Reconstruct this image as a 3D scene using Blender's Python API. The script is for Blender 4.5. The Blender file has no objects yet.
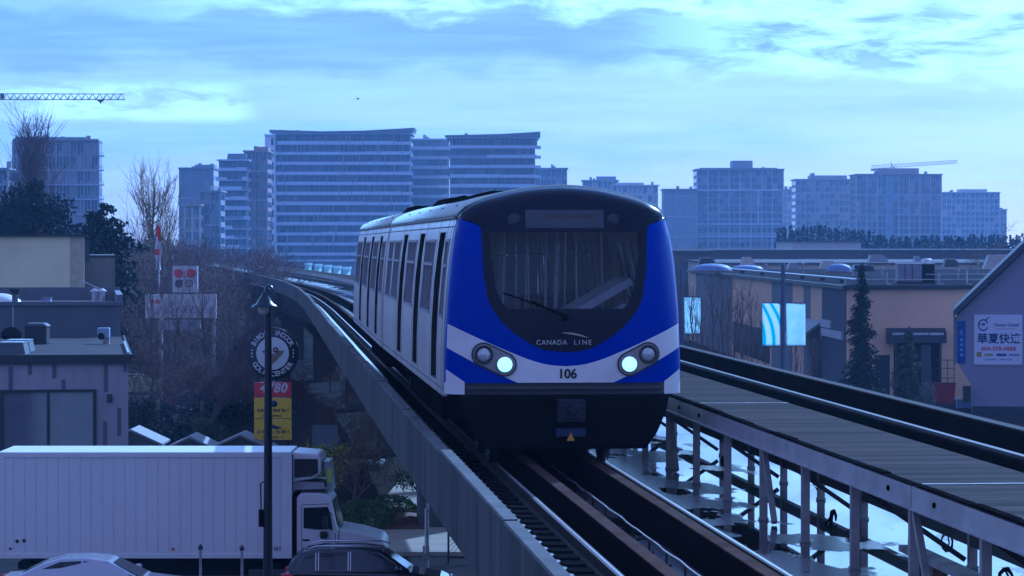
import bpy, math, random
from math import sin, cos, pi, radians, sqrt, atan2, exp
from mathutils import Vector, Matrix, noise as mnoise

C = bpy.context.scene.collection
scene = bpy.context.scene

# ---------------------------------------------------------------- camera
FPX, CXP, HOR, YAW, CAMZ = 2940.0, 512.0, 244.0, radians(5.03), 9.6
cam_d = bpy.data.cameras.new('camera')
cam_d.sensor_width = 36.0
cam_d.lens = 36.0 * FPX / 1024.0
cam_d.clip_start, cam_d.clip_end = 0.5, 6000
cam = bpy.data.objects.new('camera', cam_d)
C.objects.link(cam)
cam.location = (0, 0, CAMZ)
cam.rotation_euler = (pi / 2 - math.atan((288 - HOR) / FPX), 0, -YAW)
scene.camera = cam

# ---------------------------------------------------------------- light and sky
SUN_EL, SUN_AZ = radians(29), radians(32)
SKY_STRENGTH, SUN_STRENGTH, EXPOSURE = 0.11, 4.6, -0.2
WHITE_K = 3700
world = bpy.data.worlds.new('World')
scene.world = world
world.use_nodes = True
nt = world.node_tree
nt.nodes.clear()


def N(tree, typ, **kw):
    n = tree.nodes.new(typ)
    for k, v in kw.items():
        if k.startswith('i_'):
            n.inputs[k[2:].replace('_', ' ')].default_value = v
        else:
            setattr(n, k, v)
    return n


def math_node(tree, op, a, b=None, c=None, clamp=False):
    n = tree.nodes.new('ShaderNodeMath')
    n.operation = op
    n.use_clamp = clamp
    for i, s in enumerate((a, b, c)):
        if s is None:
            continue
        if isinstance(s, (int, float)):
            n.inputs[i].default_value = s
        else:
            tree.links.new(s, n.inputs[i])
    return n.outputs[0]


def mixc(tree, fac, a, b, blend='MIX'):
    n = tree.nodes.new('ShaderNodeMix')
    n.data_type = 'RGBA'
    n.blend_type = blend
    for s, i in ((fac, 0), (a, 6), (b, 7)):
        if isinstance(s, (int, float)):
            n.inputs[i].default_value = s
        elif isinstance(s, tuple):
            n.inputs[i].default_value = (s + (1.0,))[:4]
        else:
            tree.links.new(s, n.inputs[i])
    return n.outputs[2]


def ramp(tree, fac, stops):
    n = tree.nodes.new('ShaderNodeValToRGB')
    el = n.color_ramp.elements
    while len(el) > 1:
        el.remove(el[-1])
    for i, (p, c) in enumerate(stops):
        if i == 0:
            el[0].position = p
            e = el[0]
        else:
            e = el.new(p)
        if isinstance(c, (int, float)):
            c = (c, c, c)
        e.color = (c + (1.0,))[:4]
    tree.links.new(fac, n.inputs[0])
    return n.outputs[0]


sky = N(nt, 'ShaderNodeTexSky', sky_type='NISHITA', sun_disc=False, sun_elevation=SUN_EL, sun_rotation=SUN_AZ,
        altitude=0.0, air_density=1.0, dust_density=0.6, ozone_density=2.0)
tc = N(nt, 'ShaderNodeTexCoord')
sep = N(nt, 'ShaderNodeSeparateXYZ')
nt.links.new(tc.outputs['Generated'], sep.inputs[0])
# direction -> (azimuth, elevation), streaky cloud layers lying along the horizon
az = math_node(nt, 'ARCTAN2', sep.outputs['X'], sep.outputs['Y'])
elv = math_node(nt, 'ARCSINE', sep.outputs['Z'])


def cloud_noise(sa, se, off, detail=6.0, rough=0.55, dist=0.0):
    cb = N(nt, 'ShaderNodeCombineXYZ')
    nt.links.new(math_node(nt, 'MULTIPLY', az, sa), cb.inputs[0])
    nt.links.new(math_node(nt, 'MULTIPLY', elv, se), cb.inputs[1])
    cb.inputs[2].default_value = off
    nz = N(nt, 'ShaderNodeTexNoise')
    nz.inputs['Scale'].default_value = 1.0
    nz.inputs['Detail'].default_value = detail
    nz.inputs['Roughness'].default_value = rough
    nz.inputs['Distortion'].default_value = dist
    nt.links.new(cb.outputs[0], nz.inputs['Vector'])
    return nz.outputs['Fac']


EL = math_node(nt, 'MULTIPLY', elv, 180 / pi)      # degrees above the horizon
AZD = math_node(nt, 'MULTIPLY', az, 180 / pi)
wob = math_node(nt, 'MULTIPLY', math_node(nt, 'SUBTRACT', cloud_noise(28, 70, 2.3), 0.5), 1.5)
ELW = math_node(nt, 'ADD', EL, wob)


def band(x, lo0, lo1, hi0, hi1):
    a = N(nt, 'ShaderNodeMapRange', interpolation_type='SMOOTHSTEP')
    for i, v in enumerate((lo0, lo1, 0, 1)):
        a.inputs[i + 1].default_value = v
    nt.links.new(x, a.inputs[0])
    b = N(nt, 'ShaderNodeMapRange', interpolation_type='SMOOTHSTEP')
    for i, v in enumerate((hi0, hi1, 1, 0)):
        b.inputs[i + 1].default_value = v
    nt.links.new(x, b.inputs[0])
    return math_node(nt, 'MULTIPLY', a.outputs[0], b.outputs[0])


# thin white veil, denser towards the horizon
veil = ramp(nt, cloud_noise(9, 60, 7.7, 5, 0.5), [(0.35, 0.0), (0.72, 1.0)])
# long grey band of stratus above the skyline, its lower edge soft, upper edge torn and bright
grey = math_node(nt, 'MULTIPLY', band(ELW, 3.2, 3.75, 4.3, 4.75), ramp(nt, cloud_noise(5, 22, 1.1, 5, .6), [(0.3, 0.35), (0.55, 1.0)]))
grey2 = math_node(nt, 'MULTIPLY', band(ELW, 1.3, 2.0, 2.2, 2.9), ramp(nt, cloud_noise(7, 50, 4.1, 4, .5), [(0.45, 0.0), (0.62, 0.7)]))
right_az = N(nt, 'ShaderNodeMapRange', interpolation_type='SMOOTHSTEP')
for i, v in enumerate((5.5, 11.5, 0.0, 1.0)):
    right_az.inputs[i + 1].default_value = v
nt.links.new(AZD, right_az.inputs[0])
right_lo = math_node(nt, 'MULTIPLY', band(ELW, 3.0, 3.35, 9, 14), right_az.outputs[0])
low_wisp = math_node(nt, 'MULTIPLY', band(EL, 2.25, 2.55, 2.9, 3.25), band(AZD, -6.5, -3.0, -0.6, 0.3))
top_az = N(nt, 'ShaderNodeMapRange', interpolation_type='SMOOTHSTEP')
for i, v in enumerate((-3.5, 3.5, 0.12, 1.0)):
    top_az.inputs[i + 1].default_value = v
nt.links.new(AZD, top_az.inputs[0])
where = math_node(nt, 'MAXIMUM', math_node(nt, 'MULTIPLY', band(ELW, 4.3, 4.6, 9, 14), top_az.outputs[0]), math_node(nt, 'MAXIMUM', right_lo, low_wisp))
puff = math_node(nt, 'MULTIPLY', ramp(nt, cloud_noise(36, 150, 3.9, 10, .63, .45), [(0.37, 0.0), (0.56, 1.0)]), where)
fine = ramp(nt, cloud_noise(16, 260, 6.6, 8, .6), [(0.42, 0.0), (0.70, 1.0)])
puff = math_node(nt, 'MAXIMUM', puff, math_node(nt, 'MULTIPLY', fine, 0.16))
hi_cl = math_node(nt, 'MULTIPLY', band(EL, 8, 14, 70, 90), ramp(nt, cloud_noise(4, 7, 9.2, 7, .6), [(0.40, 0.0), (0.60, 1.0)]))
SKYK = 0.11
base = mixc(nt, math_node(nt, 'ADD', math_node(nt, 'MULTIPLY', veil, 0.34), 0.08), mixc(nt, 1.0, sky.outputs[0], (0.84, 0.80, 0.92), 'MULTIPLY'), (6.8, 6.2, 8.2))
base = mixc(nt, math_node(nt, 'MULTIPLY', grey2, 0.6), base, (4.2, 6.0, 8.2))
base = mixc(nt, math_node(nt, 'MULTIPLY', grey, 0.85), base, (4.7, 5.0, 7.0))
base = mixc(nt, math_node(nt, 'MULTIPLY', puff, 0.85), base, (14.5, 15.0, 13.0))
base = mixc(nt, math_node(nt, 'MULTIPLY', hi_cl, 0.5), base, (5.0, 6.0, 6.8))
glow = math_node(nt, 'MULTIPLY', band(EL, 4.9, 6.2, 16, 30), ramp(nt, cloud_noise(8, 30, 8.8, 6, .6), [(0.3, 0.35), (0.6, 0.9)]))  # bright cloud band above the view, added to light the puddle reflections
base = mixc(nt, glow, base, (13.0, 14.0, 12.5))
# unseen mauve cloud deck away from the sun, added to dim and tint the fill
side = math_node(nt, 'ADD', math_node(nt, 'MULTIPLY', sep.outputs['X'], sin(SUN_AZ)), math_node(nt, 'MULTIPLY', sep.outputs['Y'], cos(SUN_AZ)))
dull = N(nt, 'ShaderNodeMapRange', interpolation_type='SMOOTHSTEP')
for i, v in enumerate((0.55, -0.15, 0.0, 1.0)):
    dull.inputs[i + 1].default_value = v
nt.links.new(side, dull.inputs[0])
deck_n = ramp(nt, cloud_noise(3, 6, 5.5, 6, .6), [(0.3, (2.85, 2.18, 2.75)), (0.7, (4.95, 3.75, 4.75))])
base = mixc(nt, math_node(nt, 'MULTIPLY', dull.outputs[0], 0.92), base, deck_n)
overhead = N(nt, 'ShaderNodeMapRange', interpolation_type='SMOOTHSTEP')
for i, v in enumerate((25, 60, 0.0, 0.35)):
    overhead.inputs[i + 1].default_value = v
nt.links.new(EL, overhead.inputs[0])
base = mixc(nt, overhead.outputs[0], base, deck_n)
bg = N(nt, 'ShaderNodeBackground')
bg.inputs[1].default_value = SKY_STRENGTH
nt.links.new(base, bg.inputs[0])
wo = N(nt, 'ShaderNodeOutputWorld')
nt.links.new(bg.outputs[0], wo.inputs[0])

sun_d = bpy.data.lights.new('sun', 'SUN')
sun_d.energy = SUN_STRENGTH
sun_d.angle = radians(0.55)
sun_d.color = (1.0, 0.95, 0.87)
sun = bpy.data.objects.new('sun', sun_d)
C.objects.link(sun)
sv = Vector((sin(SUN_AZ) * cos(SUN_EL), cos(SUN_AZ) * cos(SUN_EL), sin(SUN_EL)))
sun.rotation_euler = sv.to_track_quat('Z', 'Y').to_euler()
sun.location = sv * 300

vs = scene.view_settings
vs.view_transform = 'Standard'
vs.look = 'None'
vs.gamma = 1.0
vs.exposure = EXPOSURE
vs.use_curve_mapping = False
vs.use_white_balance = True          # the camera was balanced for warmer light, so daylight reads blue
vs.white_balance_temperature = WHITE_K
vs.white_balance_tint = 10
scene.render.engine = 'CYCLES'
scene.cycles.use_denoising = True
scene.cycles.max_bounces = 8
scene.cycles.transparent_max_bounces = 24
scene.cycles.volume_bounces = 0
scene.cycles.sample_clamp_indirect = 6.0

# ---------------------------------------------------------------- helpers
CA, SA = cos(YAW), sin(YAW)


def P(px, py, d):
    """the place that the photograph's pixel shows at d metres ahead"""
    xc = (px - CXP) / FPX * d
    return Vector((xc * CA + d * SA, -xc * SA + d * CA, CAMZ + (HOR - py) / FPX * d))


def G(px, d, z=0.0):
    p = P(px, HOR, d)
    return Vector((p.x, p.y, z))


def ZZ(py, d):
    return CAMZ + (HOR - py) / FPX * d


MATS = {}


def mat(name, col, rough=0.6, metal=0.0, var=0.18, scale=3.0, bump=0.0, bscale=40.0, spec=0.5, dirt=None, stretch=None, coat=0.0):
    if name in MATS:
        return MATS[name]
    m = bpy.data.materials.new(name)
    m.use_nodes = True
    t = m.node_tree
    bs = t.nodes['Principled BSDF']
    bs.inputs['Roughness'].default_value = rough
    bs.inputs['Metallic'].default_value = metal
    bs.inputs['Specular IOR Level'].default_value = spec
    if coat:
        bs.inputs['Coat Weight'].default_value = coat
        bs.inputs['Coat Roughness'].default_value = 0.06
    co = t.nodes.new('ShaderNodeTexCoord')
    vec = co.outputs['Object']
    if stretch:
        mp = t.nodes.new('ShaderNodeMapping')
        mp.inputs['Scale'].default_value = stretch
        t.links.new(vec, mp.inputs[0])
        vec = mp.outputs[0]
    nz = t.nodes.new('ShaderNodeTexNoise')
    nz.inputs['Scale'].default_value = scale
    nz.inputs['Detail'].default_value = 6
    nz.inputs['Roughness'].default_value = 0.62
    t.links.new(vec, nz.inputs['Vector'])
    lo = tuple(c * (1 - var) for c in col)
    hi = tuple(min(1, c * (1 + var)) for c in col)
    c = ramp(t, nz.outputs['Fac'], [(0.3, lo), (0.7, hi)])
    if dirt:
        nz2 = t.nodes.new('ShaderNodeTexNoise')
        nz2.inputs['Scale'].default_value = scale * 0.35
        nz2.inputs['Detail'].default_value = 8
        t.links.new(vec, nz2.inputs['Vector'])
        c = mixc(t, ramp(t, nz2.outputs['Fac'], [(0.5, 0.0), (0.7, 0.75)]), c, dirt)
    t.links.new(c, bs.inputs['Base Color'])
    rr = t.nodes.new('ShaderNodeMapRange')
    rr.inputs[3].default_value = max(0.02, rough - 0.08)
    rr.inputs[4].default_value = min(1, rough + 0.08)
    t.links.new(nz.outputs['Fac'], rr.inputs[0])
    t.links.new(rr.outputs[0], bs.inputs['Roughness'])
    if bump:
        bz = t.nodes.new('ShaderNodeTexNoise')
        bz.inputs['Scale'].default_value = bscale
        bz.inputs['Detail'].default_value = 5
        t.links.new(vec, bz.inputs['Vector'])
        b = t.nodes.new('ShaderNodeBump')
        b.inputs['Strength'].default_value = bump
        b.inputs['Distance'].default_value = 0.02
        t.links.new(bz.outputs['Fac'], b.inputs['Height'])
        t.links.new(b.outputs[0], bs.inputs['Normal'])
    MATS[name] = m
    return m


def glass(name, tint=(0.5, 0.55, 0.6), ior=1.5, rough=0.0):
    if name in MATS:
        return MATS[name]
    m = bpy.data.materials.new(name)
    m.use_nodes = True
    t = m.node_tree
    t.nodes.clear()
    tr = N(t, 'ShaderNodeBsdfTransparent')
    tr.inputs[0].default_value = tint + (1,)
    gl = N(t, 'ShaderNodeBsdfGlossy')
    gl.inputs['Roughness'].default_value = max(rough, 0.01)
    fr = N(t, 'ShaderNodeFresnel')
    fr.inputs[0].default_value = ior
    mx = N(t, 'ShaderNodeMixShader')
    t.links.new(fr.outputs[0], mx.inputs[0])
    t.links.new(tr.outputs[0], mx.inputs[1])
    t.links.new(gl.outputs[0], mx.inputs[2])
    o = N(t, 'ShaderNodeOutputMaterial')
    t.links.new(mx.outputs[0], o.inputs[0])
    MATS[name] = m
    return m


class MB:
    """collects simple shapes and links them as ONE mesh object"""

    def __init__(s):
        s.v, s.f, s.m, s.sm = [], [], [], []

    def add(s, vs_, fs, m=0, smooth=False):
        o = len(s.v)
        s.v += [tuple(v) for v in vs_]
        for f in fs:
            s.f.append(tuple(i + o for i in f))
            s.m.append(m)
            s.sm.append(smooth)
        return s

    def box(s, x0, x1, y0, y1, z0, z1, m=0):
        v = [(x0, y0, z0), (x1, y0, z0), (x1, y1, z0), (x0, y1, z0), (x0, y0, z1), (x1, y0, z1), (x1, y1, z1), (x0, y1, z1)]
        return s.add(v, [(3, 2, 1, 0), (4, 5, 6, 7), (0, 1, 5, 4), (1, 2, 6, 5), (2, 3, 7, 6), (3, 0, 4, 7)], m)

    def bar(s, p, q, w, h=None, m=0, up=(0, 0, 1)):
        p, q = Vector(p), Vector(q)
        h = h or w
        d = (q - p).normalized()
        u = Vector(up)
        if abs(d.dot(u)) > 0.98:
            u = Vector((1, 0, 0))
        a = d.cross(u).normalized()
        b = a.cross(d).normalized()
        v = []
        for e in (p, q):
            for (i, j) in ((-1, -1), (1, -1), (1, 1), (-1, 1)):
                v.append(e + a * i * w / 2 + b * j * h / 2)
        return s.add(v, [(3, 2, 1, 0), (4, 5, 6, 7), (0, 1, 5, 4), (1, 2, 6, 5), (2, 3, 7, 6), (3, 0, 4, 7)], m)

    def tube(s, pts, r, n=8, m=0, smooth=True, caps=True):
        pts = [Vector(p) for p in pts]
        k = len(pts)
        rs = r if isinstance(r, (list, tuple)) else [r] * k
        v = []
        a = None
        for i, p in enumerate(pts):
            d = (pts[min(i + 1, k - 1)] - pts[max(i - 1, 0)])
            if d.length < 1e-9:
                d = Vector((0, 0, 1))
            d.normalize()
            if a is None:
                u = Vector((0, 0, 1)) if abs(d.z) < 0.9 else Vector((1, 0, 0))
                a = d.cross(u).normalized()
            else:
                a = (a - d * a.dot(d))
                a = a.normalized() if a.length > 1e-6 else d.orthogonal().normalized()
            b = d.cross(a)
            for j in range(n):
                t = 2 * pi * j / n
                v.append(p + (a * cos(t) + b * sin(t)) * rs[i])
        f = []
        for i in range(k - 1):
            for j in range(n):
                j2 = (j + 1) % n
                f.append((i * n + j, i * n + j2, (i + 1) * n + j2, (i + 1) * n + j))
        s.add(v, f, m, smooth)
        if caps:
            s.add(v[:n], [tuple(range(n))[::-1]], m)
            s.add(v[-n:], [tuple(range(n))], m)
        return s

    def prism(s, poly, axis, a, b, m=0, hw=None):
        """polygon extruded along axis between a and b; hw(z) instead gives a half-width per corner (axis y)"""
        n = len(poly)
        v = []
        for e in (0, 1):
            for (p, q) in poly:
                c = (a, b)[e]
                if hw:
                    c = (-1, 1)[e] * hw(q)
                v.append({'x': (c, p, q), 'y': (p, c, q), 'z': (p, q, c)}[axis])
        fs = [tuple(range(n)), tuple(range(2 * n - 1, n - 1, -1))]
        fs += [((i + 1) % n, i, i + n, (i + 1) % n + n) for i in range(n)]
        return s.add(v, fs, m)

    def lathe(s, prof, c=(0, 0, 0), n=20, m=0, axis='z', smooth=True):
        v, f = [], []
        for (r, h) in prof:
            for j in range(n):
                t = 2 * pi * j / n
                q = {'z': (r * cos(t), r * sin(t), h), 'y': (r * cos(t), h, r * sin(t)), 'x': (h, r * cos(t), r * sin(t))}[axis]
                v.append((q[0] + c[0], q[1] + c[1], q[2] + c[2]))
        for i in range(len(prof) - 1):
            for j in range(n):
                j2 = (j + 1) % n
                f.append((i * n + j, i * n + j2, (i + 1) * n + j2, (i + 1) * n + j))
        s.add(v, f, m, smooth)
        s.add(v[:n], [tuple(range(n))], m)
        s.add(v[-n:], [tuple(range(n))], m)
        return s

    def grid(s, fn, nu, nv, m=0, smooth=True, skip=None):
        v = [fn(i / nu, j / nv) for i in range(nu + 1) for j in range(nv + 1)]
        f = [(i * (nv + 1) + j, (i + 1) * (nv + 1) + j, (i + 1) * (nv + 1) + j + 1, i * (nv + 1) + j + 1)
             for i in range(nu) for j in range(nv) if not (skip and skip(i, j))]
        return s.add(v, f, m, smooth)

    def text(s, txt, M, size=1.0, extrude=0.01, bold=0.0, shear=0.0, m=0, spacing=1.0):
        """lettering: baseline along M's x, up along M's y, facing M's z"""
        cu = bpy.data.curves.new('lettering', 'FONT')
        cu.body = txt
        cu.size = size
        cu.extrude = extrude
        cu.offset = bold
        cu.shear = shear
        cu.space_character = spacing
        cu.align_x = 'CENTER'
        cu.align_y = 'CENTER'
        cu.resolution_u = 3
        o = bpy.data.objects.new('lettering', cu)
        C.objects.link(o)
        bpy.context.view_layer.update()
        me = bpy.data.meshes.new_from_object(o.evaluated_get(bpy.context.evaluated_depsgraph_get()))
        s.add([M @ v.co for v in me.vertices], [tuple(p.vertices) for p in me.polygons], m)
        bpy.data.objects.remove(o)
        bpy.data.curves.remove(cu)
        bpy.data.meshes.remove(me)
        return s

    def mesh(s, name, mats):
        me = bpy.data.meshes.new(name)
        me.from_pydata(s.v, [], s.f)
        for mm in (mats if isinstance(mats, (list, tuple)) else [mats]):
            me.materials.append(mm)
        me.polygons.foreach_set('material_index', s.m)
        me.polygons.foreach_set('use_smooth', s.sm)
        me.update()
        return me

    def obj(s, name, mats, parent=None, bevel=0, label=None, cat=None, group=None, kind=None, solid=0, loc=None, rz=0, seg=2):
        o = bpy.data.objects.new(name, s.mesh(name, mats))
        C.objects.link(o)
        if loc is not None:
            o.location = loc
        if rz:
            o.rotation_euler = (0, 0, rz)
        if parent is not None:
            o.parent = parent
        if solid:
            md = o.modifiers.new('solid', 'SOLIDIFY')
            md.thickness = solid
            md.offset = 1
        if bevel:
            md = o.modifiers.new('bevel', 'BEVEL')
            md.width = bevel
            md.segments = seg
            md.limit_method = 'ANGLE'
            md.angle_limit = radians(35)
            md.harden_normals = False
        tag(o, label, cat, group, kind)
        return o


def tag(o, label=None, cat=None, group=None, kind=None):
    for k, v in (('label', label), ('category', cat), ('group', group), ('kind', kind)):
        if v:
            o[k] = v


def thing(name, label, cat, loc=(0, 0, 0), rz=0.0, group=None):
    o = bpy.data.objects.new(name, None)
    C.objects.link(o)
    o.location = loc
    o.rotation_euler = (0, 0, rz)
    o.empty_display_size = 0.3
    tag(o, label, cat, group)
    return o


def dup(root, loc, rz=0.0, sc=None, label=None, group=None):
    r = root.copy()
    C.objects.link(r)
    r.location = loc
    r.rotation_euler = (0, 0, rz)
    if sc is not None:
        r.scale = (sc, sc, sc) if isinstance(sc, (int, float)) else sc
    if label:
        r['label'] = label
    if group:
        r['group'] = group
    for ch in list(root.children):
        c = ch.copy()
        C.objects.link(c)
        c.parent = r
        for g in list(ch.children):
            d = g.copy()
            C.objects.link(d)
            d.parent = c
    return r


def inst(o, parent, loc):
    c = o.copy()
    C.objects.link(c)
    c.parent = parent
    c.location = loc
    return c


def lerp_pts(pts, x):
    if x <= pts[0][0]:
        return pts[0][1]
    for (a, b), (c, d) in zip(pts, pts[1:]):
        if x <= c:
            return b + (d - b) * (x - a) / (c - a)
    return pts[-1][1]


def smooth_pts(pts, x):
    """Catmull-Rom through points"""
    n = len(pts)
    if x <= pts[0][0]:
        return pts[0][1]
    if x >= pts[-1][0]:
        return pts[-1][1]
    for i in range(n - 1):
        if x <= pts[i + 1][0]:
            x0, y0 = pts[i]
            x1, y1 = pts[i + 1]
            mm = []
            for k in (i, i + 1):
                a, b = pts[max(k - 1, 0)], pts[min(k + 1, n - 1)]
                mm.append((b[1] - a[1]) / (b[0] - a[0]))
            h = x1 - x0
            t = (x - x0) / h
            return ((2 * t**3 - 3 * t * t + 1) * y0 + (t**3 - 2 * t * t + t) * h * mm[0] + (-2 * t**3 + 3 * t * t) * y1 + (t**3 - t * t) * h * mm[1])


# ---------------------------------------------------------------- materials
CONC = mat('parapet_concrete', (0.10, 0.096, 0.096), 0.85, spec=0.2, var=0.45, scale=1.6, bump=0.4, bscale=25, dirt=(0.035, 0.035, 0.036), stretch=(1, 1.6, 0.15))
CONCD = mat('dark_concrete', (0.09, 0.09, 0.095), 0.85, var=0.3, scale=1.0, bump=0.3)
STEEL = mat('galvanised_steel', (0.42, 0.40, 0.40), 0.5, 0.4, var=0.2, scale=6, dirt=(0.07, 0.06, 0.055))
STEELD = mat('dark_steel', (0.05, 0.05, 0.055), 0.55, 0.3, var=0.3, scale=5)
RAILM = mat('polished_rail_glint', (0.75, 0.75, 0.75), 0.3, 0.45, var=0.0)  # worn steel made half-matte and near-white; the sun glint is in its colour
RAILS = mat('rusty_rail', (0.06, 0.045, 0.04), 0.8, 0.2)
BLACK = mat('black_paint', (0.012, 0.012, 0.014), 0.45, var=0.3)
MATTE = mat('black_matte', (0.012, 0.012, 0.013), 0.95, var=0.3, spec=0.0)
WHITE = mat('white_paint', (0.76, 0.76, 0.75), 0.4, var=0.05, scale=2)
RUBBER = mat('tyre_rubber', (0.02, 0.02, 0.02), 0.85)
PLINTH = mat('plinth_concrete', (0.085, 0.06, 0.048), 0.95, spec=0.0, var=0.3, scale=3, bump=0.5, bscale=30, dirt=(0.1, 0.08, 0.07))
ALU = mat('aluminium', (0.5, 0.5, 0.52), 0.35, 0.8, var=0.1)
RED = mat('red_paint', (0.45, 0.02, 0.03), 0.45)
YELLOW = mat('yellow_panel', (0.72, 0.52, 0.01), 0.45, var=0.06)
NAVY = mat('navy_letters', (0.02, 0.03, 0.12), 0.5)
# ================================================================ guideway
RZ = CAMZ - 2.9           # rail top
CURVE = [(0, 0), (45, 0.0), (78, 0.10), (110, 0.22), (140, 0.28), (170, 0.0), (210, -1.3), (248, -3.2), (330, -7.4), (400, -10.6), (479, -14.2), (560, -18.5)]


def cY(y):
    return smooth_pts(CURVE, y)


def ys(a, b, near=4.0):
    out = [a]
    while out[-1] < b - 1e-6:
        step = near if out[-1] < 180 else 8.0
        out.append(min(b, out[-1] + step))
    return out


def sweep(mb, poly, y0, y1, m=0):
    Y = ys(y0, y1)
    n = len(poly)
    v = [(x + cY(y), y, z) for y in Y for (x, z) in poly]
    f = []
    for i in range(len(Y) - 1):
        for j in range(n):
            k = (j + 1) % n
            f.append((i * n + j, i * n + k, (i + 1) * n + k, (i + 1) * n + j))
    mb.add(v, f, m)
    mb.add(v[:n], [tuple(range(n))[::-1]], m)
    mb.add(v[-n:], [tuple(range(n))], m)


def rect(x0, x1, z0, z1):
    return [(x0, z0), (x1, z0), (x1, z1), (x0, z1)]


DZ = RZ - 0.25            # deck top
Y0, Y1 = 5.0, 560.0
gw = thing('elevated_guideway', 'long concrete elevated railway guideway carrying the blue train, curving away into the bare trees', 'guideway', (0, 0, 0))

# wet deck: standing water between the tracks, damp concrete elsewhere
wm = bpy.data.materials.new('wet_deck')
wm.use_nodes = True
t = wm.node_tree
bs = t.nodes['Principled BSDF']
co = t.nodes.new('ShaderNodeTexCoord')
mp = t.nodes.new('ShaderNodeMapping')
mp.inputs['Scale'].default_value = (1.0, 0.45, 1)
t.links.new(co.outputs['Object'], mp.inputs[0])
n1 = N(t, 'ShaderNodeTexNoise')
n1.inputs['Scale'].default_value = 1.3
n1.inputs['Detail'].default_value = 5
t.links.new(mp.outputs[0], n1.inputs['Vector'])
n2 = N(t, 'ShaderNodeTexNoise')
n2.inputs['Scale'].default_value = 14
n2.inputs['Detail'].default_value = 6
t.links.new(co.outputs['Object'], n2.inputs['Vector'])
sx = N(t, 'ShaderNodeSeparateXYZ')
t.links.new(co.outputs['Object'], sx.inputs[0])
mid = N(t, 'ShaderNodeMapRange')
mid.inputs[1].default_value, mid.inputs[2].default_value = 5.5, 6.3
mid.inputs[3].default_value, mid.inputs[4].default_value = -0.06, 0.10
t.links.new(sx.outputs[0], mid.inputs[0])
wet = ramp(t, math_node(t, 'ADD', math_node(t, 'ADD', n1.outputs['Fac'], mid.outputs[0]), math_node(t, 'MULTIPLY', n2.outputs['Fac'], 0.06)), [(0.535, 0.0), (0.565, 1.0)])
t.links.new(mixc(t, wet, ramp(t, n2.outputs['Fac'], [(0.3, (0.10, 0.10, 0.10)), (0.7, (0.20, 0.195, 0.19))]), (0.018, 0.02, 0.022)), bs.inputs['Base Color'])
t.links.new(ramp(t, wet, [(0, 0.27), (1, 0.02)]), bs.inputs['Roughness'])
bs.inputs['IOR'].default_value = 1.9
bp = N(t, 'ShaderNodeBump')
bp.inputs['Distance'].default_value = 0.01
t.links.new(ramp(t, wet, [(0, 0.5), (1, 0.0)]), bp.inputs['Strength'])
t.links.new(n2.outputs['Fac'], bp.inputs['Height'])
t.links.new(bp.outputs[0], bs.inputs['Normal'])
mb = MB()
sweep(mb, rect(2.3, 10.415, DZ - 0.05, DZ), Y0, Y1)
mb.obj('deck', wm, gw)
mb = MB()
sweep(mb, [(4.6, DZ - 2.2), (8.0, DZ - 2.2), (8.9, DZ - 0.06), (3.8, DZ - 0.06)], Y0, Y1)
mb.obj('girder', CONCD, gw)
# parapet panels with open joints
PX0, PX1 = 2.06, 2.19
yj = [5.0]
while yj[-1] < Y1:
    yj.append(yj[-1] + (8.3 if yj[-1] < 170 else 20))
yj = [y - 5.0 + 7.6 for y in yj]
for k, (a, b) in enumerate(zip(yj, yj[1:])):
    dz = 0.012 * ((k * 7) % 3 - 1)
    mb = MB()
    zt = CAMZ - 2.29 + dz
    sweep(mb, [(PX0, CAMZ - 3.06), (PX1, CAMZ - 3.06), (PX1, zt), (PX0 + 0.015, zt), (PX0, zt - 0.015)], a + 0.012, b - 0.012)
    # shallow pilaster ribs cast on the outer face
    n = max(2, int((b - a) / 2.08))
    for q in range(1, n):
        y = a + (b - a) * q / n
        mb.box(PX0 + cY(y) - 0.004, PX0 + cY(y) + 0.001, y - 0.03, y + 0.03, CAMZ - 3.05, zt - 0.1)
    mb.obj('parapet_panel', CONC, gw)
CONCB = mat('shade_dark_concrete', (0.018, 0.018, 0.02), 0.95, spec=0.0, var=0.3, scale=1.0, bump=0.4, bscale=25, dirt=(0.01, 0.01, 0.01), stretch=(1, 1, 0.25))  # near-black: the shade on this backlit parapet is put into the colour
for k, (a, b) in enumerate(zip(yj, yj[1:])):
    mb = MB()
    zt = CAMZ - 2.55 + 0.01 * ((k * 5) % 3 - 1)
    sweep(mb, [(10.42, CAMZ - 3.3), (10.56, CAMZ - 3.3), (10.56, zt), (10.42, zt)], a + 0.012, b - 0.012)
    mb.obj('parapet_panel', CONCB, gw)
mb = MB()
sweep(mb, [(10.395, CAMZ - 2.553), (10.59, CAMZ - 2.553), (10.59, CAMZ - 2.525), (10.395, CAMZ - 2.525)], Y0, Y1)
mb.obj('parapet_coping', mat('coping_concrete', (0.06, 0.056, 0.054), 0.95, spec=0.1), gw)
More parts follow.
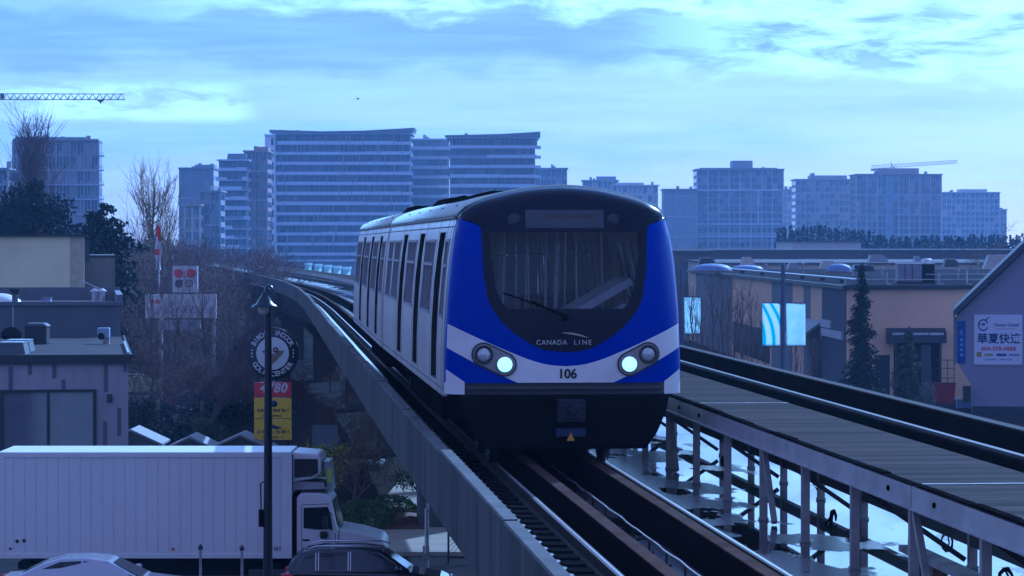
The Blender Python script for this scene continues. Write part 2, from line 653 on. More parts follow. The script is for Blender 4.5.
# rails
TC = 3.95
for tcx in (TC, 8.9):
    for sgn in (-1, 1):
        x = tcx + sgn * 0.7375
        mb = MB()
        sweep(mb, [(x - 0.07, DZ + 0.08), (x + 0.07, DZ + 0.08), (x + 0.07, DZ + 0.095), (x + 0.012, DZ + 0.115), (x + 0.012, RZ - 0.045), (x + 0.033, RZ - 0.035),
                   (x + 0.033, RZ - 0.006), (x - 0.033, RZ - 0.006), (x - 0.033, RZ - 0.035), (x - 0.012, RZ - 0.045), (x - 0.012, DZ + 0.115), (x - 0.07, DZ + 0.095)], Y0, Y1)
        rl = mb.obj('rail', RAILS, gw)
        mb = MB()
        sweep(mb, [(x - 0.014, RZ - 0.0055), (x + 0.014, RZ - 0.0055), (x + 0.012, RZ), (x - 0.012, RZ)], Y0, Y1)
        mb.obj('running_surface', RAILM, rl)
        # continuous rail seat and the fasteners on it
        mb = MB()
        sweep(mb, rect(x - 0.11, x + 0.11, DZ + 0.002, DZ + 0.078), Y0, Y1)
        mb.obj('rail_seat', CONCD, gw)
        if tcx == TC:
            mb = MB()
            for i in range(60):
                y = 16 + i * 0.7
                for q in (-1, 1):
                    mb.box(x + q * 0.105 - 0.03, x + q * 0.105 + 0.03, y - 0.06, y + 0.06, DZ + 0.079, DZ + 0.125)
            mb.obj('rail_fasteners', STEELD, gw, kind='stuff')
# containment plinths inside the near track, with gaps
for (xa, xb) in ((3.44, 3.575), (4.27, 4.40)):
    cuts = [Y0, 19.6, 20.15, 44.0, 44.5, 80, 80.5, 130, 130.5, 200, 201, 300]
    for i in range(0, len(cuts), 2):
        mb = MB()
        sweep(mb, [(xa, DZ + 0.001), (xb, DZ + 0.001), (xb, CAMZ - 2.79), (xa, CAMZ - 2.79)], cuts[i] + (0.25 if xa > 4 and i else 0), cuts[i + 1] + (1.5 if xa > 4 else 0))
        pl = mb.obj('plinth', MATTE, gw)  # black sides stand in for shade; only the top strip keeps concrete colour
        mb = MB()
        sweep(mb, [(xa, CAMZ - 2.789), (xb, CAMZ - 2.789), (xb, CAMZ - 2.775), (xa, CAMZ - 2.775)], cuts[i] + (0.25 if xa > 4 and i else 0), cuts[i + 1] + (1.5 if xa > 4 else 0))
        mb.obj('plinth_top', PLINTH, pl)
# conductor rail with its pale cover board beside the left parapet, on dark brackets
mb = MB()
sweep(mb, rect(2.80, 2.88, DZ + 0.05, DZ + 0.185), Y0, 520)
sweep(mb, rect(2.86, 3.06, DZ + 0.002, DZ + 0.188), Y0, 520)
cr = mb.obj('conductor_rail', MATTE, gw)
mb = MB()
sweep(mb, rect(2.76, 2.855, DZ + 0.187, DZ + 0.20), Y0, 520)
mb.obj('cover_board', mat('cover_board_white', (0.72, 0.72, 0.70), 0.25, var=0.08), cr)
mb = MB()
mb.box(2.865, 3.05, -0.18, 0.16, DZ + 0.19, DZ + 0.222)
mb.prism([(2.866, -0.17), (2.80, -0.05), (2.815, 0.06), (2.866, 0.15)], 'z', DZ + 0.205, DZ + 0.223)
br = mb.obj('rail_bracket', MATTE, gw)
br.location = (0, 17.0, 0)
for i in range(1, 80):
    inst(br, gw, (cY(17 + i * 0.58), 17 + i * 0.58, 0))
# thin cable on little pegs between the plinths
pts = []
for i in range(46):
    y = 17 + i * 0.5
    pts.append((4.02 + 0.006 * sin(i * 1.3) + cY(y), y, DZ + 0.15 + 0.006 * sin(i * 2.1 + 1)))
cab = MB().tube(pts, 0.009, 6).obj('signal_cable', STEEL, gw)
pg = MB()
pg.tube([(0, 0, 0), (0, 0, 0.15)], 0.012, 6)
pg.lathe([(0.05, 0.002), (0.05, 0.02)], n=8)
p0 = pg.obj('cable_peg', STEELD, gw)
p0.location = (4.02, 17.2, DZ)
for i in range(1, 16):
    inst(p0, gw, (4.02, 17.2 + i * 1.25, DZ))
# third rail with cover along the right parapet
mb = MB()
sweep(mb, [(9.90, CAMZ - 2.79), (9.98, CAMZ - 2.79), (9.98, CAMZ - 2.735), (9.90, CAMZ - 2.74)], Y0, Y1)
mb.obj('conductor_rail', mat('rail_cover', (0.07, 0.07, 0.075), 0.6), gw)
mb = MB()
sweep(mb, rect(9.82, 10.06, CAMZ - 3.12, CAMZ - 2.793), Y0, Y1)
mb.obj('cable_trough', MATTE, gw)
# small black lifting loops and clips left standing in the puddles
lp = MB()
lp.tube([(-0.10, 0, 0), (-0.09, 0, 0.09), (-0.03, 0.01, 0.15), (0.02, 0, 0.16), (0.08, -0.01, 0.10), (0.11, 0, 0.03)], [0.018, 0.025, 0.028, 0.028, 0.02, 0.012], 6)
lp.tube([(-0.02, 0, 0.15), (0.0, 0.06, 0.05), (0.0, 0.1, 0.0)], 0.015, 5)
l0 = lp.obj('lifting_loop', MATTE, gw)
spots = [(6.45, 36.5), (6.5, 32.6), (6.55, 28.7), (7.3, 30.5), (6.6, 41.0), (7.0, 26.9), (6.35, 25.2), (7.4, 38.0)]
for i, (x, y) in enumerate(spots):
    o = l0 if i == 0 else inst(l0, gw, (0, 0, 0))
    o.location = (x, y, DZ)
    o.rotation_euler = (0, 0, i * 1.1)
    s = 0.6 + 0.15 * ((i * 5) % 3)
    o.scale = (s, s, s)

# piers under the guideway
for k, y in enumerate((99, 135, 171, 207, 245, 285, 325, 370)):
    x = 6.3 + cY(y)
    mb = MB()
    mb.box(-0.95, 0.95, -0.9, 0.9, -0.3, DZ - 3.3)
    mb2 = MB()
    mb2.prism([(-0.95, DZ - 3.29), (0.95, DZ - 3.29), (2.0, DZ - 2.23), (-2.0, DZ - 2.23)], 'y', -0.9, 0.9)
    r = thing('guideway_pier', ['square concrete pier under the guideway behind the clipped hedges', 'concrete guideway pier among bare trees further along the curve'][min(k, 1)], 'pier', (x, y, 0), 0, 'piers under the guideway')
    mb.obj('column', CONCD, r, bevel=0.06)
    mb2.obj('crosshead', CONCD, r)

# ---------------------------------------------------------------- walkway between the tracks
wk = thing('service_walkway', 'raised plank service walkway on steel posts between the two tracks', 'walkway', (0, 0, 0))
WX0, WX1, WZ = 5.74, 7.05, CAMZ - 2.10
pm = bpy.data.materials.new('walkway_planks')
pm.use_nodes = True
t = pm.node_tree
bs = t.nodes['Principled BSDF']
co = t.nodes.new('ShaderNodeTexCoord')
sx = N(t, 'ShaderNodeSeparateXYZ')
t.links.new(co.outputs['Object'], sx.inputs[0])
yv = math_node(t, 'MULTIPLY', sx.outputs[1], 1 / 0.145)
frac = math_node(t, 'FRACT', yv)
idx = math_node(t, 'FLOOR', yv)
wn = N(t, 'ShaderNodeTexWhiteNoise', noise_dimensions='1D')
t.links.new(idx, wn.inputs['W'])
nz = N(t, 'ShaderNodeTexNoise')
nz.inputs['Scale'].default_value = 5
nz.inputs['Detail'].default_value = 7
mp = t.nodes.new('ShaderNodeMapping')
mp.inputs['Scale'].default_value = (0.6, 4, 1)
t.links.new(co.outputs['Object'], mp.inputs[0])
t.links.new(mp.outputs[0], nz.inputs['Vector'])
gap = math_node(t, 'LESS_THAN', frac, 0.10)
c = ramp(t, math_node(t, 'ADD', math_node(t, 'MULTIPLY', wn.outputs[0], 0.75), math_node(t, 'MULTIPLY', nz.outputs['Fac'], 0.35)),
         [(0.2, (0.022, 0.018, 0.016)), (0.8, (0.062, 0.048, 0.042))])
t.links.new(mixc(t, gap, c, (0.012, 0.012, 0.012)), bs.inputs['Base Color'])
t.links.new(ramp(t, nz.outputs['Fac'], [(0.3, 0.7), (0.7, 0.95)]), bs.inputs['Roughness'])
bs.inputs['Specular IOR Level'].default_value = 0.02
bp = N(t, 'ShaderNodeBump')
bp.inputs['Strength'].default_value = 0.8
bp.inputs['Distance'].default_value = 0.02
t.links.new(math_node(t, 'SUBTRACT', nz.outputs['Fac'], math_node(t, 'MULTIPLY', gap, 1.5)), bp.inputs['Height'])
t.links.new(bp.outputs[0], bs.inputs['Normal'])
mb = MB()
sweep(mb, rect(WX0 + 0.02, WX1, WZ - 0.04, WZ), Y0, 300)
mb.obj('planks', pm, wk)
# fascia channels in modules with bolt heads, broken joints
yq = 12.1
mods = []
while yq < 300:
    mods.append((yq, yq + 13.1))
    yq += 13.1
for (a, b) in mods:
    mb = MB()
    sweep(mb, [(WX0 - 0.02, WZ - 0.195), (WX0 + 0.018, WZ - 0.195), (WX0 + 0.018, WZ - 0.012), (WX0 - 0.02, WZ - 0.012)], a + 0.015, b - 0.015)
    sweep(mb, [(WX0 - 0.045, WZ - 0.215), (WX0 + 0.03, WZ - 0.215), (WX0 + 0.03, WZ - 0.196), (WX0 - 0.045, WZ - 0.196)], a + 0.015, b - 0.015)
    fa = mb.obj('fascia_beam', mat('fascia_steel', (0.46, 0.44, 0.45), 0.5, 0.2, var=0.12, scale=4, dirt=(0.32, 0.30, 0.29)), wk)
    if a < 90:
        for y in (a + 0.9, b - 0.9):
            MB().lathe([(0.024, -0.04), (0.024, -0.02)], (WX0 + cY(y), y, WZ - 0.1), 8, axis='x').obj('bolt', MATTE, fa)
mb = MB()
sweep(mb, rect(WX1 - 0.06, WX1 + 0.005, WZ - 0.2, WZ - 0.042), Y0, 300)
mb.obj('edge_beam', STEELD, wk)
mb = MB()
rng = random.Random(4)
y = Y0
while y < 120:   # timber nosing chips along the near edge
    w = rng.uniform(0.2, 1.4)
    mb.box(WX0 - 0.022 + cY(y), WX0 + 0.06 + cY(y), y, y + w - 0.02, WZ + 0.002, WZ + rng.uniform(0.008, 0.03))
    y += w
mb.obj('edge_strip', MATTE, wk)
for (a, b) in mods[:14]:
    MB().box(WX0 + 0.07 + cY(b), WX1 - 0.02 + cY(b), b - 0.022, b + 0.022, WZ + 0.003, WZ + 0.009).obj('joint_strip', mat('worn_strip', (0.5, 0.5, 0.5), 0.6, var=0.5, scale=6), wk)
# post bents: two posts, cross beam, diagonal brace
bent = []
pa = MB()
pa.box(-0.042, 0.042, -0.04, 0.04, 0.03, WZ - DZ - 0.197)
pa.box(-0.052, 0.052, -0.05, 0.05, 0.003, 0.029)
dg = MB()
dg.bar((1.1, 0.06, 0.08), (0.1, 0.06, WZ - DZ - 0.28), 0.05, 0.05)
cb = MB()
cb.box(0.06, 1.1, -0.035, 0.035, WZ - DZ - 0.27, WZ - DZ - 0.2)
kb = MB()
kb.bar((0.0, -0.05, WZ - DZ - 0.25), (0.02, -0.6, 0.03), 0.06, 0.06)
p0 = pa.obj('post', STEEL, wk)
d0 = dg.obj('brace', STEELD, wk)
c0 = cb.obj('cross_beam', STEELD, wk)
k0 = kb.obj('raking_strut', STEEL, wk)
first = True
ypost = 17.8
i = 0
while ypost < 95:
    x = WX0 + 0.06 + cY(ypost)
    for (o, dx) in ((p0, 0), (p0, 1.16), (d0, 0), (c0, 0)):
        if (o is d0 and i % 2 == 1) or (o is c0 and i % 2 == 0 and i):
            continue
        q = o if first and not (o is p0 and dx) else inst(o, wk, (0, 0, 0))
        q.location = (x + dx, ypost, DZ)
    if i % 3 == 0:
        q = k0 if first else inst(k0, wk, (0, 0, 0))
        q.location = (x, ypost, DZ)
    first = False
    ypost += 2.55
    i += 1
mb = MB()
for a, b in ((15, 95),):
    sweep(mb, rect(6.93, 7.02, CAMZ - 2.93, CAMZ - 2.80), a, b)
mb.obj('stringer', STEELD, wk)
mb = MB()
sweep(mb, rect(6.12, 6.3, CAMZ - 2.92, CAMZ - 2.86), 12, 27.5)
tr_ = mb.obj('cable_tray', STEEL, wk)
for y in (16, 19.5, 23, 26.3):
    MB().box(6.14, 6.28, y - 0.1, y + 0.1, DZ + 0.002, CAMZ - 2.921).obj('tray_foot', mat('timber_block', (0.16, 0.11, 0.07), 0.8), tr_)
# ================================================================ train
BLUE = mat('train_blue', (0.004, 0.018, 0.42), 0.3, var=0.03, coat=0.12, spec=0.3)
TWHITE = mat('train_white', (0.82, 0.81, 0.80), 0.32, var=0.05, coat=0.3, dirt=(0.55, 0.53, 0.52))
TSIDE = mat('train_side', (0.66, 0.61, 0.57), 0.32, var=0.08, scale=1.5, dirt=(0.46, 0.41, 0.37), coat=0.15, stretch=(1, 1, 0.35))
TROOF = mat('train_roof', (0.70, 0.86, 0.74), 0.4, var=0.08, dirt=(0.5, 0.5, 0.47))
MASKM = mat('black_gloss', (0.004, 0.007, 0.022), 0.2, var=0.1, spec=0.28)
TGLASS = glass('train_glass', (0.78, 0.82, 0.86))
SGLASS = glass('side_glass', (0.42, 0.48, 0.56))
DARKIN = mat('dark_door', (0.02, 0.02, 0.022), 0.35)
LINING = mat('interior_lining', (0.6, 0.6, 0.6), 0.5)
SEAT = mat('seat_fabric', (0.05, 0.06, 0.16), 0.8)
POLE = mat('handrail_steel', (0.75, 0.75, 0.72), 0.3, 0.6, var=0.05)


def lamp_mat(name, col, s):
    m = bpy.data.materials.new(name)
    m.use_nodes = True
    b = m.node_tree.nodes['Principled BSDF']
    b.inputs['Emission Color'].default_value = col + (1,)
    b.inputs['Emission Strength'].default_value = s
    b.inputs['Base Color'].default_value = (0.8, 0.8, 0.8, 1)
    return m


SX = 37.2 / FPX


def tx(px):
    return (px - 563.0) * SX


def tz(py):
    return 2.9 + (244 - py) * SX


ZTOP = [(0, 3.63), (0.25, 3.615), (0.5, 3.585), (0.75, 3.53), (0.95, 3.475), (1.1, 3.42), (1.2, 3.365), (1.27, 3.31), (1.315, 3.25), (1.335, 3.18)]
WID = [(0.3, 1.49), (1.0, 1.50), (1.6, 1.495), (2.2, 1.465), (2.7, 1.42), (3.0, 1.375), (3.18, 1.335), (4, 1.335)]


def ztop(x):
    return smooth_pts(ZTOP, abs(x))


def wid(z):
    return smooth_pts(WID, z)


def nose(x, z):
    tq = min(1.0, abs(x) / wid(z))
    zt = ztop(min(1.335, abs(x)))
    s = max(0.0, min(1.0, (z - 2.1) / max(0.2, zt - 2.1)))
    q = 1 - (1 - tq ** 4) * (1 - s ** 7)
    return 0.38 * (1 - sqrt(max(0.0, 1 - q))) + 0.16 * max(0, (z - 1.7) / 1.9) ** 2


def region(mb, lo, hi, u0, u1, nu=60, nv=16, off=0.0, m=0, dense=True):
    """patch of the nose between two height curves; columns run in u = x / half width"""
    def fn(a, b):
        u = u0 + (u1 - u0) * a
        if dense:   # finer columns towards the cheeks
            pass
        zl, zh = lo(u), hi(u)
        z = zl + (zh - zl) * b
        x = u * wid(z)
        return (x, nose(x, z) - off, z)
    mb.grid(fn, nu, nv, m)


# mask's U-shaped lower border in u
U_PTS = [(0.0, tz(351)), (0.19, tz(348.3)), (0.325, tz(340.5)), (0.455, tz(330)), (0.58, tz(315)), (0.66, tz(299)), (0.70, tz(279))]


def ulow(u):
    a = abs(u)
    return smooth_pts(U_PTS, a)


PIL = 0.70      # |u| where the blue pillars start at the top
UB = 0.70


def blue_top(u):   # upper end of the blue cheeks
    return lerp_pts([(0.78, tz(227)), (0.83, tz(223)), (0.92, tz(219.5)), (1.0, tz(217.5))], abs(u))


def pil_u(z):      # inner edge of the cheek between the U and its top
    return smooth_pts([(tz(279), 0.70), (tz(262), 0.722), (tz(245), 0.742), (tz(232), 0.765), (tz(227), 0.78)], z)


train = thing('metro_train', 'blue and white two-car metro train with lit headlights numbered 106', 'train', (3.895, 36.6, RZ), radians(0.02))
BOT = tz(381.5)
# blue shell: below the U, and the two cheeks
mb = MB()
region(mb, lambda u: BOT, ulow, -UB, UB, 80, 16)
for sg in (-1, 1):
    def ck(a, b, sg=sg):
        # b: height; a: from inner edge to silhouette
        zt_in, zb = tz(227), BOT
        # outer column reaches higher than the inner one
        uo = 1.0
        z_hi = lerp_pts([(0, tz(227)), (0.2, tz(223.5)), (0.6, tz(219.8)), (1, tz(217.5))], a)
        z = zb + (z_hi - zb) * b
        ui = pil_u(min(z, tz(227))) if z > tz(279) else UB
        u = (ui + (uo - ui) * (1 - (1 - a) ** 1.6)) * sg
        x = u * wid(z)
        return (x, nose(x, z), z)
    mb.grid(ck, 26, 50)
shell = mb.obj('front_shell', BLUE, train)
# black mask: everything above the U except the windscreen
WT, WB = tz(232), tz(308)


def wl_u(z):   # half-width (x) of the windscreen at height z
    return smooth_pts([(tz(308), 0.73), (tz(303), 0.79), (tz(290), 0.86), (tz(275), 0.895), (tz(255), 0.93), (tz(232), 0.955)], z)


mb = MB()
OFF = 0.004


def edge_u(z):
    if z >= tz(227):
        return 1.0
    if z > tz(279):
        return pil_u(z) + 0.004
    # invert U
    lo_, hi_ = 0.0, UB
    for _ in range(30):
        md_ = (lo_ + hi_) / 2
        if ulow(md_) < z:
            lo_ = md_
        else:
            hi_ = md_
    return lo_


# lower mask
def lowm(a, b):
    u = -1 + 2 * a
    ue = edge_u(WB)
    uu = u * ue
    z = ulow(uu) + (WB - ulow(uu)) * b
    x = uu * wid(z)
    return (x, nose(x, z) - OFF, z)


mb.grid(lowm, 60, 10)
for sg in (-1, 1):      # beside the glass
    def sd(a, b, sg=sg):
        z = WB + (WT - WB) * b
        xi, xo = wl_u(z), edge_u(z) * wid(z)
        x = (xi + (xo - xi) * a) * sg
        return (x, nose(x, z) - OFF, z)
    mb.grid(sd, 10, 30)


def upm(a, b):          # between the glass and the cheeks' upper ends
    z = WT + (tz(227) - WT) * b
    x = (-1 + 2 * a) * edge_u(min(z, tz(227.01))) * wid(z)
    return (x, nose(x, z) - OFF, z)


mb.grid(upm, 60, 3)


def top(a, b):          # forehead
    u = -1 + 2 * a
    au = abs(u)
    zl = tz(227) if au <= 0.78 else lerp_pts([(0.78, tz(227)), (0.83, tz(223.3)), (0.912, tz(219.8)), (1.0, tz(217.5))], au)
    x0 = u * wid(zl)
    zh = ztop(min(1.335, abs(u) * 1.335))
    z = zl + (zh - zl) * b
    x = u * wid(z)
    return (x, nose(x, z) - OFF, z)


mb.grid(top, 80, 22)
mask = mb.obj('front_mask', MASKM, train)
mb = MB()


def gl(a, b):
    z = WB + (WT - WB) * b
    x = (-1 + 2 * a) * wl_u(z)
    return (x, nose(x, z) + 0.006, z)


mb.grid(gl, 30, 20)
mb.obj('windscreen', TGLASS, train)
# white band, lower corners
mb = MB()
b_hi = [(0.0, tz(365)), (0.15, tz(363.3)), (0.3, tz(358.5)), (0.45, tz(351.5)), (0.6, tz(344)), (0.8, tz(333.5)), (1.0, tz(322.5))]
b_lo = [(0.0, BOT + 0.004), (0.40, BOT + 0.004), (0.425, tz(380.0)), (0.6, tz(370.5)), (0.8, tz(359)), (1.0, tz(346))]
region(mb, lambda u: lerp_pts(b_lo, abs(u)), lambda u: smooth_pts(b_hi, abs(u)), -1, 1, 120, 10, 0.005)
mb.obj('white_band', TWHITE, train)
for sg in (-1, 1):
    mb = MB()
    region(mb, lambda u: tz(393), lambda u: lerp_pts([(0.84, tz(380.5)), (1.0, tz(367.5))], abs(u)), 0.84 * sg, 1.0 * sg, 12, 8, 0.006)
    mb.obj('corner_panel', TWHITE, train)
mb = MB()
region(mb, lambda u: tz(393), lambda u: BOT - 0.003, -0.838, 0.838, 60, 6, -0.03)
mb.grid(lambda a, b: ((-1 + 2 * a) * 1.25, nose((-1 + 2 * a) * 1.25, tz(386)) - 0.012 + 0.02 * abs(b - .5), tz(389) + (tz(385) - tz(389)) * b), 40, 2)
mb.obj('bumper', mat('bumper_grey', (0.045, 0.045, 0.05), 0.45), train)
# apron below, bevelled corners
mb = MB()


def apr(a, b):
    z = 0.33 + (tz(393) - 0.33) * b
    hw = lerp_pts([(0.33, 1.02), (0.55, 1.17), (0.8, 1.27), (1.1, 1.33)], z)
    x = (-1 + 2 * a) * hw
    return (x, nose(x, 1.0) + 0.10 - 0.05 * b, z)


mb.grid(apr, 40, 10)
mb.obj('apron', MATTE, train, solid=0.05)
mb = MB()
x0, x1, z0, z1 = tx(554), tx(581), tz(420), tz(397)
mb.box(x0, x1, -0.20, 0.3, z0, z1)
mb.box(x0 + 0.05, x1 - 0.05, -0.24, -0.2, z0 + 0.04, z1 - 0.05)
mb.lathe([(0.055, -0.33), (0.075, -0.24)], (0.06, 0, (z0 + z1) / 2 + .02), 12, axis='y')
cp = mb.obj('coupler', mat('coupler_grey', (0.016, 0.018, 0.03), 0.5, 0.2), train, bevel=0.02)
MB().box(tx(553), tx(582), -0.13, 0.1, tz(434), tz(426)).obj('coupler_shelf', mat('shelf_blue', (0.02, 0.03, 0.09), 0.5), cp)
MB().prism([(tx(563), tz(438)), (tx(571), tz(438)), (tx(567), tz(430))], 'y', -0.15, -0.131).obj('warning_triangle', mat('warning_yellow', (0.7, 0.38, 0.03), 0.5), cp)
# lettering
M0 = Matrix.Rotation(pi / 2, 4, 'X')


def on_nose(x, z, off):
    return Matrix.Translation((x, nose(x, z) - off, z)) @ M0


mb = MB()
s = 'CANADA LINE'
for i, ch in enumerate(s):
    x = tx(536 + 5.25 * i - (1.4 if i > 7 else 0))
    if ch != ' ':
        mb.text(ch, on_nose(x, tz(341.5), 0.010), 0.085, 0.002, 0.0)
mb.obj('line_lettering', mat('silver_letters', (0.62, 0.60, 0.58), 0.4), train)
mb = MB()
for i, ch in enumerate('106'):
    mb.text(ch, on_nose(tx(558.5 + 6.3 * i), tz(372.8), 0.012), 0.165, 0.002, 0.004)
mb.obj('car_number', mat('number_black', (0.01, 0.01, 0.015), 0.5), train)
mb = MB()


def sw(a, b):
    x = tx(559 + 27 * a)
    z = tz(332 + 5 * a * a) + (b - 0.5) * 0.022 * sin(pi * a) ** 0.7
    return (x, nose(x, z) - 0.009, z)


mb.grid(sw, 20, 1)
mb.obj('swoosh_mark', mat('silver_mark', (0.5, 0.42, 0.36), 0.4), train)
# headlights: capsule housing, projector lamp, lit lamp
HEAD = lamp_mat('headlight_glow', (0.75, 1.0, 0.72), 1.5)
RIM = mat('lamp_bezel', (0.04, 0.04, 0.045), 0.35)
HSE = mat('lamp_housing', (0.30, 0.30, 0.28), 0.3)
for sg in (-1, 1):
    # outer lamp, inner lamp (x, z)
    o_ = Vector((sg * abs(tx(481.8)) if sg < 0 else tx(645.5), 0, tz(353.2)))
    i_ = Vector((tx(502.5) if sg < 0 else tx(626.5), 0, tz(363.0)))
    d = (i_ - o_)
    L = d.length
    e = d.normalized()
    pn = Vector((-e.z, 0, e.x))

    def cap(r, off, n=14):
        pts = []
        a0 = atan2(e.z, e.x)
        for k in range(n + 1):
            a = a0 - pi / 2 + pi * k / n
            pts.append((i_.x + r * cos(a), i_.z + r * sin(a)))
        for k in range(n + 1):
            a = a0 + pi / 2 + pi * k / n
            pts.append((o_.x + r * cos(a), o_.z + r * sin(a)))
        return pts

    def plate(r, off, thick):
        m_ = MB()
        pts = cap(r, off)
        n = len(pts)
        v = [(x, nose(x, z) - off, z) for x, z in pts] + [(x, nose(x, z) - off + thick, z) for x, z in pts]
        cx_, cz_ = (i_.x + o_.x) / 2, (i_.z + o_.z) / 2
        # subdivide the face so that it follows the nose
        K = 5
        vv = []
        for k in range(K + 1):
            for x, z in pts:
                w = k / K
                xx, z2 = x + (cx_ - x) * w, z + (cz_ - z) * w
                # shrink towards the axis segment instead of the centre point
                vv.append((xx, nose(xx, z2) - off, z2))
        f = []
        for k in range(K):
            for j in range(n):
                f.append((k * n + j, k * n + (j + 1) % n, (k + 1) * n + (j + 1) % n, (k + 1) * n + j))
        m_.add(vv, f, 0, True)
        m_.add(v, [(j, (j + 1) % n, (j + 1) % n + n, j + n) for j in range(n)])
        return m_
    hl = plate(0.152, 0.022, 0.05).obj('headlight', RIM, train)
    plate(0.132, 0.030, 0.02).obj('housing', HSE, hl)
    yo, yi = nose(o_.x, o_.z) - 0.03, nose(i_.x, i_.z) - 0.03
    m_ = MB()
    m_.lathe([(0.118, 0.0), (0.118, -0.028), (0.098, -0.03), (0.085, -0.012), (0.0001, -0.006)], (o_.x, yo, o_.z), 24, axis='y')
    m_.obj('bezel', RIM, hl)
    m_ = MB()
    m_.lathe([(0.083, -0.012), (0.075, -0.022), (0.045, -0.034), (0.0001, -0.038)], (o_.x, yo, o_.z), 20, axis='y')
    m_.obj('lens', mat('unlit_lens', (0.6, 0.62, 0.65), 0.15, 0.2, var=0.5, scale=50), hl)
    m_ = MB()
    m_.lathe([(0.112, 0.0), (0.112, -0.014), (0.098, -0.016)], (i_.x, yi, i_.z), 24, axis='y')
    m_.obj('bezel', HSE, hl)
    m_ = MB()
    m_.lathe([(0.094, -0.017), (0.085, -0.024), (0.05, -0.034), (0.0001, -0.037)], (i_.x, yi, i_.z), 20, axis='y')
    m_.obj('lamp', HEAD, hl)
# destination display and marker lamps in the forehead
mb = MB()


def dd(a, b):
    x = tx(524 + 78 * a)
    z = tz(228 - 18 * b)
    return (x, nose(x, z) - 0.007, z)


mb.grid(dd, 20, 4)
dis = mb.obj('destination_display', mat('display_glass', (0.055, 0.065, 0.085), 0.15), train)
mb = MB()
rng = random.Random(7)
for i in range(46):
    x = tx(540 + 1.2 * i)
    h = rng.uniform(8, 14)
    mb.box(x - 0.003, x + 0.003, nose(x, tz(219)) - 0.012, nose(x, tz(219)) - 0.009, tz(219 + h / 2), tz(219 - h / 2))
mb.obj('display_segments', mat('display_dots', (0.16, 0.13, 0.09), 0.5), dis)
for px in (512.5, 611.5):
    x = tx(px)
    mb = MB()
    mb.lathe([(0.105, 0.01), (0.105, -0.012), (0.09, -0.014)], (x, nose(x, tz(220)), tz(220)), 24, axis='y')
    lm = mb.obj('marker_lamp', MASKM, train)
    MB().lathe([(0.088, -0.013), (0.05, -0.017), (0.001, -0.018)], (x, nose(x, tz(220)), tz(220)), 20, axis='y').obj('lens', mat('marker_lens', (0.03, 0.035, 0.05), 0.2), lm)
mb = MB()
pts = []
for i in range(9):
    a = i / 8
    x, z = tx(501 + 59 * a), tz(292.5 + 18 * a + 4 * a * a)
    pts.append((x, nose(x, z) - 0.035, z))
mb.tube(pts, [0.012] * 8 + [0.022], 6)
mb.lathe([(0.05, 0.02), (0.045, -0.05)], (tx(563), nose(tx(563), tz(317)), tz(317)), 12, axis='y')
pts2 = [(tx(530), nose(tx(530), tz(301)) - 0.045, tz(301)), (tx(563), nose(tx(563), tz(316)) - 0.05, tz(316))]
mb.tube(pts2, 0.014, 6)
mb.obj('wiper', MATTE, train)

# ---- car bodies
PROF_SIDE = [(0.97, 1.497), (1.25, 1.50), (1.6, 1.495), (2.2, 1.465), (2.7, 1.42), (3.0, 1.375), (3.14, 1.345), (3.25, 1.31)]
ROOFP = [(1.312, 3.252), (1.29, 3.30), (1.22, 3.365), (1.1, 3.42), (0.95, 3.475), (0.75, 3.53), (0.5, 3.585), (0.25, 3.615), (0, 3.63)]


def side_x(z):
    return smooth_pts(PROF_SIDE, z)


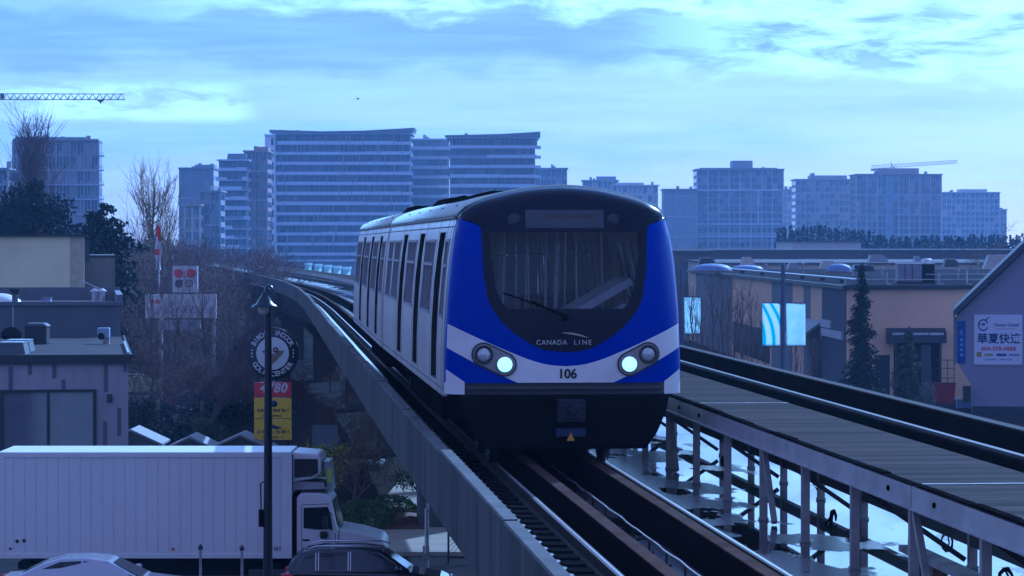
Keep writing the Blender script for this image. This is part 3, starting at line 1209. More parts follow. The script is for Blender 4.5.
def car(parent, ya, yb, doors, windows, front):
    """side walls with real door and window openings, roof, floor, interior"""
    ops = [(a, b, 1.12, 3.06) for a, b in doors] + [(a, b, 1.98, 2.93) for a, b in windows]
    Ys = sorted(set([ya, yb] + [v for o in ops for v in o[:2]]))
    # split long spans
    Zs = sorted(set([z for z, _ in PROF_SIDE] + [1.12, 3.06, 1.98, 2.93]))
    for sg in (-1, 1):
        mb = MB()
        for a, b in zip(Ys, Ys[1:]):
            for z0, z1 in zip(Zs, Zs[1:]):
                if any(o[0] <= a + 1e-6 and o[1] >= b - 1e-6 and o[2] <= z0 + 1e-6 and o[3] >= z1 - 1e-6 for o in ops):
                    continue
                mb.add([(sg * side_x(z0), a, z0), (sg * side_x(z0), b, z0), (sg * side_x(z1), b, z1), (sg * side_x(z1), a, z1)],
                       [(0, 1, 2, 3)[::sg]], 0, False)
        w = mb.obj('side_wall', TSIDE, parent)
        md = w.modifiers.new('solid', 'SOLIDIFY')
        md.thickness = 0.05
        md.offset = -1
        for (a, b) in doors:
            dmb = MB()      # recessed dark leaf pair with slim surround
            for (z0, z1) in ((1.12, 1.5), (1.5, 2.2), (2.2, 2.7), (2.7, 3.06)):
                i0, i1 = side_x(z0) - 0.062, side_x(z1) - 0.062
                dmb.add([(sg * i0, a - 0.02, z0), (sg * i0, b + 0.02, z0), (sg * i1, b + 0.02, z1), (sg * i1, a - 0.02, z1)], [(0, 1, 2, 3)[::sg]], 0)
            dr = dmb.obj('door', DARKIN, parent)
            f = MB()
            for z0, z1 in ((1.13, 1.8), (1.8, 2.4), (2.4, 3.05)):
                for yy in (a + 0.006, b - 0.006):
                    xo0, xo1 = side_x(z0) + 0.004, side_x(z1) + 0.004
                    f.add([(sg * xo0, yy - 0.005, z0), (sg * (xo0 - 0.066), yy - 0.005, z0), (sg * (xo1 - 0.066), yy - 0.005, z1), (sg * xo1, yy - 0.005, z1),
                           (sg * xo0, yy + 0.005, z0), (sg * (xo0 - 0.066), yy + 0.005, z0), (sg * (xo1 - 0.066), yy + 0.005, z1), (sg * xo1, yy + 0.005, z1)],
                          [(0, 1, 2, 3), (7, 6, 5, 4), (0, 4, 5, 1), (1, 5, 6, 2), (2, 6, 7, 3), (3, 7, 4, 0)])
            f.bar((sg * (side_x(3.055) - 0.035), a, 3.053), (sg * (side_x(3.055) - 0.035), b, 3.053), 0.07, 0.012)
            f.bar((sg * (side_x(1.125) - 0.035), a, 1.125), (sg * (side_x(1.125) - 0.035), b, 1.125), 0.07, 0.012)
            f.obj('door_surround', BLACK, dr)
            g = MB()
            for (p, q) in ((a + 0.12, (a + b) / 2 - 0.05), ((a + b) / 2 + 0.05, b - 0.12)):
                g.add([(sg * (side_x(1.9) - 0.058), p, 1.9), (sg * (side_x(1.9) - 0.058), q, 1.9), (sg * (side_x(2.9) - 0.058), q, 2.9), (sg * (side_x(2.9) - 0.058), p, 2.9)], [(0, 1, 2, 3)[::sg]])
            g.obj('door_glass', mat('door_black_glass', (0.01, 0.011, 0.013), 0.08), dr)
        for (a, b) in windows:
            g = MB()
            g.add([(sg * (side_x(1.98) - 0.02), a, 1.98), (sg * (side_x(1.98) - 0.02), b, 1.98), (sg * (side_x(2.93) - 0.02), b, 2.93), (sg * (side_x(2.93) - 0.02), a, 2.93)], [(0, 1, 2, 3)[::sg]])
            wn_ = g.obj('window', SGLASS, parent)
            f = MB()
            k = max(1, round((b - a) / 0.75))
            for j in range(k + 1):
                yy = a + (b - a) * j / k
                f.bar((sg * (side_x(1.98) - 0.008), yy, 1.96), (sg * (side_x(2.93) - 0.008), yy, 2.95), 0.05, 0.035, up=(0, 1, 0))
            for zz in (1.965, 2.62, 2.945):
                f.bar((sg * (side_x(zz) - 0.004), a, zz), (sg * (side_x(zz) - 0.004), b, zz), 0.035, 0.04)
            f.obj('window_frame', mat('window_frame_grey', (0.34, 0.34, 0.36), 0.4, 0.3), wn_)
        sm = MB()      # joints between the body panels
        for yy in [ya + 0.35, yb - 0.25] + [v + q for a, b in doors for v, q in ((a, -0.28), (b, 0.28))]:
            for z0, z1 in zip(Zs, Zs[1:]):
                sm.bar((sg * (side_x(z0) + 0.0005), yy, z0), (sg * (side_x(z1) + 0.0005), yy, z1), 0.004, 0.02, up=(0, 1, 0))
        for zz in (1.06, 3.12):
            sm.bar((sg * (side_x(zz) + 0.0005), ya, zz), (sg * (side_x(zz) + 0.0005), yb, zz), 0.004, 0.016)
        sm.obj('panel_joints', mat('joint_dark', (0.10, 0.10, 0.11), 0.6), w)
    # roof shell: curves over from gutter to gutter
    mb = MB()
    pr = [(x, z) for x, z in ROOFP] + [(-x, z) for x, z in ROOFP[-2::-1]]
    n = len(pr)
    v = [(x, y, z) for y in (ya, yb) for x, z in pr]
    mb.add(v, [(i, i + 1, n + i + 1, n + i) for i in range(n - 1)], 0, True)
    mb.obj('roof', TROOF, parent, solid=-0.03)
    mb = MB()
    for sg in (-1, 1):
        mb.box(sg * 1.335 - 0.02, sg * 1.335 + 0.02, ya, yb, 3.225, 3.252)
    mb.obj('gutter', mat('gutter_grey', (0.2, 0.2, 0.2), 0.5), parent)
    mb = MB()
    for sg in (-1, 1):
        k = int((yb - ya) / 2.9)
        for j in range(k):
            mb.lathe([(0.035, 0.0), (0.03, 0.05)], (sg * 1.205, ya + 1.4 + j * 2.9, 3.36), 8)
    mb.obj('roof_lamps', BLACK, parent)
    # underframe, bogies
    mb = MB()
    mb.box(-1.40, 1.40, ya + (0.55 if front else 0), yb, 0.86, 0.968)
    mb.box(-1.2, 1.2, ya + 4.6, yb - 4.6, 0.4, 0.858)
    mb.obj('underframe', MATTE, parent)
    for yc in (ya + 2.6, yb - 2.6):
        bg_ = MB()
        bg_.box(-0.95, -0.82, yc - 1.35, yc + 1.35, 0.35, 0.6)
        bg_.box(0.82, 0.95, yc - 1.35, yc + 1.35, 0.35, 0.6)
        bg_.box(-0.9, 0.9, yc - 0.25, yc + 0.25, 0.4, 0.75)
        bo = bg_.obj('bogie', MATTE, parent)
        for yy in (yc - 0.95, yc + 0.95):
            for sg in (-1, 1):
                w = MB()
                w.lathe([(0.37, -0.06), (0.395, -0.055), (0.38, 0.045), (0.36, 0.06), (0.30, 0.05), (0.28, 0.02), (0.1, 0.03)], (sg * 0.7375, yy, 0.385), 28, axis='x')
                w.obj('wheel', STEELD, bo)
    # interior
    mb = MB()
    mb.box(-1.38, 1.38, ya + 0.5 if front else ya, yb, 0.97, 1.05)
    mb.obj('floor', mat('cabin_floor', (0.10, 0.10, 0.11), 0.6), parent)
    mb = MB()
    mb.box(-1.15, 1.15, ya + 0.9 if front else ya, yb, 3.2, 3.24)
    mb.obj('ceiling', LINING, parent)
    mb = MB()
    for sg in (-1, 1):
        y = ya + (3.0 if front else 1)
        while y < yb - 1.4:
            if not any(a - 0.9 < y < b + 0.3 for a, b in doors):
                mb.box(sg * 1.38, sg * 0.92, y, y + 0.42, 1.4, 1.5)
                mb.box(sg * 1.38, sg * 0.92, y + 0.36, y + 0.44, 1.5, 2.0)
            y += 0.95
    mb.obj('seats', SEAT, parent, bevel=0.03)
    mb = MB()
    y = ya + (2.2 if front else 0.8)
    r2 = random.Random(int(ya))
    while y < yb:
        for x in (-0.78, -0.42, 0.30, 0.8):
            if r2.random() < 0.75:
                mb.tube([(x + r2.uniform(-.05, .05), y, 1.05), (x + r2.uniform(-.05, .05), y, 3.2)], 0.018, 6)
        y += 1.5
    for x in (-0.55, 0.55):
        mb.tube([(x, ya + 1.6, 2.75), (x, yb - 0.5, 2.75)], 0.016, 6)
    mb.obj('grab_poles', POLE, parent)


car(train, 0.62, 18.0, [(2.0, 3.15), (6.6, 7.75), (11.3, 12.45)], [(0.95, 1.6), (3.75, 5.95), (8.35, 10.6), (13.1, 15.0), (15.6, 17.2)], True)
# driverless console and raised luggage shelf behind the windscreen
mb = MB()
mb.prism([(0.55, 1.05), (1.35, 1.05), (1.35, 1.8), (0.95, 2.02), (0.55, 2.0)], 'x', -1.2, 1.2)
mb.obj('front_console', mat('console_grey', (0.10, 0.10, 0.11), 0.5), train)
mb = MB()
mb.bar((0.12, 1.25, 1.98), (0.92, 1.5, 2.42), 0.5, 0.10)
mb.bar((0.72, 1.1, 2.0), (0.9, 1.1, 2.1), 0.3, 0.08)
mb.obj('console_cover', mat('cover_white', (0.62, 0.62, 0.62), 0.5), train)
MB().box(-1.30, -0.28, 17.0, 17.05, 1.05, 3.2).box(0.28, 1.30, 17.0, 17.05, 1.05, 3.2).obj('end_partition', LINING, train)
# roof equipment
mb = MB()
mb.prism([(-0.95, 3.5), (0.95, 3.5), (0.85, 3.57), (0.55, 3.65), (-0.55, 3.65), (-0.85, 3.57)], 'y', 4.6, 7.4)
mb.prism([(-0.9, 3.5), (0.9, 3.5), (0.75, 3.645), (-0.75, 3.645)], 'y', 10.5, 13.5)
for sg in (-1, 1):
    mb.box(sg * 0.86 - 0.04, sg * 0.86 + 0.04, 5.6, 9.2, 3.5, 3.60)
mb.obj('roof_unit', MATTE, train, bevel=0.02)
# gangway and second car, swung slightly on the curve
mb = MB()
for j in range(7):
    y = 18.02 + j * 0.07
    e_ = 0.05 if j % 2 else 0.0
    mb.prism([(-1.25 + e_, 1.05), (1.25 - e_, 1.05), (1.2 - e_, 3.0), (1.0 - e_, 3.35), (-1.0 + e_, 3.35), (-1.2 + e_, 3.0)], 'y', y, y + 0.068)
mb.obj('gangway', MATTE, train)
before = set(bpy.data.objects)
car(train, 0.0, 18.6, [(2.4, 3.55), (7.2, 8.35), (12.6, 13.75)], [(0.5, 1.9), (4.1, 6.6), (9.0, 12.0), (14.4, 17.8)], False)
MB().prism([(-0.9, 3.5), (0.9, 3.5), (0.75, 3.645), (-0.75, 3.645)], 'y', 2.0, 5.5).obj('roof_unit', MATTE, train)
for o_ in set(bpy.data.objects) - before:
    if o_.parent is train:
        o_.location = (0, 18.5, 0)
        o_.rotation_euler = (0, 0, radians(-0.35))
# ================================================================ ground and roads
ASPH = mat('asphalt', (0.04, 0.04, 0.043), 0.95, spec=0.0, var=0.3, scale=0.4, bump=0.3, bscale=30)
mb = MB()
mb.box(-650, 850, -50, 1700, -0.5, 0)
mb.obj('ground', mat('dark_ground', (0.035, 0.032, 0.028), 0.95, spec=0.0, var=0.4, scale=0.06), kind='structure')


def quad_g(name, pts, z, m, kind='structure'):
    v = [(p.x, p.y, z) for p in pts]
    o = MB().add(v, [tuple(range(len(v)))]).obj(name, m, kind=kind)
    return o


quad_g('road', [G(-260, 62), G(760, 62), G(760, 90), G(-260, 90)], 0.006, ASPH)
quad_g('parking_lot', [G(128, 120), G(360, 120), G(330, 300), G(128, 300)], 0.006, ASPH)
quad_g('street', [G(690, 100), G(1300, 100), G(1000, 230), G(640, 330)], 0.006, ASPH)
PAVE = mat('pale_pavement', (0.42, 0.38, 0.30), 0.95, spec=0.0, var=0.12, scale=0.5, dirt=(0.28, 0.26, 0.23))
mb = MB()
a, b, c, d = G(340, 90.3), G(520, 90.3), G(470, 117), G(398, 117)
mb.add([(p.x, p.y, z) for z in (0.0, 0.13) for p in (a, b, c, d)], [(4, 5, 6, 7), (0, 1, 5, 4), (1, 2, 6, 5), (2, 3, 7, 6), (3, 0, 4, 7)])
mb.obj('pavement', PAVE, kind='structure')
mb = MB()


def mulch(u, v):
    p = G(372 + 52 * u + (1 - v) * 4, 97.5 + 7 * v)
    return (p.x, p.y, 0.14 + 0.35 * sin(pi * u) * sin(pi * v) + 0.05 * mnoise.noise((p.x * 3, p.y * 3, 0)))


mb.grid(mulch, 24, 24)
mb.obj('mulch_bed', mat('bark_mulch', (0.10, 0.05, 0.03), 0.95, var=0.5, scale=6, bump=1.0, bscale=20), kind='structure')

# ================================================================ vegetation builders
BARK = mat('grey_bark', (0.10, 0.075, 0.065), 0.9, var=0.3, scale=4)
TWIG = mat('brown_twigs', (0.13, 0.085, 0.075), 0.9, var=0.3, scale=2)
TWIGY = mat('yellow_twigs', (0.24, 0.19, 0.08), 0.9, var=0.3, scale=2)


def leaf_mat(name, lo, hi, scale=0.9):
    m = bpy.data.materials.new(name)
    m.use_nodes = True
    t = m.node_tree
    bs = t.nodes['Principled BSDF']
    bs.inputs['Roughness'].default_value = 0.8
    bs.inputs['Specular IOR Level'].default_value = 0.15
    co = t.nodes.new('ShaderNodeTexCoord')
    nz = N(t, 'ShaderNodeTexNoise')
    nz.inputs['Scale'].default_value = scale
    nz.inputs['Detail'].default_value = 7
    t.links.new(co.outputs['Object'], nz.inputs['Vector'])
    t.links.new(ramp(t, nz.outputs['Fac'], [(0.35, lo), (0.65, hi)]), bs.inputs['Base Color'])
    return m


FIR = leaf_mat('fir_needles', (0.010, 0.022, 0.012), (0.035, 0.06, 0.03), 1.5)
PINE = leaf_mat('pine_needles', (0.010, 0.018, 0.013), (0.028, 0.045, 0.028), 0.7)
BOX = leaf_mat('hedge_leaves', (0.05, 0.085, 0.03), (0.14, 0.20, 0.08), 3.0)
SHRUB = leaf_mat('shrub_leaves', (0.04, 0.06, 0.03), (0.12, 0.15, 0.08), 3.0)
YELLOWLEAF = leaf_mat('yellow_green_leaves', (0.16, 0.17, 0.02), (0.42, 0.42, 0.05), 3.0)


def rvec(r):
    while True:
        v = Vector((r.uniform(-1, 1), r.uniform(-1, 1), r.uniform(-1, 1)))
        if 0.05 < v.length < 1:
            return v.normalized()


def leafquad(mb, p, s, r, d=None, asp=2.0):
    d = d or rvec(r)
    n = rvec(r)
    a = d.cross(n)
    if a.length < 1e-4:
        return
    a.normalize()
    mb.add([p - d * s * 0.5, p + a * s / asp * 0.5, p + d * s * 0.5, p - a * s / asp * 0.5], [(0, 1, 2, 3)])


def bare_tree(h, seed, spread=0.55, upright=0.5, levels=5, trunk_r=None, twig_r=0.012, fan=3):
    r = random.Random(seed)
    trunk, crown = MB(), MB()
    trunk_r = trunk_r or h * 0.016

    def grow(p, d, L, rad, lev):
        n = 4 if lev < 3 else 2
        pts, rs = [p], [rad]
        for i in range(n):
            d = (d + rvec(r) * 0.16 + Vector((0, 0, upright * 0.13))).normalized()
            p = p + d * (L / n)
            pts.append(p)
            rs.append(max(twig_r * 0.6, rad * (1 - 0.45 * (i + 1) / n)))
        (trunk if lev == 0 else crown).tube(pts, rs, 7 if lev == 0 else (4 if lev < 3 else 3), caps=False)
        if lev >= levels:
            return
        k = fan + (1 if lev in (0, 1) else 0) + r.randint(0, 1)
        for j in range(k):
            f = r.uniform(0.3, 1.0) if j else 1.0
            i = min(n, max(1, int(round(f * n))))
            q = pts[i]
            sd = (d * (1 - spread) + rvec(r) * spread * 1.25 + Vector((0, 0, upright * 0.35))).normalized()
            grow(q, sd, L * r.uniform(0.55, 0.8), max(twig_r, rs[i] * r.uniform(0.5, 0.72)), lev + 1)
    grow(Vector((0, 0, 0)), Vector((0, 0, 1)), h * 0.3, trunk_r, 0)
    # scale to the wanted height
    zt = max(v[2] for v in crown.v)
    k = h / zt
    for m_ in (trunk, crown):
        m_.v = [(a * k, b * k, c * k) for a, b, c in m_.v]
    return trunk, crown


def upright_tree(h, R, seed, n=46, start=0.12, twig=0.02, flare=0.55, subs=9):
    """leafless tree whose many limbs leave the trunk low and sweep upwards"""
    r = random.Random(seed)
    trunk, crown = MB(), MB()
    pts = [Vector((0.12 * sin(k * 1.7), 0.1 * cos(k * 2.1), h * 0.92 * k / 8)) for k in range(9)]
    trunk.tube(pts, [h * (0.016 if n > 15 else 0.008) * (1 - 0.85 * k / 8) + 0.01 for k in range(9)], 7, caps=False)
    for i in range(n):
        f = start + (0.82 - start) * (i / n) ** 0.9
        a = i * 2.4 + r.uniform(-.4, .4)
        k0 = min(7, int(f / 0.92 * 8))
        p = pts[k0].lerp(pts[k0 + 1], f / 0.92 * 8 - k0)
        top = h * r.uniform(0.72, 1.0) * (0.75 + 0.25 * f) if f < 0.5 else h * r.uniform(0.86, 1.0)
        rad = R * r.uniform(0.35, 1.0) * (1 - 0.5 * f)
        L = top - p.z
        if L < 0.5:
            continue
        q, rs = [], []
        for k in range(7):
            u = k / 6
            rr = rad * u ** flare
            q.append(Vector((p.x + rr * cos(a) + r.uniform(-.05, .05) * L * .3, p.y + rr * sin(a) + r.uniform(-.05, .05) * L * .3, p.z + L * u ** 1.15)))
            rs.append(max(twig, h * 0.0036 * (1 - u)))
        crown.tube(q, rs, 4, caps=False)
        for j in range(subs):
            k = r.randint(1, 5)
            b = q[k].lerp(q[k + 1], r.random())
            d = (Vector((cos(a), sin(a), 0)) * r.uniform(-.2, 0.5) + rvec(r) * 0.55 + Vector((0, 0, 1.0))).normalized()
            l = L * r.uniform(0.10, 0.28)
            e = b + d * l
            e2 = e + (d + rvec(r) * 0.3 + Vector((0, 0, 0.3))).normalized() * l * 0.7
            crown.tube([b, e, e2], [twig, twig * 0.8, twig * 0.5], 3, caps=False)
            for w in range(2):
                d2 = (d + rvec(r) * 0.8).normalized()
                crown.tube([b.lerp(e, 0.4 + .4 * w), b.lerp(e, 0.4 + .4 * w) + d2 * l * 0.6], [twig * .8, twig * .5], 3, caps=False)
    return trunk, crown


def conifer(h, rbase, seed, n=26, dens=10, leaf=0.28, taper=0.9, ragged=0.35, bare=0.06, droop=-0.25):
    r = random.Random(seed)
    trunk, crown = MB(), MB()
    trunk.tube([(0, 0, 0), (0, 0, h * 0.5), (0, 0, h)], [h * 0.018, h * 0.011, 0.012], 7, caps=False)
    z = h * bare
    while z < h * 0.995:
        f = (z - h * bare) / (h * (1 - bare))
        R = rbase * ((1 - f) ** taper) * (0.6 + 0.4 * min(1, f * 8 + 0.4)) + 0.05
        k = max(3, int(n * (0.35 + 0.65 * (1 - f)) / 3))
        for j in range(k):
            a = r.uniform(0, 2 * pi)
            L = R * r.uniform(1 - ragged, 1 + ragged * 0.55)
            d = Vector((cos(a), sin(a), droop + r.uniform(-.15, .25)))
            p0 = Vector((0, 0, z + r.uniform(-.1, .1)))
            crown.tube([p0, p0 + d * L * 0.9], [0.014, 0.006], 3, caps=False)
            for q in range(max(3, int(dens * L))):
                t_ = r.uniform(0.12, 1.0)
                p = p0 + d * L * t_ + rvec(r) * (0.10 + 0.14 * L * (1 - t_ * 0.5))
                dd_ = (d + rvec(r) * 0.9 + Vector((0, 0, -0.3))).normalized()
                leafquad(crown, p, leaf * r.uniform(0.6, 1.3), r, dd_, 2.4)
        z += h * 0.8 / n * (1.25 - 0.6 * f)
    return trunk, crown


def leaf_blob(mb, c, rad, n, leaf, r, shell=0.55):
    for i in range(n):
        d = rvec(r)
        k = shell + (1 - shell) * r.random() ** 0.5
        k *= 1 + 0.18 * mnoise.noise(Vector((d.x * 2.2 + c[0], d.y * 2.2 + c[1], d.z * 2.2 + c[2])))
        p = Vector((c[0] + d.x * rad[0] * k, c[1] + d.y * rad[1] * k, c[2] + d.z * rad[2] * k))
        leafquad(mb, p, leaf * r.uniform(0.6, 1.3), r)


def put_tree(name, label, cat, parts, loc, rz=0, group=None, mats=(None, None), sc=None):
    t_ = thing(name, label, cat, loc, rz, group)
    parts[0].obj('trunk', mats[0] or BARK, t_)
    parts[1].obj('crown', mats[1], t_)
    if sc:
        t_.scale = (sc, sc, sc)
    return t_


# ================================================================ left: buildings with flat roofs
PANEL = mat('mauve_cladding', (0.34, 0.33, 0.35), 0.6, var=0.12, scale=0.8, stretch=(1, 1, 0.15), dirt=(0.22, 0.22, 0.24))
ROOFG = mat('roof_membrane', (0.075, 0.07, 0.07), 0.95, spec=0.05, var=0.25, scale=0.5, dirt=(0.07, 0.07, 0.07))
DARKTRIM = mat('dark_trim', (0.018, 0.019, 0.022), 0.5)
SHADEG = mat('grey_stucco', (0.12, 0.135, 0.15), 0.8, var=0.15, scale=0.7)
CREAM = mat('cream_stucco', (0.80, 0.75, 0.44), 0.8, var=0.06, scale=0.5, dirt=(0.60, 0.55, 0.34))
D1 = 100.0


def LX(px, d):
    return (px - CXP) / FPX * d


base = G(128, D1)
s1 = thing('flat_roof_shop', 'low shop with mauve panel front, wide dark window and flat grey roof', 'building', base, -YAW + radians(8.2))
ox = LX(128, D1)
xl, xr = LX(-60, D1) - ox, LX(128, D1) - ox
zr = ZZ(356, D1)
MB().box(xl, xr, 0, 21, 0, zr - 0.02).obj('wall', PANEL, s1)
MB().box(xl, xr + 0.06, -0.08, 21, zr - 0.02, zr).obj('roof', ROOFG, s1)
mb = MB()
mb.box(xl, xr + 0.12, -0.16, -0.081, zr - 0.25, zr + 0.06)
mb.box(xr + 0.061, xr + 0.13, -0.08, 20.9, zr - 0.25, zr + 0.06)
mb.obj('roof_edge', DARKTRIM, s1)
mb = MB()
mb.box(xr - 0.02, xr + 0.04, 0.3, 12, zr + 0.002, zr + 0.12)
mb.obj('metal_flashing', ALU, s1)
xa, xb = LX(5, D1) - ox, LX(93, D1) - ox
wz0, wz1 = 0.5, ZZ(392, D1)
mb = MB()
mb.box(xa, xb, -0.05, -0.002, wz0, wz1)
w = mb.obj('window', mat('shop_glass', (0.13, 0.14, 0.17), 0.08, var=0.3, scale=0.4), s1)  # paler base colour stands in for the reflected sky
mb = MB()
mb.box(xa - 0.12, xa, -0.11, 0.01, wz0, wz1 + 0.1)
mb.box(xb, xb + 0.12, -0.11, 0.01, wz0, wz1 + 0.1)
mb.box(xa, xb, -0.11, 0.01, wz1, wz1 + 0.1)
xm = LX(49, D1) - ox
mb.box(xm - 0.05, xm + 0.05, -0.11, -0.051, wz0, wz1)
mb.obj('frame', DARKTRIM, w)
# dark upright slots set into the cladding, lamp on the wall
for (px, ya, yb) in ((12, 366, 391), (31, 358, 374), (55, 350, 378), (69, 350, 364), (64, 379, 392), (106, 364, 392), (119, 408, 436), (105, 421, 445), (125, 352, 372)):
    x = LX(px, D1) - ox
    MB().box(x - 0.07, x + 0.07, -0.012, 0.0, ZZ(yb, D1), min(zr - 0.27, ZZ(ya, D1))).obj('slot_panel', mat('slot_grey', (0.11, 0.11, 0.13), 0.6), s1)
x = LX(109.5, D1) - ox
MB().lathe([(0.09, 0), (0.09, 0.26), (0.06, 0.27)], (x, -0.1, ZZ(402, D1)), 10).obj('wall_lamp', BLACK, s1)
mb = MB()
for j in range(14):
    x = xr - 0.35 - j * 0.5
    if x < xb + 0.1 and x > xa - 0.1:
        mb.box(x - 0.006, x + 0.006, -0.004, 0, wz1 + 0.2, zr - 0.26)
    else:
        mb.box(x - 0.006, x + 0.006, -0.004, 0, 0.2, zr - 0.26)
mb.obj('panel_joints', mat('joint_grey', (0.2, 0.2, 0.22), 0.7), s1)
# higher block behind, on the same lot
D2 = 117.0
b2 = G(121.5, D2)
s2 = thing('flat_roof_block', 'grey stepped roof block right behind the mauve panelled shop', 'building', b2, -YAW + radians(8.2))
ox2 = LX(121.5, D2)
xl2, xr2 = LX(-80, D2) - ox2, LX(121.5, D2) - ox2
z2 = ZZ(303.5, D2)
MB().box(xl2, xr2, 4.2, 16, 0, z2 - 0.16).obj('wall', SHADEG, s2)
MB().box(xl2, xr2 - 0.1, 4.3, 15.9, z2 - 0.159, z2 - 0.15).obj('roof', ROOFG, s2)
mb = MB()
mb.box(xl2, xr2 + 0.1, 4.1, 4.3, z2 - 0.155, z2)
mb.box(xr2 - 0.15, xr2 + 0.1, 4.301, 16, z2 - 0.155, z2 + 0.28)
mb.box(xl2, xr2 + 0.1, 16.001, 16.2, z2 - 0.155, z2 + 0.42)
mb.obj('parapet', mat('cap_grey', (0.13, 0.14, 0.16), 0.5), s2)
# cream hall and grey annex
D3 = 142.0
b3 = G(84, D3)
s3 = thing('cream_hall', 'tall windowless cream stucco hall behind the flat grey roofs', 'building', b3, -YAW + radians(8.2))
ox3 = LX(84, D3)
x0, x1 = LX(-90, D3) - ox3, LX(84, D3) - ox3
zc = ZZ(236.5, D3)
MB().box(x0, x1, 0, 18, 0, zc).obj('wall', CREAM, s3)
MB().box(LX(70, D3) - ox3, x1 + 0.012, -0.012, 6, 0, zc - 0.01).obj('corner_strip', mat('cream_dark', (0.50, 0.46, 0.30), 0.8), s3)
mb = MB()
mb.box(x0, x1 + 0.25, -0.2, 18.2, zc + 0.001, zc + 0.10)
mb.obj('roof', DARKTRIM, s3)
MB().box(x1 + 0.02, x1 + 0.26, 0.2, 1.4, ZZ(262, D3), zc - 0.15).obj('downpipe_box', mat('blue_grey_box', (0.05, 0.06, 0.09), 0.5), s3)
s4 = thing('grey_annex', 'plain grey lean annex on the right of the cream hall', 'building', G(115, 150), -YAW + radians(8.2))
ox4 = LX(115, 150)
zx = ZZ(257.5, 150)
MB().box(LX(80, 150) - ox4, LX(115, 150) - ox4, 0, 12, 0, zx).obj('wall', mat('mauve_grey', (0.15, 0.145, 0.16), 0.8, scale=2, stretch=(1, 1, .1)), s4)
MB().box(LX(80, 150) - ox4, LX(115.6, 150) - ox4, -0.1, 12.1, zx + 0.001, zx + 0.12).obj('roof', DARKTRIM, s4)

# roof-top things
def on_roof(px, d, z):
    p = G(px, d)
    return (p.x, p.y, z)


v1 = thing('roof_ventilator', 'dark roof ventilator box with pale cap in front of grey parapet wall', 'roof vent', on_roof(37, 112, zr), -YAW)
MB().box(-0.42, 0.42, -0.4, 0.4, 0, 0.68).obj('body', DARKTRIM, v1, bevel=0.03)
MB().prism([(-0.47, 0.685), (0.47, 0.685), (0.30, 0.80), (-0.30, 0.80)], 'y', -0.45, 0.45).obj('cap', SHADEG, v1)
for lab, px, d, w_ in (('dark low curb skylight nearest the shop roof edge', 14, 102.0, 0.52), ('dark low curb skylight just behind another one', 20, 104.5, 0.5)):
    k_ = thing('roof_skylight', lab, 'skylight', on_roof(px, d, zr), -YAW, 'skylights on the shop roof')
    MB().prism([(-w_, 0), (w_ * 0.9, 0), (w_ * 0.75, 0.38), (-w_ * 0.82, 0.38)], 'y', -0.5, 0.5).obj('curb', SHADEG, k_)
    MB().box(-w_ * 0.84, w_ * 0.77, -0.53, 0.53, 0.381, 0.42).obj('cover', mat('skylight_cover', (0.35, 0.40, 0.42), 0.3), k_)
k_ = thing('turbine_vent', 'dark round turbine vent with a thin rod on shop roof', 'roof vent', on_roof(11, 109, zr), -YAW)
MB().lathe([(0.16, 0), (0.16, 0.25), (0.36, 0.32), (0.40, 0.5), (0.25, 0.68), (0.02, 0.74)], n=16).obj('head', MATTE, k_)
MB().tube([(0.05, 0.1, 0.7), (0.05, 0.1, 1.5)], 0.015, 5).obj('rod', STEEL, k_)
k_ = thing('exhaust_fan', 'small pale blue exhaust fan standing on the shop roof', 'roof vent', on_roof(103, 112, zr), -YAW)
MB().box(-0.2, 0.25, -0.2, 0.2, 0.22, 0.62).obj('housing', mat('pale_blue_metal', (0.33, 0.38, 0.52), 0.5), k_, bevel=0.03)
MB().lathe([(0.13, -0.27), (0.13, -0.2)], (-0.05, 0, 0.3), 12, axis='y').obj('outlet', MATTE, k_)
MB().box(0.0, 0.24, -0.1, 0.1, 0, 0.219).obj('foot', STEEL, k_)
k_ = thing('dome_skylight', 'white low dome skylight at left on the stepped roof', 'skylight', on_roof(-2, 124, z2 - 0.15), -YAW)
MB().lathe([(1.0, 0), (0.95, 0.14), (0.7, 0.32), (0.35, 0.42), (0.01, 0.45)], n=24).obj('dome', WHITE, k_)
k_ = thing('vent_stack', 'short dark vent stack with flared top beside white dome', 'roof vent', on_roof(15, 122.5, z2 - 0.15), -YAW)
MB().tube([(0, 0, 0), (0, 0, 0.42)], 0.13, 10).obj('pipe', SHADEG, k_)
MB().lathe([(0.13, 0.42), (0.25, 0.62), (0.25, 0.68)], n=12).obj('flared_cap', STEELD, k_)
k_ = thing('roof_hatch', 'little mauve box hatch standing alone on stepped roof', 'roof box', on_roof(46.5, 123, z2 - 0.15), -YAW)
MB().box(-0.19, 0.19, -0.2, 0.2, 0, 0.26).obj('box', mat('hatch_mauve', (0.35, 0.34, 0.5), 0.5), k_)
MB().box(-0.22, 0.22, -0.23, 0.23, 0.261, 0.29).obj('lid', SHADEG, k_)
k_ = thing('flue_pair', 'pair of shiny metal flues with caps near roof corner', 'flue', on_roof(98, 123, z2 - 0.15), -YAW)
for x in (-0.14, 0.16):
    q = MB().tube([(x, 0, 0), (x, 0, 0.5)], 0.12, 10).obj('pipe', ALU, k_)
    MB().lathe([(0.19, 0.52), (0.21, 0.56), (0.03, 0.66)], (x, 0, 0), 12).obj('cap', WHITE, q)
MB().bar((0.1, 0, 0.6), (-0.7, 0, 1.0), 0.04).obj('stay_rod', STEEL, k_)

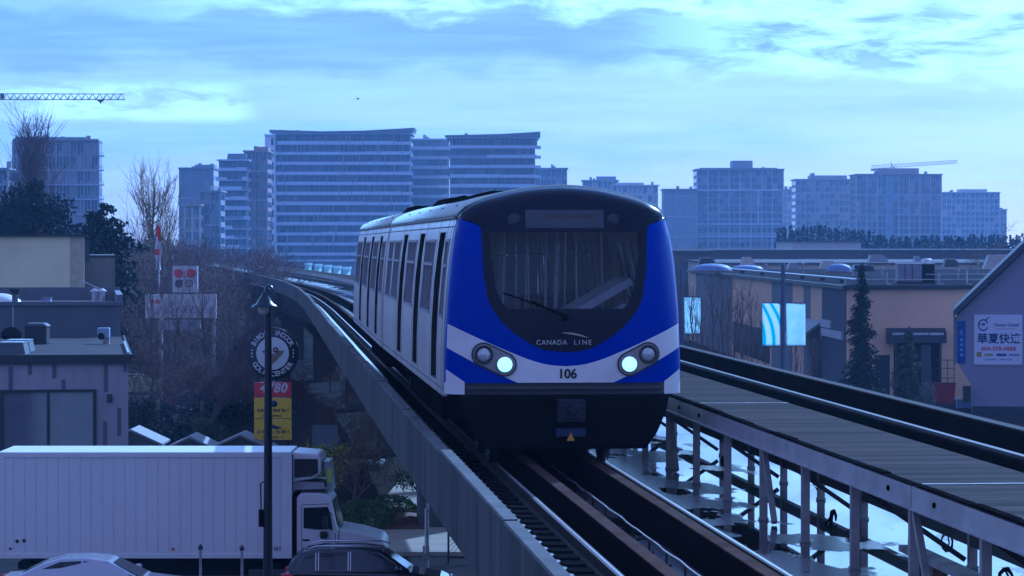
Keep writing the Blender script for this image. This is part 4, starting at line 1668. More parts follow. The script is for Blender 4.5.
# ================================================================ street lamp and signs
D = 66.0
LAMPM = mat('lamp_post_paint', (0.015, 0.018, 0.025), 0.4)
lp = thing('street_lamp', 'tall dark street lamp with bell shade in front of white truck', 'street lamp', G(267.5, D), -YAW)
zt = ZZ(301, D)
mb = MB()
mb.tube([(0, 0, 0), (0, 0, 2.5), (0.015, 0, zt - 0.2), (0.02, 0, zt)], [0.11, 0.105, 0.075, 0.07], 12)
mb.lathe([(0.2, 0), (0.2, 0.5), (0.13, 0.62)], n=12)
mb.obj('pole', LAMPM, lp)
mb = MB()
cx_ = 0.04
mb.tube([(0.02 + 0.11, 0, zt - 0.05), (0.13, 0, zt + 0.12), (0.12, 0, zt + 0.25), (0.07, 0, zt + 0.33), (0.0, 0, zt + 0.35), (-0.04, 0, zt + 0.30), (-0.045, 0, zt + 0.15)], 0.03, 8)
mb.obj('crook', mat('lamp_sheen', (0.10, 0.12, 0.14), 0.3, 0.6), lp)  # paler than the pole, the curve's highlight put into its colour
mb = MB()
mb.lathe([(0.29, -0.13), (0.28, -0.10), (0.20, -0.06), (0.15, 0.02), (0.10, 0.10), (0.06, 0.16), (0.05, 0.2)], (-0.05, -0.16, zt), 20)
mb.obj('shade', mat('lamp_shade_green', (0.03, 0.05, 0.055), 0.25, 0.4), lp)
MB().lathe([(0.02, -0.32), (0.1, -0.28), (0.13, -0.2), (0.12, -0.132)], (-0.08, -0.16, zt), 14).obj('globe', mat('frosted_globe', (0.6, 0.62, 0.5), 0.3), lp)
zz1, zz2 = ZZ(510, D), ZZ(482, D)
mb = MB()
mb.box(-0.2, -0.09, -0.08, 0.08, ZZ(527, D), zz1)
mb.obj('control_box', MATTE, lp, bevel=0.01)
mb = MB()
mb.tube([(-0.08, 0, zz2), (-0.16, 0, zz2 - 0.03), (-0.15, 0, zz1)], 0.018, 6)
mb.obj('bracket', MATTE, lp)

D = 115.0
BIRD = thing('golf_centre_sign', 'round black and white golf centre sign above red and yellow boards', 'sign', G(272.5, D), -YAW)
zc = ZZ(353.5, D)
R_ = 26 / FPX * D
SW = mat('sign_white', (0.62, 0.64, 0.64), 0.5, var=0.05)
SK = mat('sign_black', (0.02, 0.022, 0.03), 0.5)
disc = MB().lathe([(0.001, 0.0), (R_, 0.0), (R_, 0.22), (0.001, 0.22)], (0, 0, zc), 48, axis='y').obj('round_board', SK, BIRD)
MB().lathe([(R_ * 0.63, -0.012), (R_ * 0.63, -0.002), (0.001, -0.002)], (0, 0, zc), 40, axis='y').obj('white_centre', SW, disc)
mb = MB()


def flat_ngon(mb, pts, y, m=0):
    mb.add([(x, y, z) for x, z in pts] + [(x, y + 0.006, z) for x, z in pts],
           [tuple(range(len(pts)))] + [(i, (i + 1) % len(pts), (i + 1) % len(pts) + len(pts), i + len(pts)) for i in range(len(pts))], m)


# a bird with raised wings and a round head
flat_ngon(mb, [(-0.03, zc - 0.42), (0.14, zc - 0.30), (0.40, zc - 0.02), (0.46, zc + 0.12), (0.2, zc + 0.10), (0.08, zc - 0.02), (-0.1, zc + 0.04), (-0.34, zc + 0.14), (-0.42, zc + 0.06), (-0.22, zc - 0.08), (-0.1, zc - 0.2)], -0.022)
mb.obj('bird_emblem', mat('emblem_brown', (0.20, 0.15, 0.10), 0.6), disc)
mb = MB()
mb.lathe([(0.001, -0.032), (0.11, -0.03), (0.11, -0.023)], (0.12, 0, zc + 0.14), 16, axis='y')
mb.lathe([(0.001, -0.040), (0.055, -0.038), (0.055, -0.032)], (0.12, 0, zc + 0.14), 12, axis='y', m=1)
mb.obj('emblem_head', [SK, mat('emblem_tan', (0.45, 0.33, 0.2), 0.6)], disc)
mb = MB()
top = 'BIRDIE INDOOR'
rr_ = R_ * 0.80
for i, ch in enumerate(top):
    a = radians(62 - 124 * i / (len(top) - 1))
    M = Matrix.Translation((-rr_ * sin(a), -0.012, zc + rr_ * cos(a))) @ Matrix.Rotation(-a, 4, 'Y') @ M0
    if ch != ' ':
        mb.text(ch, M, 0.27, 0.004, 0.006)
bot = 'GOLF CENTER'
for i, ch in enumerate(bot):
    a = radians(-58 + 116 * i / (len(bot) - 1))
    M = Matrix.Translation((rr_ * sin(a), -0.012, zc - rr_ * cos(a))) @ Matrix.Rotation(-a, 4, 'Y') @ M0
    if ch != ' ':
        mb.text(ch, M, 0.27, 0.004, 0.006)
for sg in (-1, 1):
    for k in (-1, 0, 1):
        a = radians(90 + k * 9)
        mb.lathe([(0.001, -0.014), (0.035, -0.012), (0.035, -0.003)], (sg * rr_ * sin(a), 0, zc + rr_ * cos(a)), 8, axis='y')
mb.obj('sign_lettering', SW, disc)
hw = 18.5 / FPX * D
MB().box(-hw, hw, 0, 0.3, ZZ(397, D), ZZ(382.5, D)).obj('number_board', mat('sign_red', (0.50, 0.03, 0.05), 0.5), BIRD)
mb = MB()
mb.text('4780', Matrix.Translation((0.02, -0.004, ZZ(388.5, D))) @ M0, 0.50, 0.004, 0.014, shear=0.2, spacing=1.08)
mb.obj('street_number', SW, BIRD)
for (ya, yb, s1_, s2_) in ((398, 418.5, 'WHAT A TIME 2 DRIVE', 'INDOOR SCREEN GOLF'), (419.5, 440, 'HIT IT HERE AND NOW', 'LESSONS')):
    q = MB().box(-hw, hw, 0, 0.28, ZZ(yb, D), ZZ(ya, D)).obj('yellow_board', YELLOW, BIRD)
    za, zb = ZZ(ya, D), ZZ(yb, D)
    mb = MB()
    # small dark word shapes, unreadable at this distance in the photograph
    r = random.Random(int(ya))
    for row, (zq, hh, mg) in enumerate(((zb + 0.31, 0.17, 0.12), (zb + 0.10, 0.10, 0.32))):
        x = -hw + mg
        while x < hw - mg:
            w_ = r.uniform(0.025, 0.06)
            mb.box(x, x + w_, -0.006, 0, zq - hh / 2 * r.uniform(0.3, 1), zq + hh / 2 * r.uniform(0.4, 1))
            x += w_ + r.choice((0.01, 0.01, 0.014, 0.014, 0.07))
    mb.obj('board_lettering', mat('board_ink', (0.10, 0.09, 0.05), 0.6), q)
    mb = MB()
    c_ = (0.06, 0, za - 0.23)
    if ya < 400:
        mb.lathe([(0.001, -0.008), (0.13, -0.006), (0.13, 0)], c_, 16, axis='y')
    else:
        flat_ngon(mb, [(c_[0] - 0.3, c_[2] + 0.1), (c_[0] + 0.32, c_[2] - 0.1), (c_[0] + 0.1, c_[2] - 0.16), (c_[0] - 0.05, c_[2] - 0.13)], -0.007)
    mb.obj('board_mark', NAVY, q)
mb = MB()
for sg in (-1, 1):
    mb = MB().box(sg * hw * 0.8 - 0.07, sg * hw * 0.8 + 0.07, 0.302, 0.44, 0, zc)
    mb.obj('post', STEELD, BIRD)

D = 170.0
PY = thing('petal_pylon_sign', 'white pylon sign with two red petals above a wide faded board', 'sign', G(185, D), -YAW)
ox = LX(185, D)
SWP = mat('faded_sign_white', (0.50, 0.48, 0.52), 0.6, var=0.1)
sq = MB().box(LX(172.5, D) - ox, LX(197.5, D) - ox, 0, 0.4, ZZ(292.5, D), ZZ(266, D)).obj('square_board', SWP, PY)
ps = 12.5 / FPX * D / 0.72 * 0.5


def petal(cx, cz, ang, L, W, y, mbx):
    pts = []
    for k in range(9):
        t_ = k / 8
        pts.append((L * (t_ - 0.5), W * sin(pi * t_) ** 0.8))
    for k in range(1, 8):
        t_ = 1 - k / 8
        pts.append((L * (t_ - 0.5), -W * sin(pi * t_) ** 0.8))
    ca, sa = cos(ang), sin(ang)
    flat_ngon(mbx, [(cx + x * ca - z * sa, cz + x * sa + z * ca) for x, z in pts], y)


pxm = FPX / D
zc = ZZ(273.5, D)
m1, m2 = MB(), MB()
petal(-6.3 / pxm, zc, -0.55, 11.0 / pxm, 4.6 / pxm, -0.007, m1)
petal(6.0 / pxm, zc, 0.55, 11.0 / pxm, 4.6 / pxm, -0.007, m1)
petal(-6.0 / pxm, zc - 10 / pxm, 0.75, 10.0 / pxm, 4.2 / pxm, -0.007, m2)
m1.obj('red_petal', mat('petal_red', (0.42, 0.05, 0.09), 0.5), sq)
n_ = 18
for k in range(n_):
    a0_, a1_ = 2 * pi * k / n_, 2 * pi * (k + 1) / n_
    for rr_, ww in ((3.6, 0.5), (1.6, 0.4)):
        m2.bar(((3.8 + rr_ * cos(a0_)) / pxm, -0.006, zc + (-10 + rr_ * sin(a0_)) / pxm), ((3.8 + rr_ * cos(a1_)) / pxm, -0.006, zc + (-10 + rr_ * sin(a1_)) / pxm), 0.01, ww * 2.4 / pxm)
m2.obj('dark_petal', mat('petal_dark', (0.08, 0.08, 0.10), 0.5), sq)
wb = MB().box(LX(145, D) - ox, LX(216, D) - ox, 0, 0.4, ZZ(318, D), ZZ(294.5, D)).obj('wide_board', SWP, PY)
mb = MB()
mb.text('KOREAN HOUSE', Matrix.Translation((LX(180, D) - ox, -0.004, ZZ(310.5, D))) @ M0, 0.50, 0.004, 0.008)
mb.obj('board_lettering', mat('faded_letters', (0.33, 0.29, 0.37), 0.6), wb)
mb = MB()
petal(LX(152, D) - ox, ZZ(301.5, D), -0.5, 5.5 / pxm, 2.2 / pxm, -0.007, mb)
petal(LX(157.5, D) - ox, ZZ(301.5, D), 0.5, 5.5 / pxm, 2.2 / pxm, -0.007, mb)
mb.obj('red_mark', mat('petal_red', (0.42, 0.05, 0.09), 0.5), wb)
lb = MB().box(LX(158, D) - ox, LX(200, D) - ox, 0, 0.35, ZZ(330, D), ZZ(320, D)).obj('lower_board', mat('lower_board_mauve', (0.30, 0.28, 0.34), 0.6), PY)
for px in (160, 213):
    MB().box(LX(px - 1.5, D) - ox, LX(px + 1.5, D) - ox, 0.401, 0.6, 0, ZZ(300, D)).obj('post', SWP, PY)

D = 200.0
fl = thing('flagpole', 'thin white flagpole rising from the bare trees', 'flagpole', G(159, D), -YAW)
MB().tube([(0, 0, 0), (0, 0, ZZ(221, D))], [0.07, 0.035], 8).obj('pole', WHITE, fl)
MB().lathe([(0.01, 0.16), (0.07, 0.1), (0.07, 0.04), (0.01, 0)], (0, 0, ZZ(221, D)), 10).obj('finial', ALU, fl)
# limp flag: hangs in folds
mb = MB()
zt, zb = ZZ(225, D), ZZ(270, D)


def flg(u, v):
    z = zt + (zb - zt) * v
    w_ = 0.06 + 0.30 * min(1, v * 2.4) * (1 - 0.5 * v) + 0.06 * sin(v * 13)
    x = -0.02 + (u - 0.55) * w_ * 1.6
    return (x, -0.12 + 0.16 * sin(u * 9 + v * 4) * (0.3 + v), z)


mb.grid(flg, 14, 30)
mb.m = [1 if (0.36 < ((k % 30) / 30) < 0.52 or 0.66 < ((k % 30) / 30) or (0.24 < ((k % 30) / 30) < 0.36 and (k // 30) < 7) or (0.52 < ((k % 30) / 30) < 0.66 and (k // 30) > 10)) else 0 for k in range(14 * 30)]
FLW = mat('flag_white', (0.7, 0.7, 0.7), 0.7)
FLR = mat('flag_red', (0.62, 0.05, 0.04), 0.7)
mb.obj('limp_flag', [FLR, FLW], label='red and white flag hanging limp on the thin pole', cat='flag', loc=G(159, D), rz=-YAW)

# ================================================================ vehicles
CARGLASS = mat('car_glass', (0.012, 0.014, 0.018), 0.06, var=0.2)
CHROME = mat('chrome_trim', (0.6, 0.6, 0.62), 0.18, 1.0, var=0.05)
TAIL = mat('tail_lamp_red', (0.45, 0.02, 0.03), 0.2)


def make_car(t_, paint, body, cabin, glassq, hwb, hw_roof, zbelt, zroof, wheels, trim, wr=0.33, rails=False):
    def hwl(z):
        if z <= zbelt:
            return hwb * (0.94 + 0.06 * min(1, max(0, (z - 0.2) / 0.5)))
        return hwb - 0.04 + (hw_roof - hwb + 0.04) * (z - zbelt) / (zroof - zbelt)
    b = MB().prism(body, 'y', 0, 0, hw=lambda z: hwb)
    b.obj('body', paint, t_, bevel=0.09, seg=3)
    c = MB().prism(cabin, 'y', 0, 0, hw=hwl)
    c.obj('cabin', paint, t_, bevel=0.05, seg=3)
    for sg in (-1, 1):
        for q in glassq:
            m_ = MB()
            v = [(x, sg * (hwl(z) + 0.006), z) for x, z in q]
            m_.add(v, [tuple(range(len(v)))[::-sg]])
            w_ = m_.obj('window', CARGLASS, t_)
            if trim:
                k = MB()
                for i in range(len(q)):
                    p0_, p1_ = q[i], q[(i + 1) % len(q)]
                    k.bar((p0_[0], sg * (hwl(p0_[1]) + 0.008), p0_[1]), (p1_[0], sg * (hwl(p1_[1]) + 0.008), p1_[1]), 0.02, 0.03)
                k.obj('window_trim', trim, w_)
        mi = MB()
        fx = max(x for q in glassq for x, z in q) - 0.15
        mi.lathe([(0.02, -0.10), (0.09, -0.06), (0.10, 0.03), (0.05, 0.08)], (fx, sg * (hwb + 0.10), zbelt + 0.10), 10, axis='x')
        mi.bar((fx, sg * (hwb - 0.04), zbelt + 0.03), (fx, sg * (hwb + 0.08), zbelt + 0.08), 0.04)
        mi.obj('mirror', paint, t_)
    # windscreen and rear glass
    for (pa, pb) in ((cabin[1], cabin[2]), (cabin[-1], cabin[-2])):
        (x0, z0), (x1, z1) = pa, pb
        u = 0.12
        xa, za, xb_, zb_ = x0 + (x1 - x0) * u, z0 + (z1 - z0) * u, x1 - (x1 - x0) * u, z1 - (z1 - z0) * u
        sgx = 0.012 if x0 > 0 else -0.012
        m_ = MB()
        ya, yb = hwl(za) - 0.10, hwl(zb_) - 0.08
        m_.add([(xa + sgx, -ya, za + .01), (xa + sgx, ya, za + .01), (xb_ + sgx, yb, zb_ + .01), (xb_ + sgx, -yb, zb_ + .01)], [(0, 1, 2, 3)])
        m_.obj('windscreen' if x0 > 0 else 'rear_window', CARGLASS, t_)
    for wx in wheels:
        for sg in (-1, 1):
            w_ = MB().lathe([(wr - 0.02, -0.11), (wr, -0.08), (wr, 0.08), (wr - 0.02, 0.11)], (wx, sg * (hwb - 0.1), wr), 24, axis='y').obj('wheel', RUBBER, t_)
            MB().lathe([(wr * 0.62, -0.02), (wr * 0.6, 0.02), (0.05, 0.03)] if sg > 0 else [(0.05, -0.03), (wr * 0.6, -0.02), (wr * 0.62, 0.02)], (wx, sg * (hwb + 0.005), wr), 18, axis='y').obj('rim', ALU, w_)
    xb0 = min(x for x, z in body)
    xb1 = max(x for x, z in body)
    for sg in (-1, 1):
        MB().box(xb0 - 0.0, xb0 + 0.34, min(sg * hwb * 0.75, sg * (hwb + 0.012)), max(sg * hwb * 0.75, sg * (hwb + 0.012)), zbelt - 0.20, zbelt - 0.03).obj('tail_lamp', TAIL, t_, bevel=0.04)
        MB().box(xb1 - 0.3, xb1 - 0.02, sg * hwb * 0.8 - 0.14, sg * hwb * 0.8 + 0.15, zbelt - 0.38, zbelt - 0.22).obj('headlight', mat('headlamp_clear', (0.6, 0.62, 0.65), 0.1), t_, bevel=0.04)
        m_ = MB()
        for hx in (-0.35, 0.72):
            m_.box(hx - 0.1, hx + 0.1, sg * (hwb + 0.012) - 0.01, sg * (hwb + 0.012) + 0.01, zbelt - 0.12, zbelt - 0.09)
        m_.obj('door_handle', CHROME if trim else paint, t_)
    if rails:
        for sg in (-1, 1):
            MB().tube([(-1.5, sg * (hw_roof - 0.02), zroof - 0.02), (-1.3, sg * (hw_roof - 0.02), zroof + 0.045), (0.35, sg * (hw_roof - 0.02), zroof + 0.045), (0.55, sg * (hw_roof - 0.02), zroof - 0.02)], 0.02, 6).obj('roof_rail', CHROME, t_)


# SUV in the kerb lane
D = 77.0
suv = thing('parked_car', 'dark sport utility car with chrome window trim passing the white truck', 'car', G(368, D), -YAW)
NVY = mat('dark_navy_paint', (0.010, 0.012, 0.022), 0.22, var=0.05, coat=0.8)
make_car(suv, NVY,
         [(-2.2, 0.32), (2.15, 0.32), (2.22, 0.6), (2.18, 0.82), (1.9, 0.95), (1.15, 1.08), (-1.9, 1.13), (-2.18, 1.0), (-2.24, 0.7)],
         [(-2.0, 1.08), (1.20, 1.05), (0.36, 1.64), (-0.1, 1.70), (-1.2, 1.69), (-1.72, 1.60), (-2.08, 1.2)],
         [[(0.98, 1.12), (0.33, 1.57), (-0.42, 1.60), (-0.42, 1.12)], [(-0.48, 1.12), (-0.48, 1.60), (-1.25, 1.58), (-1.25, 1.12)], [(-1.32, 1.12), (-1.32, 1.575), (-1.62, 1.5), (-1.82, 1.2), (-1.75, 1.12)]],
         0.93, 0.70, 1.08, 1.70, (-1.38, 1.38), CHROME, 0.37, True)
D = 75.5
sed = thing('parked_car', 'pale silver sedan below the white cargo box of the truck', 'car', G(98, D), -YAW)
SILV = mat('silver_paint', (0.50, 0.52, 0.56), 0.25, 0.4, var=0.04, coat=0.7)
make_car(sed, SILV,
         [(-2.3, 0.3), (2.25, 0.3), (2.35, 0.55), (2.28, 0.74), (1.8, 0.88), (1.0, 0.98), (-1.5, 1.02), (-2.2, 0.98), (-2.34, 0.7)],
         [(-1.75, 0.95), (1.15, 0.95), (0.30, 1.39), (-0.2, 1.455), (-0.75, 1.44), (-1.2, 1.32), (-1.72, 1.06)],
         [[(0.95, 1.0), (0.28, 1.34), (-0.25, 1.385), (-0.25, 1.0)], [(-0.31, 1.0), (-0.31, 1.385), (-0.8, 1.36), (-1.35, 1.14), (-1.42, 1.0)]],
         0.90, 0.62, 0.96, 1.455, (-1.4, 1.42), None, 0.33)
sed.scale = (1.12, 1.06, 1.10)

# refrigerated truck
D = 81.0
TB = mat('truck_white', (0.76, 0.75, 0.75), 0.42, var=0.05, scale=0.7, dirt=(0.58, 0.57, 0.58), stretch=(1, 1, 0.3))
trk = thing('cargo_truck', 'white refrigerated box truck standing side on across the street', 'truck', G(146.5, D), -YAW)
Lh = 289 / 2 / FPX * D
zb, zt = ZZ(558, D), ZZ(453.5, D)
mb = MB()
mb.box(-Lh - 0.15, Lh, 0, 2.62, zb, zt)
bx = mb.obj('cargo_box', TB, trk, bevel=0.02)
MB().box(-Lh - 0.12, Lh - 0.03, 0.03, 2.59, zt + 0.001, zt + 0.03).obj('box_roof', WHITE, bx)
mb = MB()
mb.box(-Lh - 0.16, Lh + 0.01, -0.025, -0.001, zt - 0.11, zt + 0.015)
mb.box(-Lh - 0.16, Lh + 0.01, -0.025, -0.001, zb - 0.02, zb + 0.1)
mb.box(-Lh - 0.165, -Lh + 0.06, -0.028, -0.001, zb + 0.101, zt - 0.111)
mb.box(Lh - 0.22, Lh + 0.015, -0.028, -0.001, zb + 0.101, zt - 0.111)
mb.obj('box_trim', WHITE, bx)
mb = MB()
k = 26
for j in range(1, k):
    x = -Lh + 2 * Lh * j / k
    mb.box(x - 0.008, x + 0.008, -0.006, -0.0005, zb + 0.1, zt - 0.12)
mb.obj('panel_seams', mat('seam_grey', (0.58, 0.57, 0.60), 0.5), bx)
for (px, py, rr) in ((16.5, 541.5, 0.05), (23.5, 541, 0.05), (9.5, 549, 0.035)):
    MB().lathe([(rr, -0.02), (rr, 0)], (LX(px, D) - LX(146.5, D), -0.001, ZZ(py, D)), 10, axis='y').obj('marker_light', BLACK, bx)
MB().lathe([(0.045, -0.02), (0.045, 0)], (LX(172.5, D) - LX(146.5, D), -0.001, ZZ(549.5, D)), 10, axis='y').obj('marker_light', mat('amber_lens', (0.5, 0.14, 0.02), 0.3), bx)
mb = MB()
mb.text('6H', Matrix.Translation((LX(277, D) - LX(146.5, D), -0.03, ZZ(549, D))) @ M0, 0.16, 0.002)
mb.obj('unit_marking', mat('number_black', (0.01, 0.01, 0.015), 0.5), bx)


def tX(px):
    return LX(px, D) - LX(146.5, D)


# refrigeration unit on the box front
z0, z1 = ZZ(478, D), ZZ(455, D)
rf = MB().prism([(Lh + 0.02, z1 + 0.06), (tX(318), z1 + 0.0), (tX(321), z1 - 0.12), (tX(320), z0 + 0.1), (tX(312), z0 - 0.05), (Lh + 0.02, z0 - 0.14)], 'y', 0.22, 2.3).obj('refrigeration_unit', WHITE, trk, bevel=0.06)
MB().prism([(tX(293.5), z1 - 0.13), (tX(317), z1 - 0.13), (tX(317.5), z0 + 0.12), (tX(311), z0 + 0.02), (tX(293.5), z0 - 0.02)], 'y', 0.205, 0.219).obj('side_grille', BLACK, rf)
MB().prism([(Lh + 0.02, ZZ(482, D)), (tX(323), ZZ(484, D)), (tX(324), ZZ(490, D)), (Lh + 0.02, ZZ(491, D))], 'y', 0.3, 2.2).obj('unit_bracket', mat('bracket_grey', (0.35, 0.35, 0.37), 0.5), rf)
fr = MB().prism([(tX(322), ZZ(463, D)), (tX(328), ZZ(463, D)), (tX(331), ZZ(494, D)), (tX(327), ZZ(494, D))], 'y', 0.5, 2.0)
fr.obj('green_fairing', mat('fairing_grey', (0.35, 0.37, 0.4), 0.4), trk)
MB().box(tX(326), tX(330), 0.46, 0.499, ZZ(484, D), ZZ(470, D)).obj('reflective_sticker', mat('hi_vis_yellow', (0.55, 0.72, 0.02), 0.5), trk)
# cab
cz = ZZ(494, D)
cab_p = [(tX(296), 0.75), (tX(336), 0.75), (tX(338), ZZ(531, D)), (tX(336), ZZ(525, D)), (tX(331), ZZ(502, D)), (tX(327), ZZ(495.5, D)), (tX(318), cz), (tX(300), cz), (tX(296), ZZ(498, D))]
cb_ = MB().prism(cab_p, 'y', 0.12, 2.42).obj('cab', TB, trk, bevel=0.05)
hd = MB().prism([(tX(337), 0.75), (tX(384), 0.75), (tX(385), ZZ(545, D)), (tX(380), ZZ(538.5, D)), (tX(360), ZZ(533, D)), (tX(338), ZZ(529, D))], 'y', 0.2, 2.34).obj('hood', TB, trk, bevel=0.07)
MB().prism([(tX(303), ZZ(529, D)), (tX(303), ZZ(508.5, D)), (tX(327), ZZ(507.5, D)), (tX(330), ZZ(514, D)), (tX(332), ZZ(530, D)), (tX(318), ZZ(530.5, D))], 'y', 0.11, 0.119).obj('side_window', CARGLASS, cb_)
mb = MB()
for a_, b_ in (((tX(301), ZZ(560, D)), (tX(301), ZZ(505.5, D))), ((tX(301), ZZ(505.5, D)), (tX(329), ZZ(504.5, D))), ((tX(335), ZZ(534, D)), (tX(335), ZZ(560, D)))):
    mb.bar((a_[0], 0.115, a_[1]), (b_[0], 0.115, b_[1]), 0.012, 0.02)
mb.obj('door_seam', mat('seam_dark', (0.2, 0.2, 0.22), 0.5), cb_)
MB().add([(tX(338) + .012, 0.3, ZZ(529, D)), (tX(338) + .012, 2.24, ZZ(529, D)), (tX(331.5) + .012, 2.2, ZZ(502, D)), (tX(331.5) + .012, 0.34, ZZ(502, D))], [(0, 1, 2, 3)]).obj('windscreen', CARGLASS, cb_)
mb = MB()
mb.box(tX(322), tX(328), -0.12, -0.02, ZZ(529, D), ZZ(517, D))
mb.bar((tX(326), -0.06, ZZ(528, D)), (tX(333), 0.14, ZZ(531, D)), 0.03)
mb.bar((tX(326), -0.06, ZZ(518, D)), (tX(331), 0.14, ZZ(514, D)), 0.03)
mb.obj('mirror', BLACK, cb_, bevel=0.02)
MB().lathe([(0.08, 0), (0.12, 0.06), (0.1, 0.2)], (tX(323.5), 0.0, ZZ(539, D)), 10).obj('round_mirror', BLACK, cb_)
MB().box(tX(302), tX(309), 0.112, 0.119, ZZ(542, D), ZZ(540, D)).obj('door_badge', mat('number_black', (0.01, 0.01, 0.015), 0.5), cb_)
MB().box(tX(291.6), tX(296) - 0.002, 0.2, 2.3, 0.6, ZZ(497, D)).obj('gap_shade_block', MATTE, trk)  # solid black filler stands in for the shaded gap behind the cab
MB().box(-Lh + 0.3, tX(380), 0.7, 1.8, 0.55, 0.74).obj('chassis', MATTE, trk)
mb = MB()
mb.box(-Lh + 1.0, Lh - 1.2, 0.1, 0.25, zb - 0.5, zb - 0.03)
mb.obj('side_guard', MATTE, trk)
for x in (-Lh + 2.0, tX(352)):
    for yy in (0.3, 2.25):
        w_ = MB().lathe([(0.46, -0.14), (0.48, -0.1), (0.48, 0.1), (0.46, 0.14)], (x, yy, 0.48), 24, axis='y').obj('wheel', RUBBER, trk)
        MB().lathe([(0.26, -0.15), (0.2, -0.12), (0.06, -0.1)], (x, yy, 0.48), 16, axis='y').obj('rim', ALU, w_)
# thin posts on the near kerb
D = 73.0
for i, (px, py, lab) in enumerate(((200, 545, 'thin grey kerb post with pointed cap below the truck box middle'), (241.5, 546, 'thin grey kerb post with pointed cap beside the dark lamp pole'))):
    o = thing('kerb_post', lab, 'post', G(px, D), -YAW, 'thin posts along the kerb')
    h = ZZ(py, D)
    MB().tube([(0, 0, 0), (0, 0, h - 0.12)], 0.035, 8).obj('shaft', STEEL, o)
    MB().lathe([(0.06, h - 0.12), (0.065, h - 0.06), (0.02, h), (0.001, h + 0.03)], n=10).obj('cap', STEELD, o)
D = 80.0
sp = thing('street_sign', 'slim street sign seen edge on beside the guideway parapet', 'sign', G(427.5, D), -YAW)
h = ZZ(503, D)
MB().tube([(0, 0, 0), (0, 0, h)], 0.04, 8).obj('post', STEEL, sp)
MB().box(-0.075, -0.045, -0.22, 0.22, ZZ(553, D), ZZ(509, D)).obj('sign_plate', WHITE, sp)
MB().box(-0.13, 0.05, -0.1, -0.041, ZZ(559, D), ZZ(546, D)).obj('meter_box', STEEL, sp)

# clipped hedges, small trees, sheds, parked cars behind the truck
r = random.Random(11)
for lab, px, d, rx, rz_ in (('rounded clipped hedge right behind the white truck bonnet', 364, 98, 1.0, 0.52), ('rounded clipped hedge nearest the guideway on brown mulch', 392, 101, 0.85, 0.46)):
    t_ = thing('clipped_hedge', lab, 'hedge', G(px, d, 0.1), -YAW, 'clipped hedges on mulch')
    mb = MB()
    leaf_blob(mb, (0, 0, rz_ * 0.85), (rx, 0.9, rz_), 3800, 0.10, r, 0.82)
    mb.obj('foliage', BOX, t_)
    mb = MB()
    for j in range(5):
        a = j * 1.3
        mb.tube([(0.2 * cos(a), 0.2 * sin(a), 0), (rx * 0.6 * cos(a), 0.5 * sin(a), rz_)], [0.03, 0.015], 4)
    mb.obj('stems', BARK, t_)
for lab, px, d, rx, ry, rz_, mm, n in (
        ('loose green shrub behind the hedges near the guideway', 420, 112, 1.2, 1, 0.7, SHRUB, 1200),
        ('yellow-green bush above the truck cab', 326, 112, 1.6, 1.2, 1.3, YELLOWLEAF, 1200),
        ('long dark evergreen shrub at the left of the parking lot', 150, 147, 2.2, 1.2, 1.0, PINE, 2200),
        ('long dark evergreen shrub below the golf sign boards', 228, 150, 2.4, 1.2, 1.1, PINE, 2400),
        ('dark spreading shrub between truck cab and hedges', 350, 118, 1.6, 1.2, 0.9, SHRUB, 1500),
        ('round dark shrub in front of the little gabled sheds', 167, 135, 1.5, 1.0, 1.1, PINE, 1600),
        ('low green shrub behind the smallest gabled shed', 205, 140, 1.3, 1.0, 0.8, SHRUB, 1200)):
    t_ = thing('shrub', lab, 'shrub', G(px, d), -YAW)
    mb = MB()
    for j in range(5):
        leaf_blob(mb, (r.uniform(-.5, .5) * rx, r.uniform(-.5, .5) * ry, rz_ * r.uniform(0.6, 1.3)), (rx * 0.6, ry * 0.6, rz_ * 0.6), n // 5, 0.15, r, 0.4)
    mb.obj('foliage', mm, t_)
    mb = MB()
    for j in range(6):
        a = j * 1.1
        mb.tube([(0, 0, 0), (rx * 0.5 * cos(a), ry * 0.5 * sin(a), rz_ * 1.2)], [0.03, 0.01], 4)
    mb.obj('stems', BARK, t_)
for lab, px, d, w_, py in (('small white gabled shed at the corner of the mauve shop', 131, 112, 1.2, 429), ('smallest pale gabled shed behind the truck roof', 190, 113, 0.95, 436), ('widest grey gabled shed below the golf centre sign', 240, 114, 1.3, 434)):
    t_ = thing('gabled_shed', lab, 'shed', G(px, d), -YAW, 'gabled sheds behind the truck')
    zp = ZZ(py, d)
    ze = zp - w_ * 0.42
    MB().prism([(-w_ * 0.85, 0), (w_ * 0.85, 0), (w_ * 0.85, ze), (0, zp - 0.1), (-w_ * 0.85, ze)], 'y', 0, 2.2).obj('wall', SHADEG, t_)
    for sg in (-1, 1):
        m_ = MB()
        m_.prism([(0, zp), (sg * w_, ze - 0.05), (sg * w_, ze - 0.13), (0, zp - 0.09)][::sg], 'y', -0.2, 2.4)
        m_.obj('roof', mat('shed_roof_grey', (0.24, 0.24, 0.26), 0.7), t_)
t_ = thing('utility_kiosk', 'flat roofed grey kiosk among trees behind the hedges', 'kiosk', G(333, 125), -YAW)
zk = ZZ(463, 125)
MB().box(-1.3, 1.9, 0, 2, 0, zk - 0.1).obj('wall', SHADEG, t_)
MB().box(-1.5, 2.1, -0.15, 2.2, zk - 0.1, zk).obj('roof', mat('kiosk_roof', (0.34, 0.38, 0.42), 0.5), t_)
MB().box(-0.9, 0.2, -0.03, -0.001, 0.9, 1.9).obj('window', mat('kiosk_window', (0.18, 0.2, 0.24), 0.3), t_)
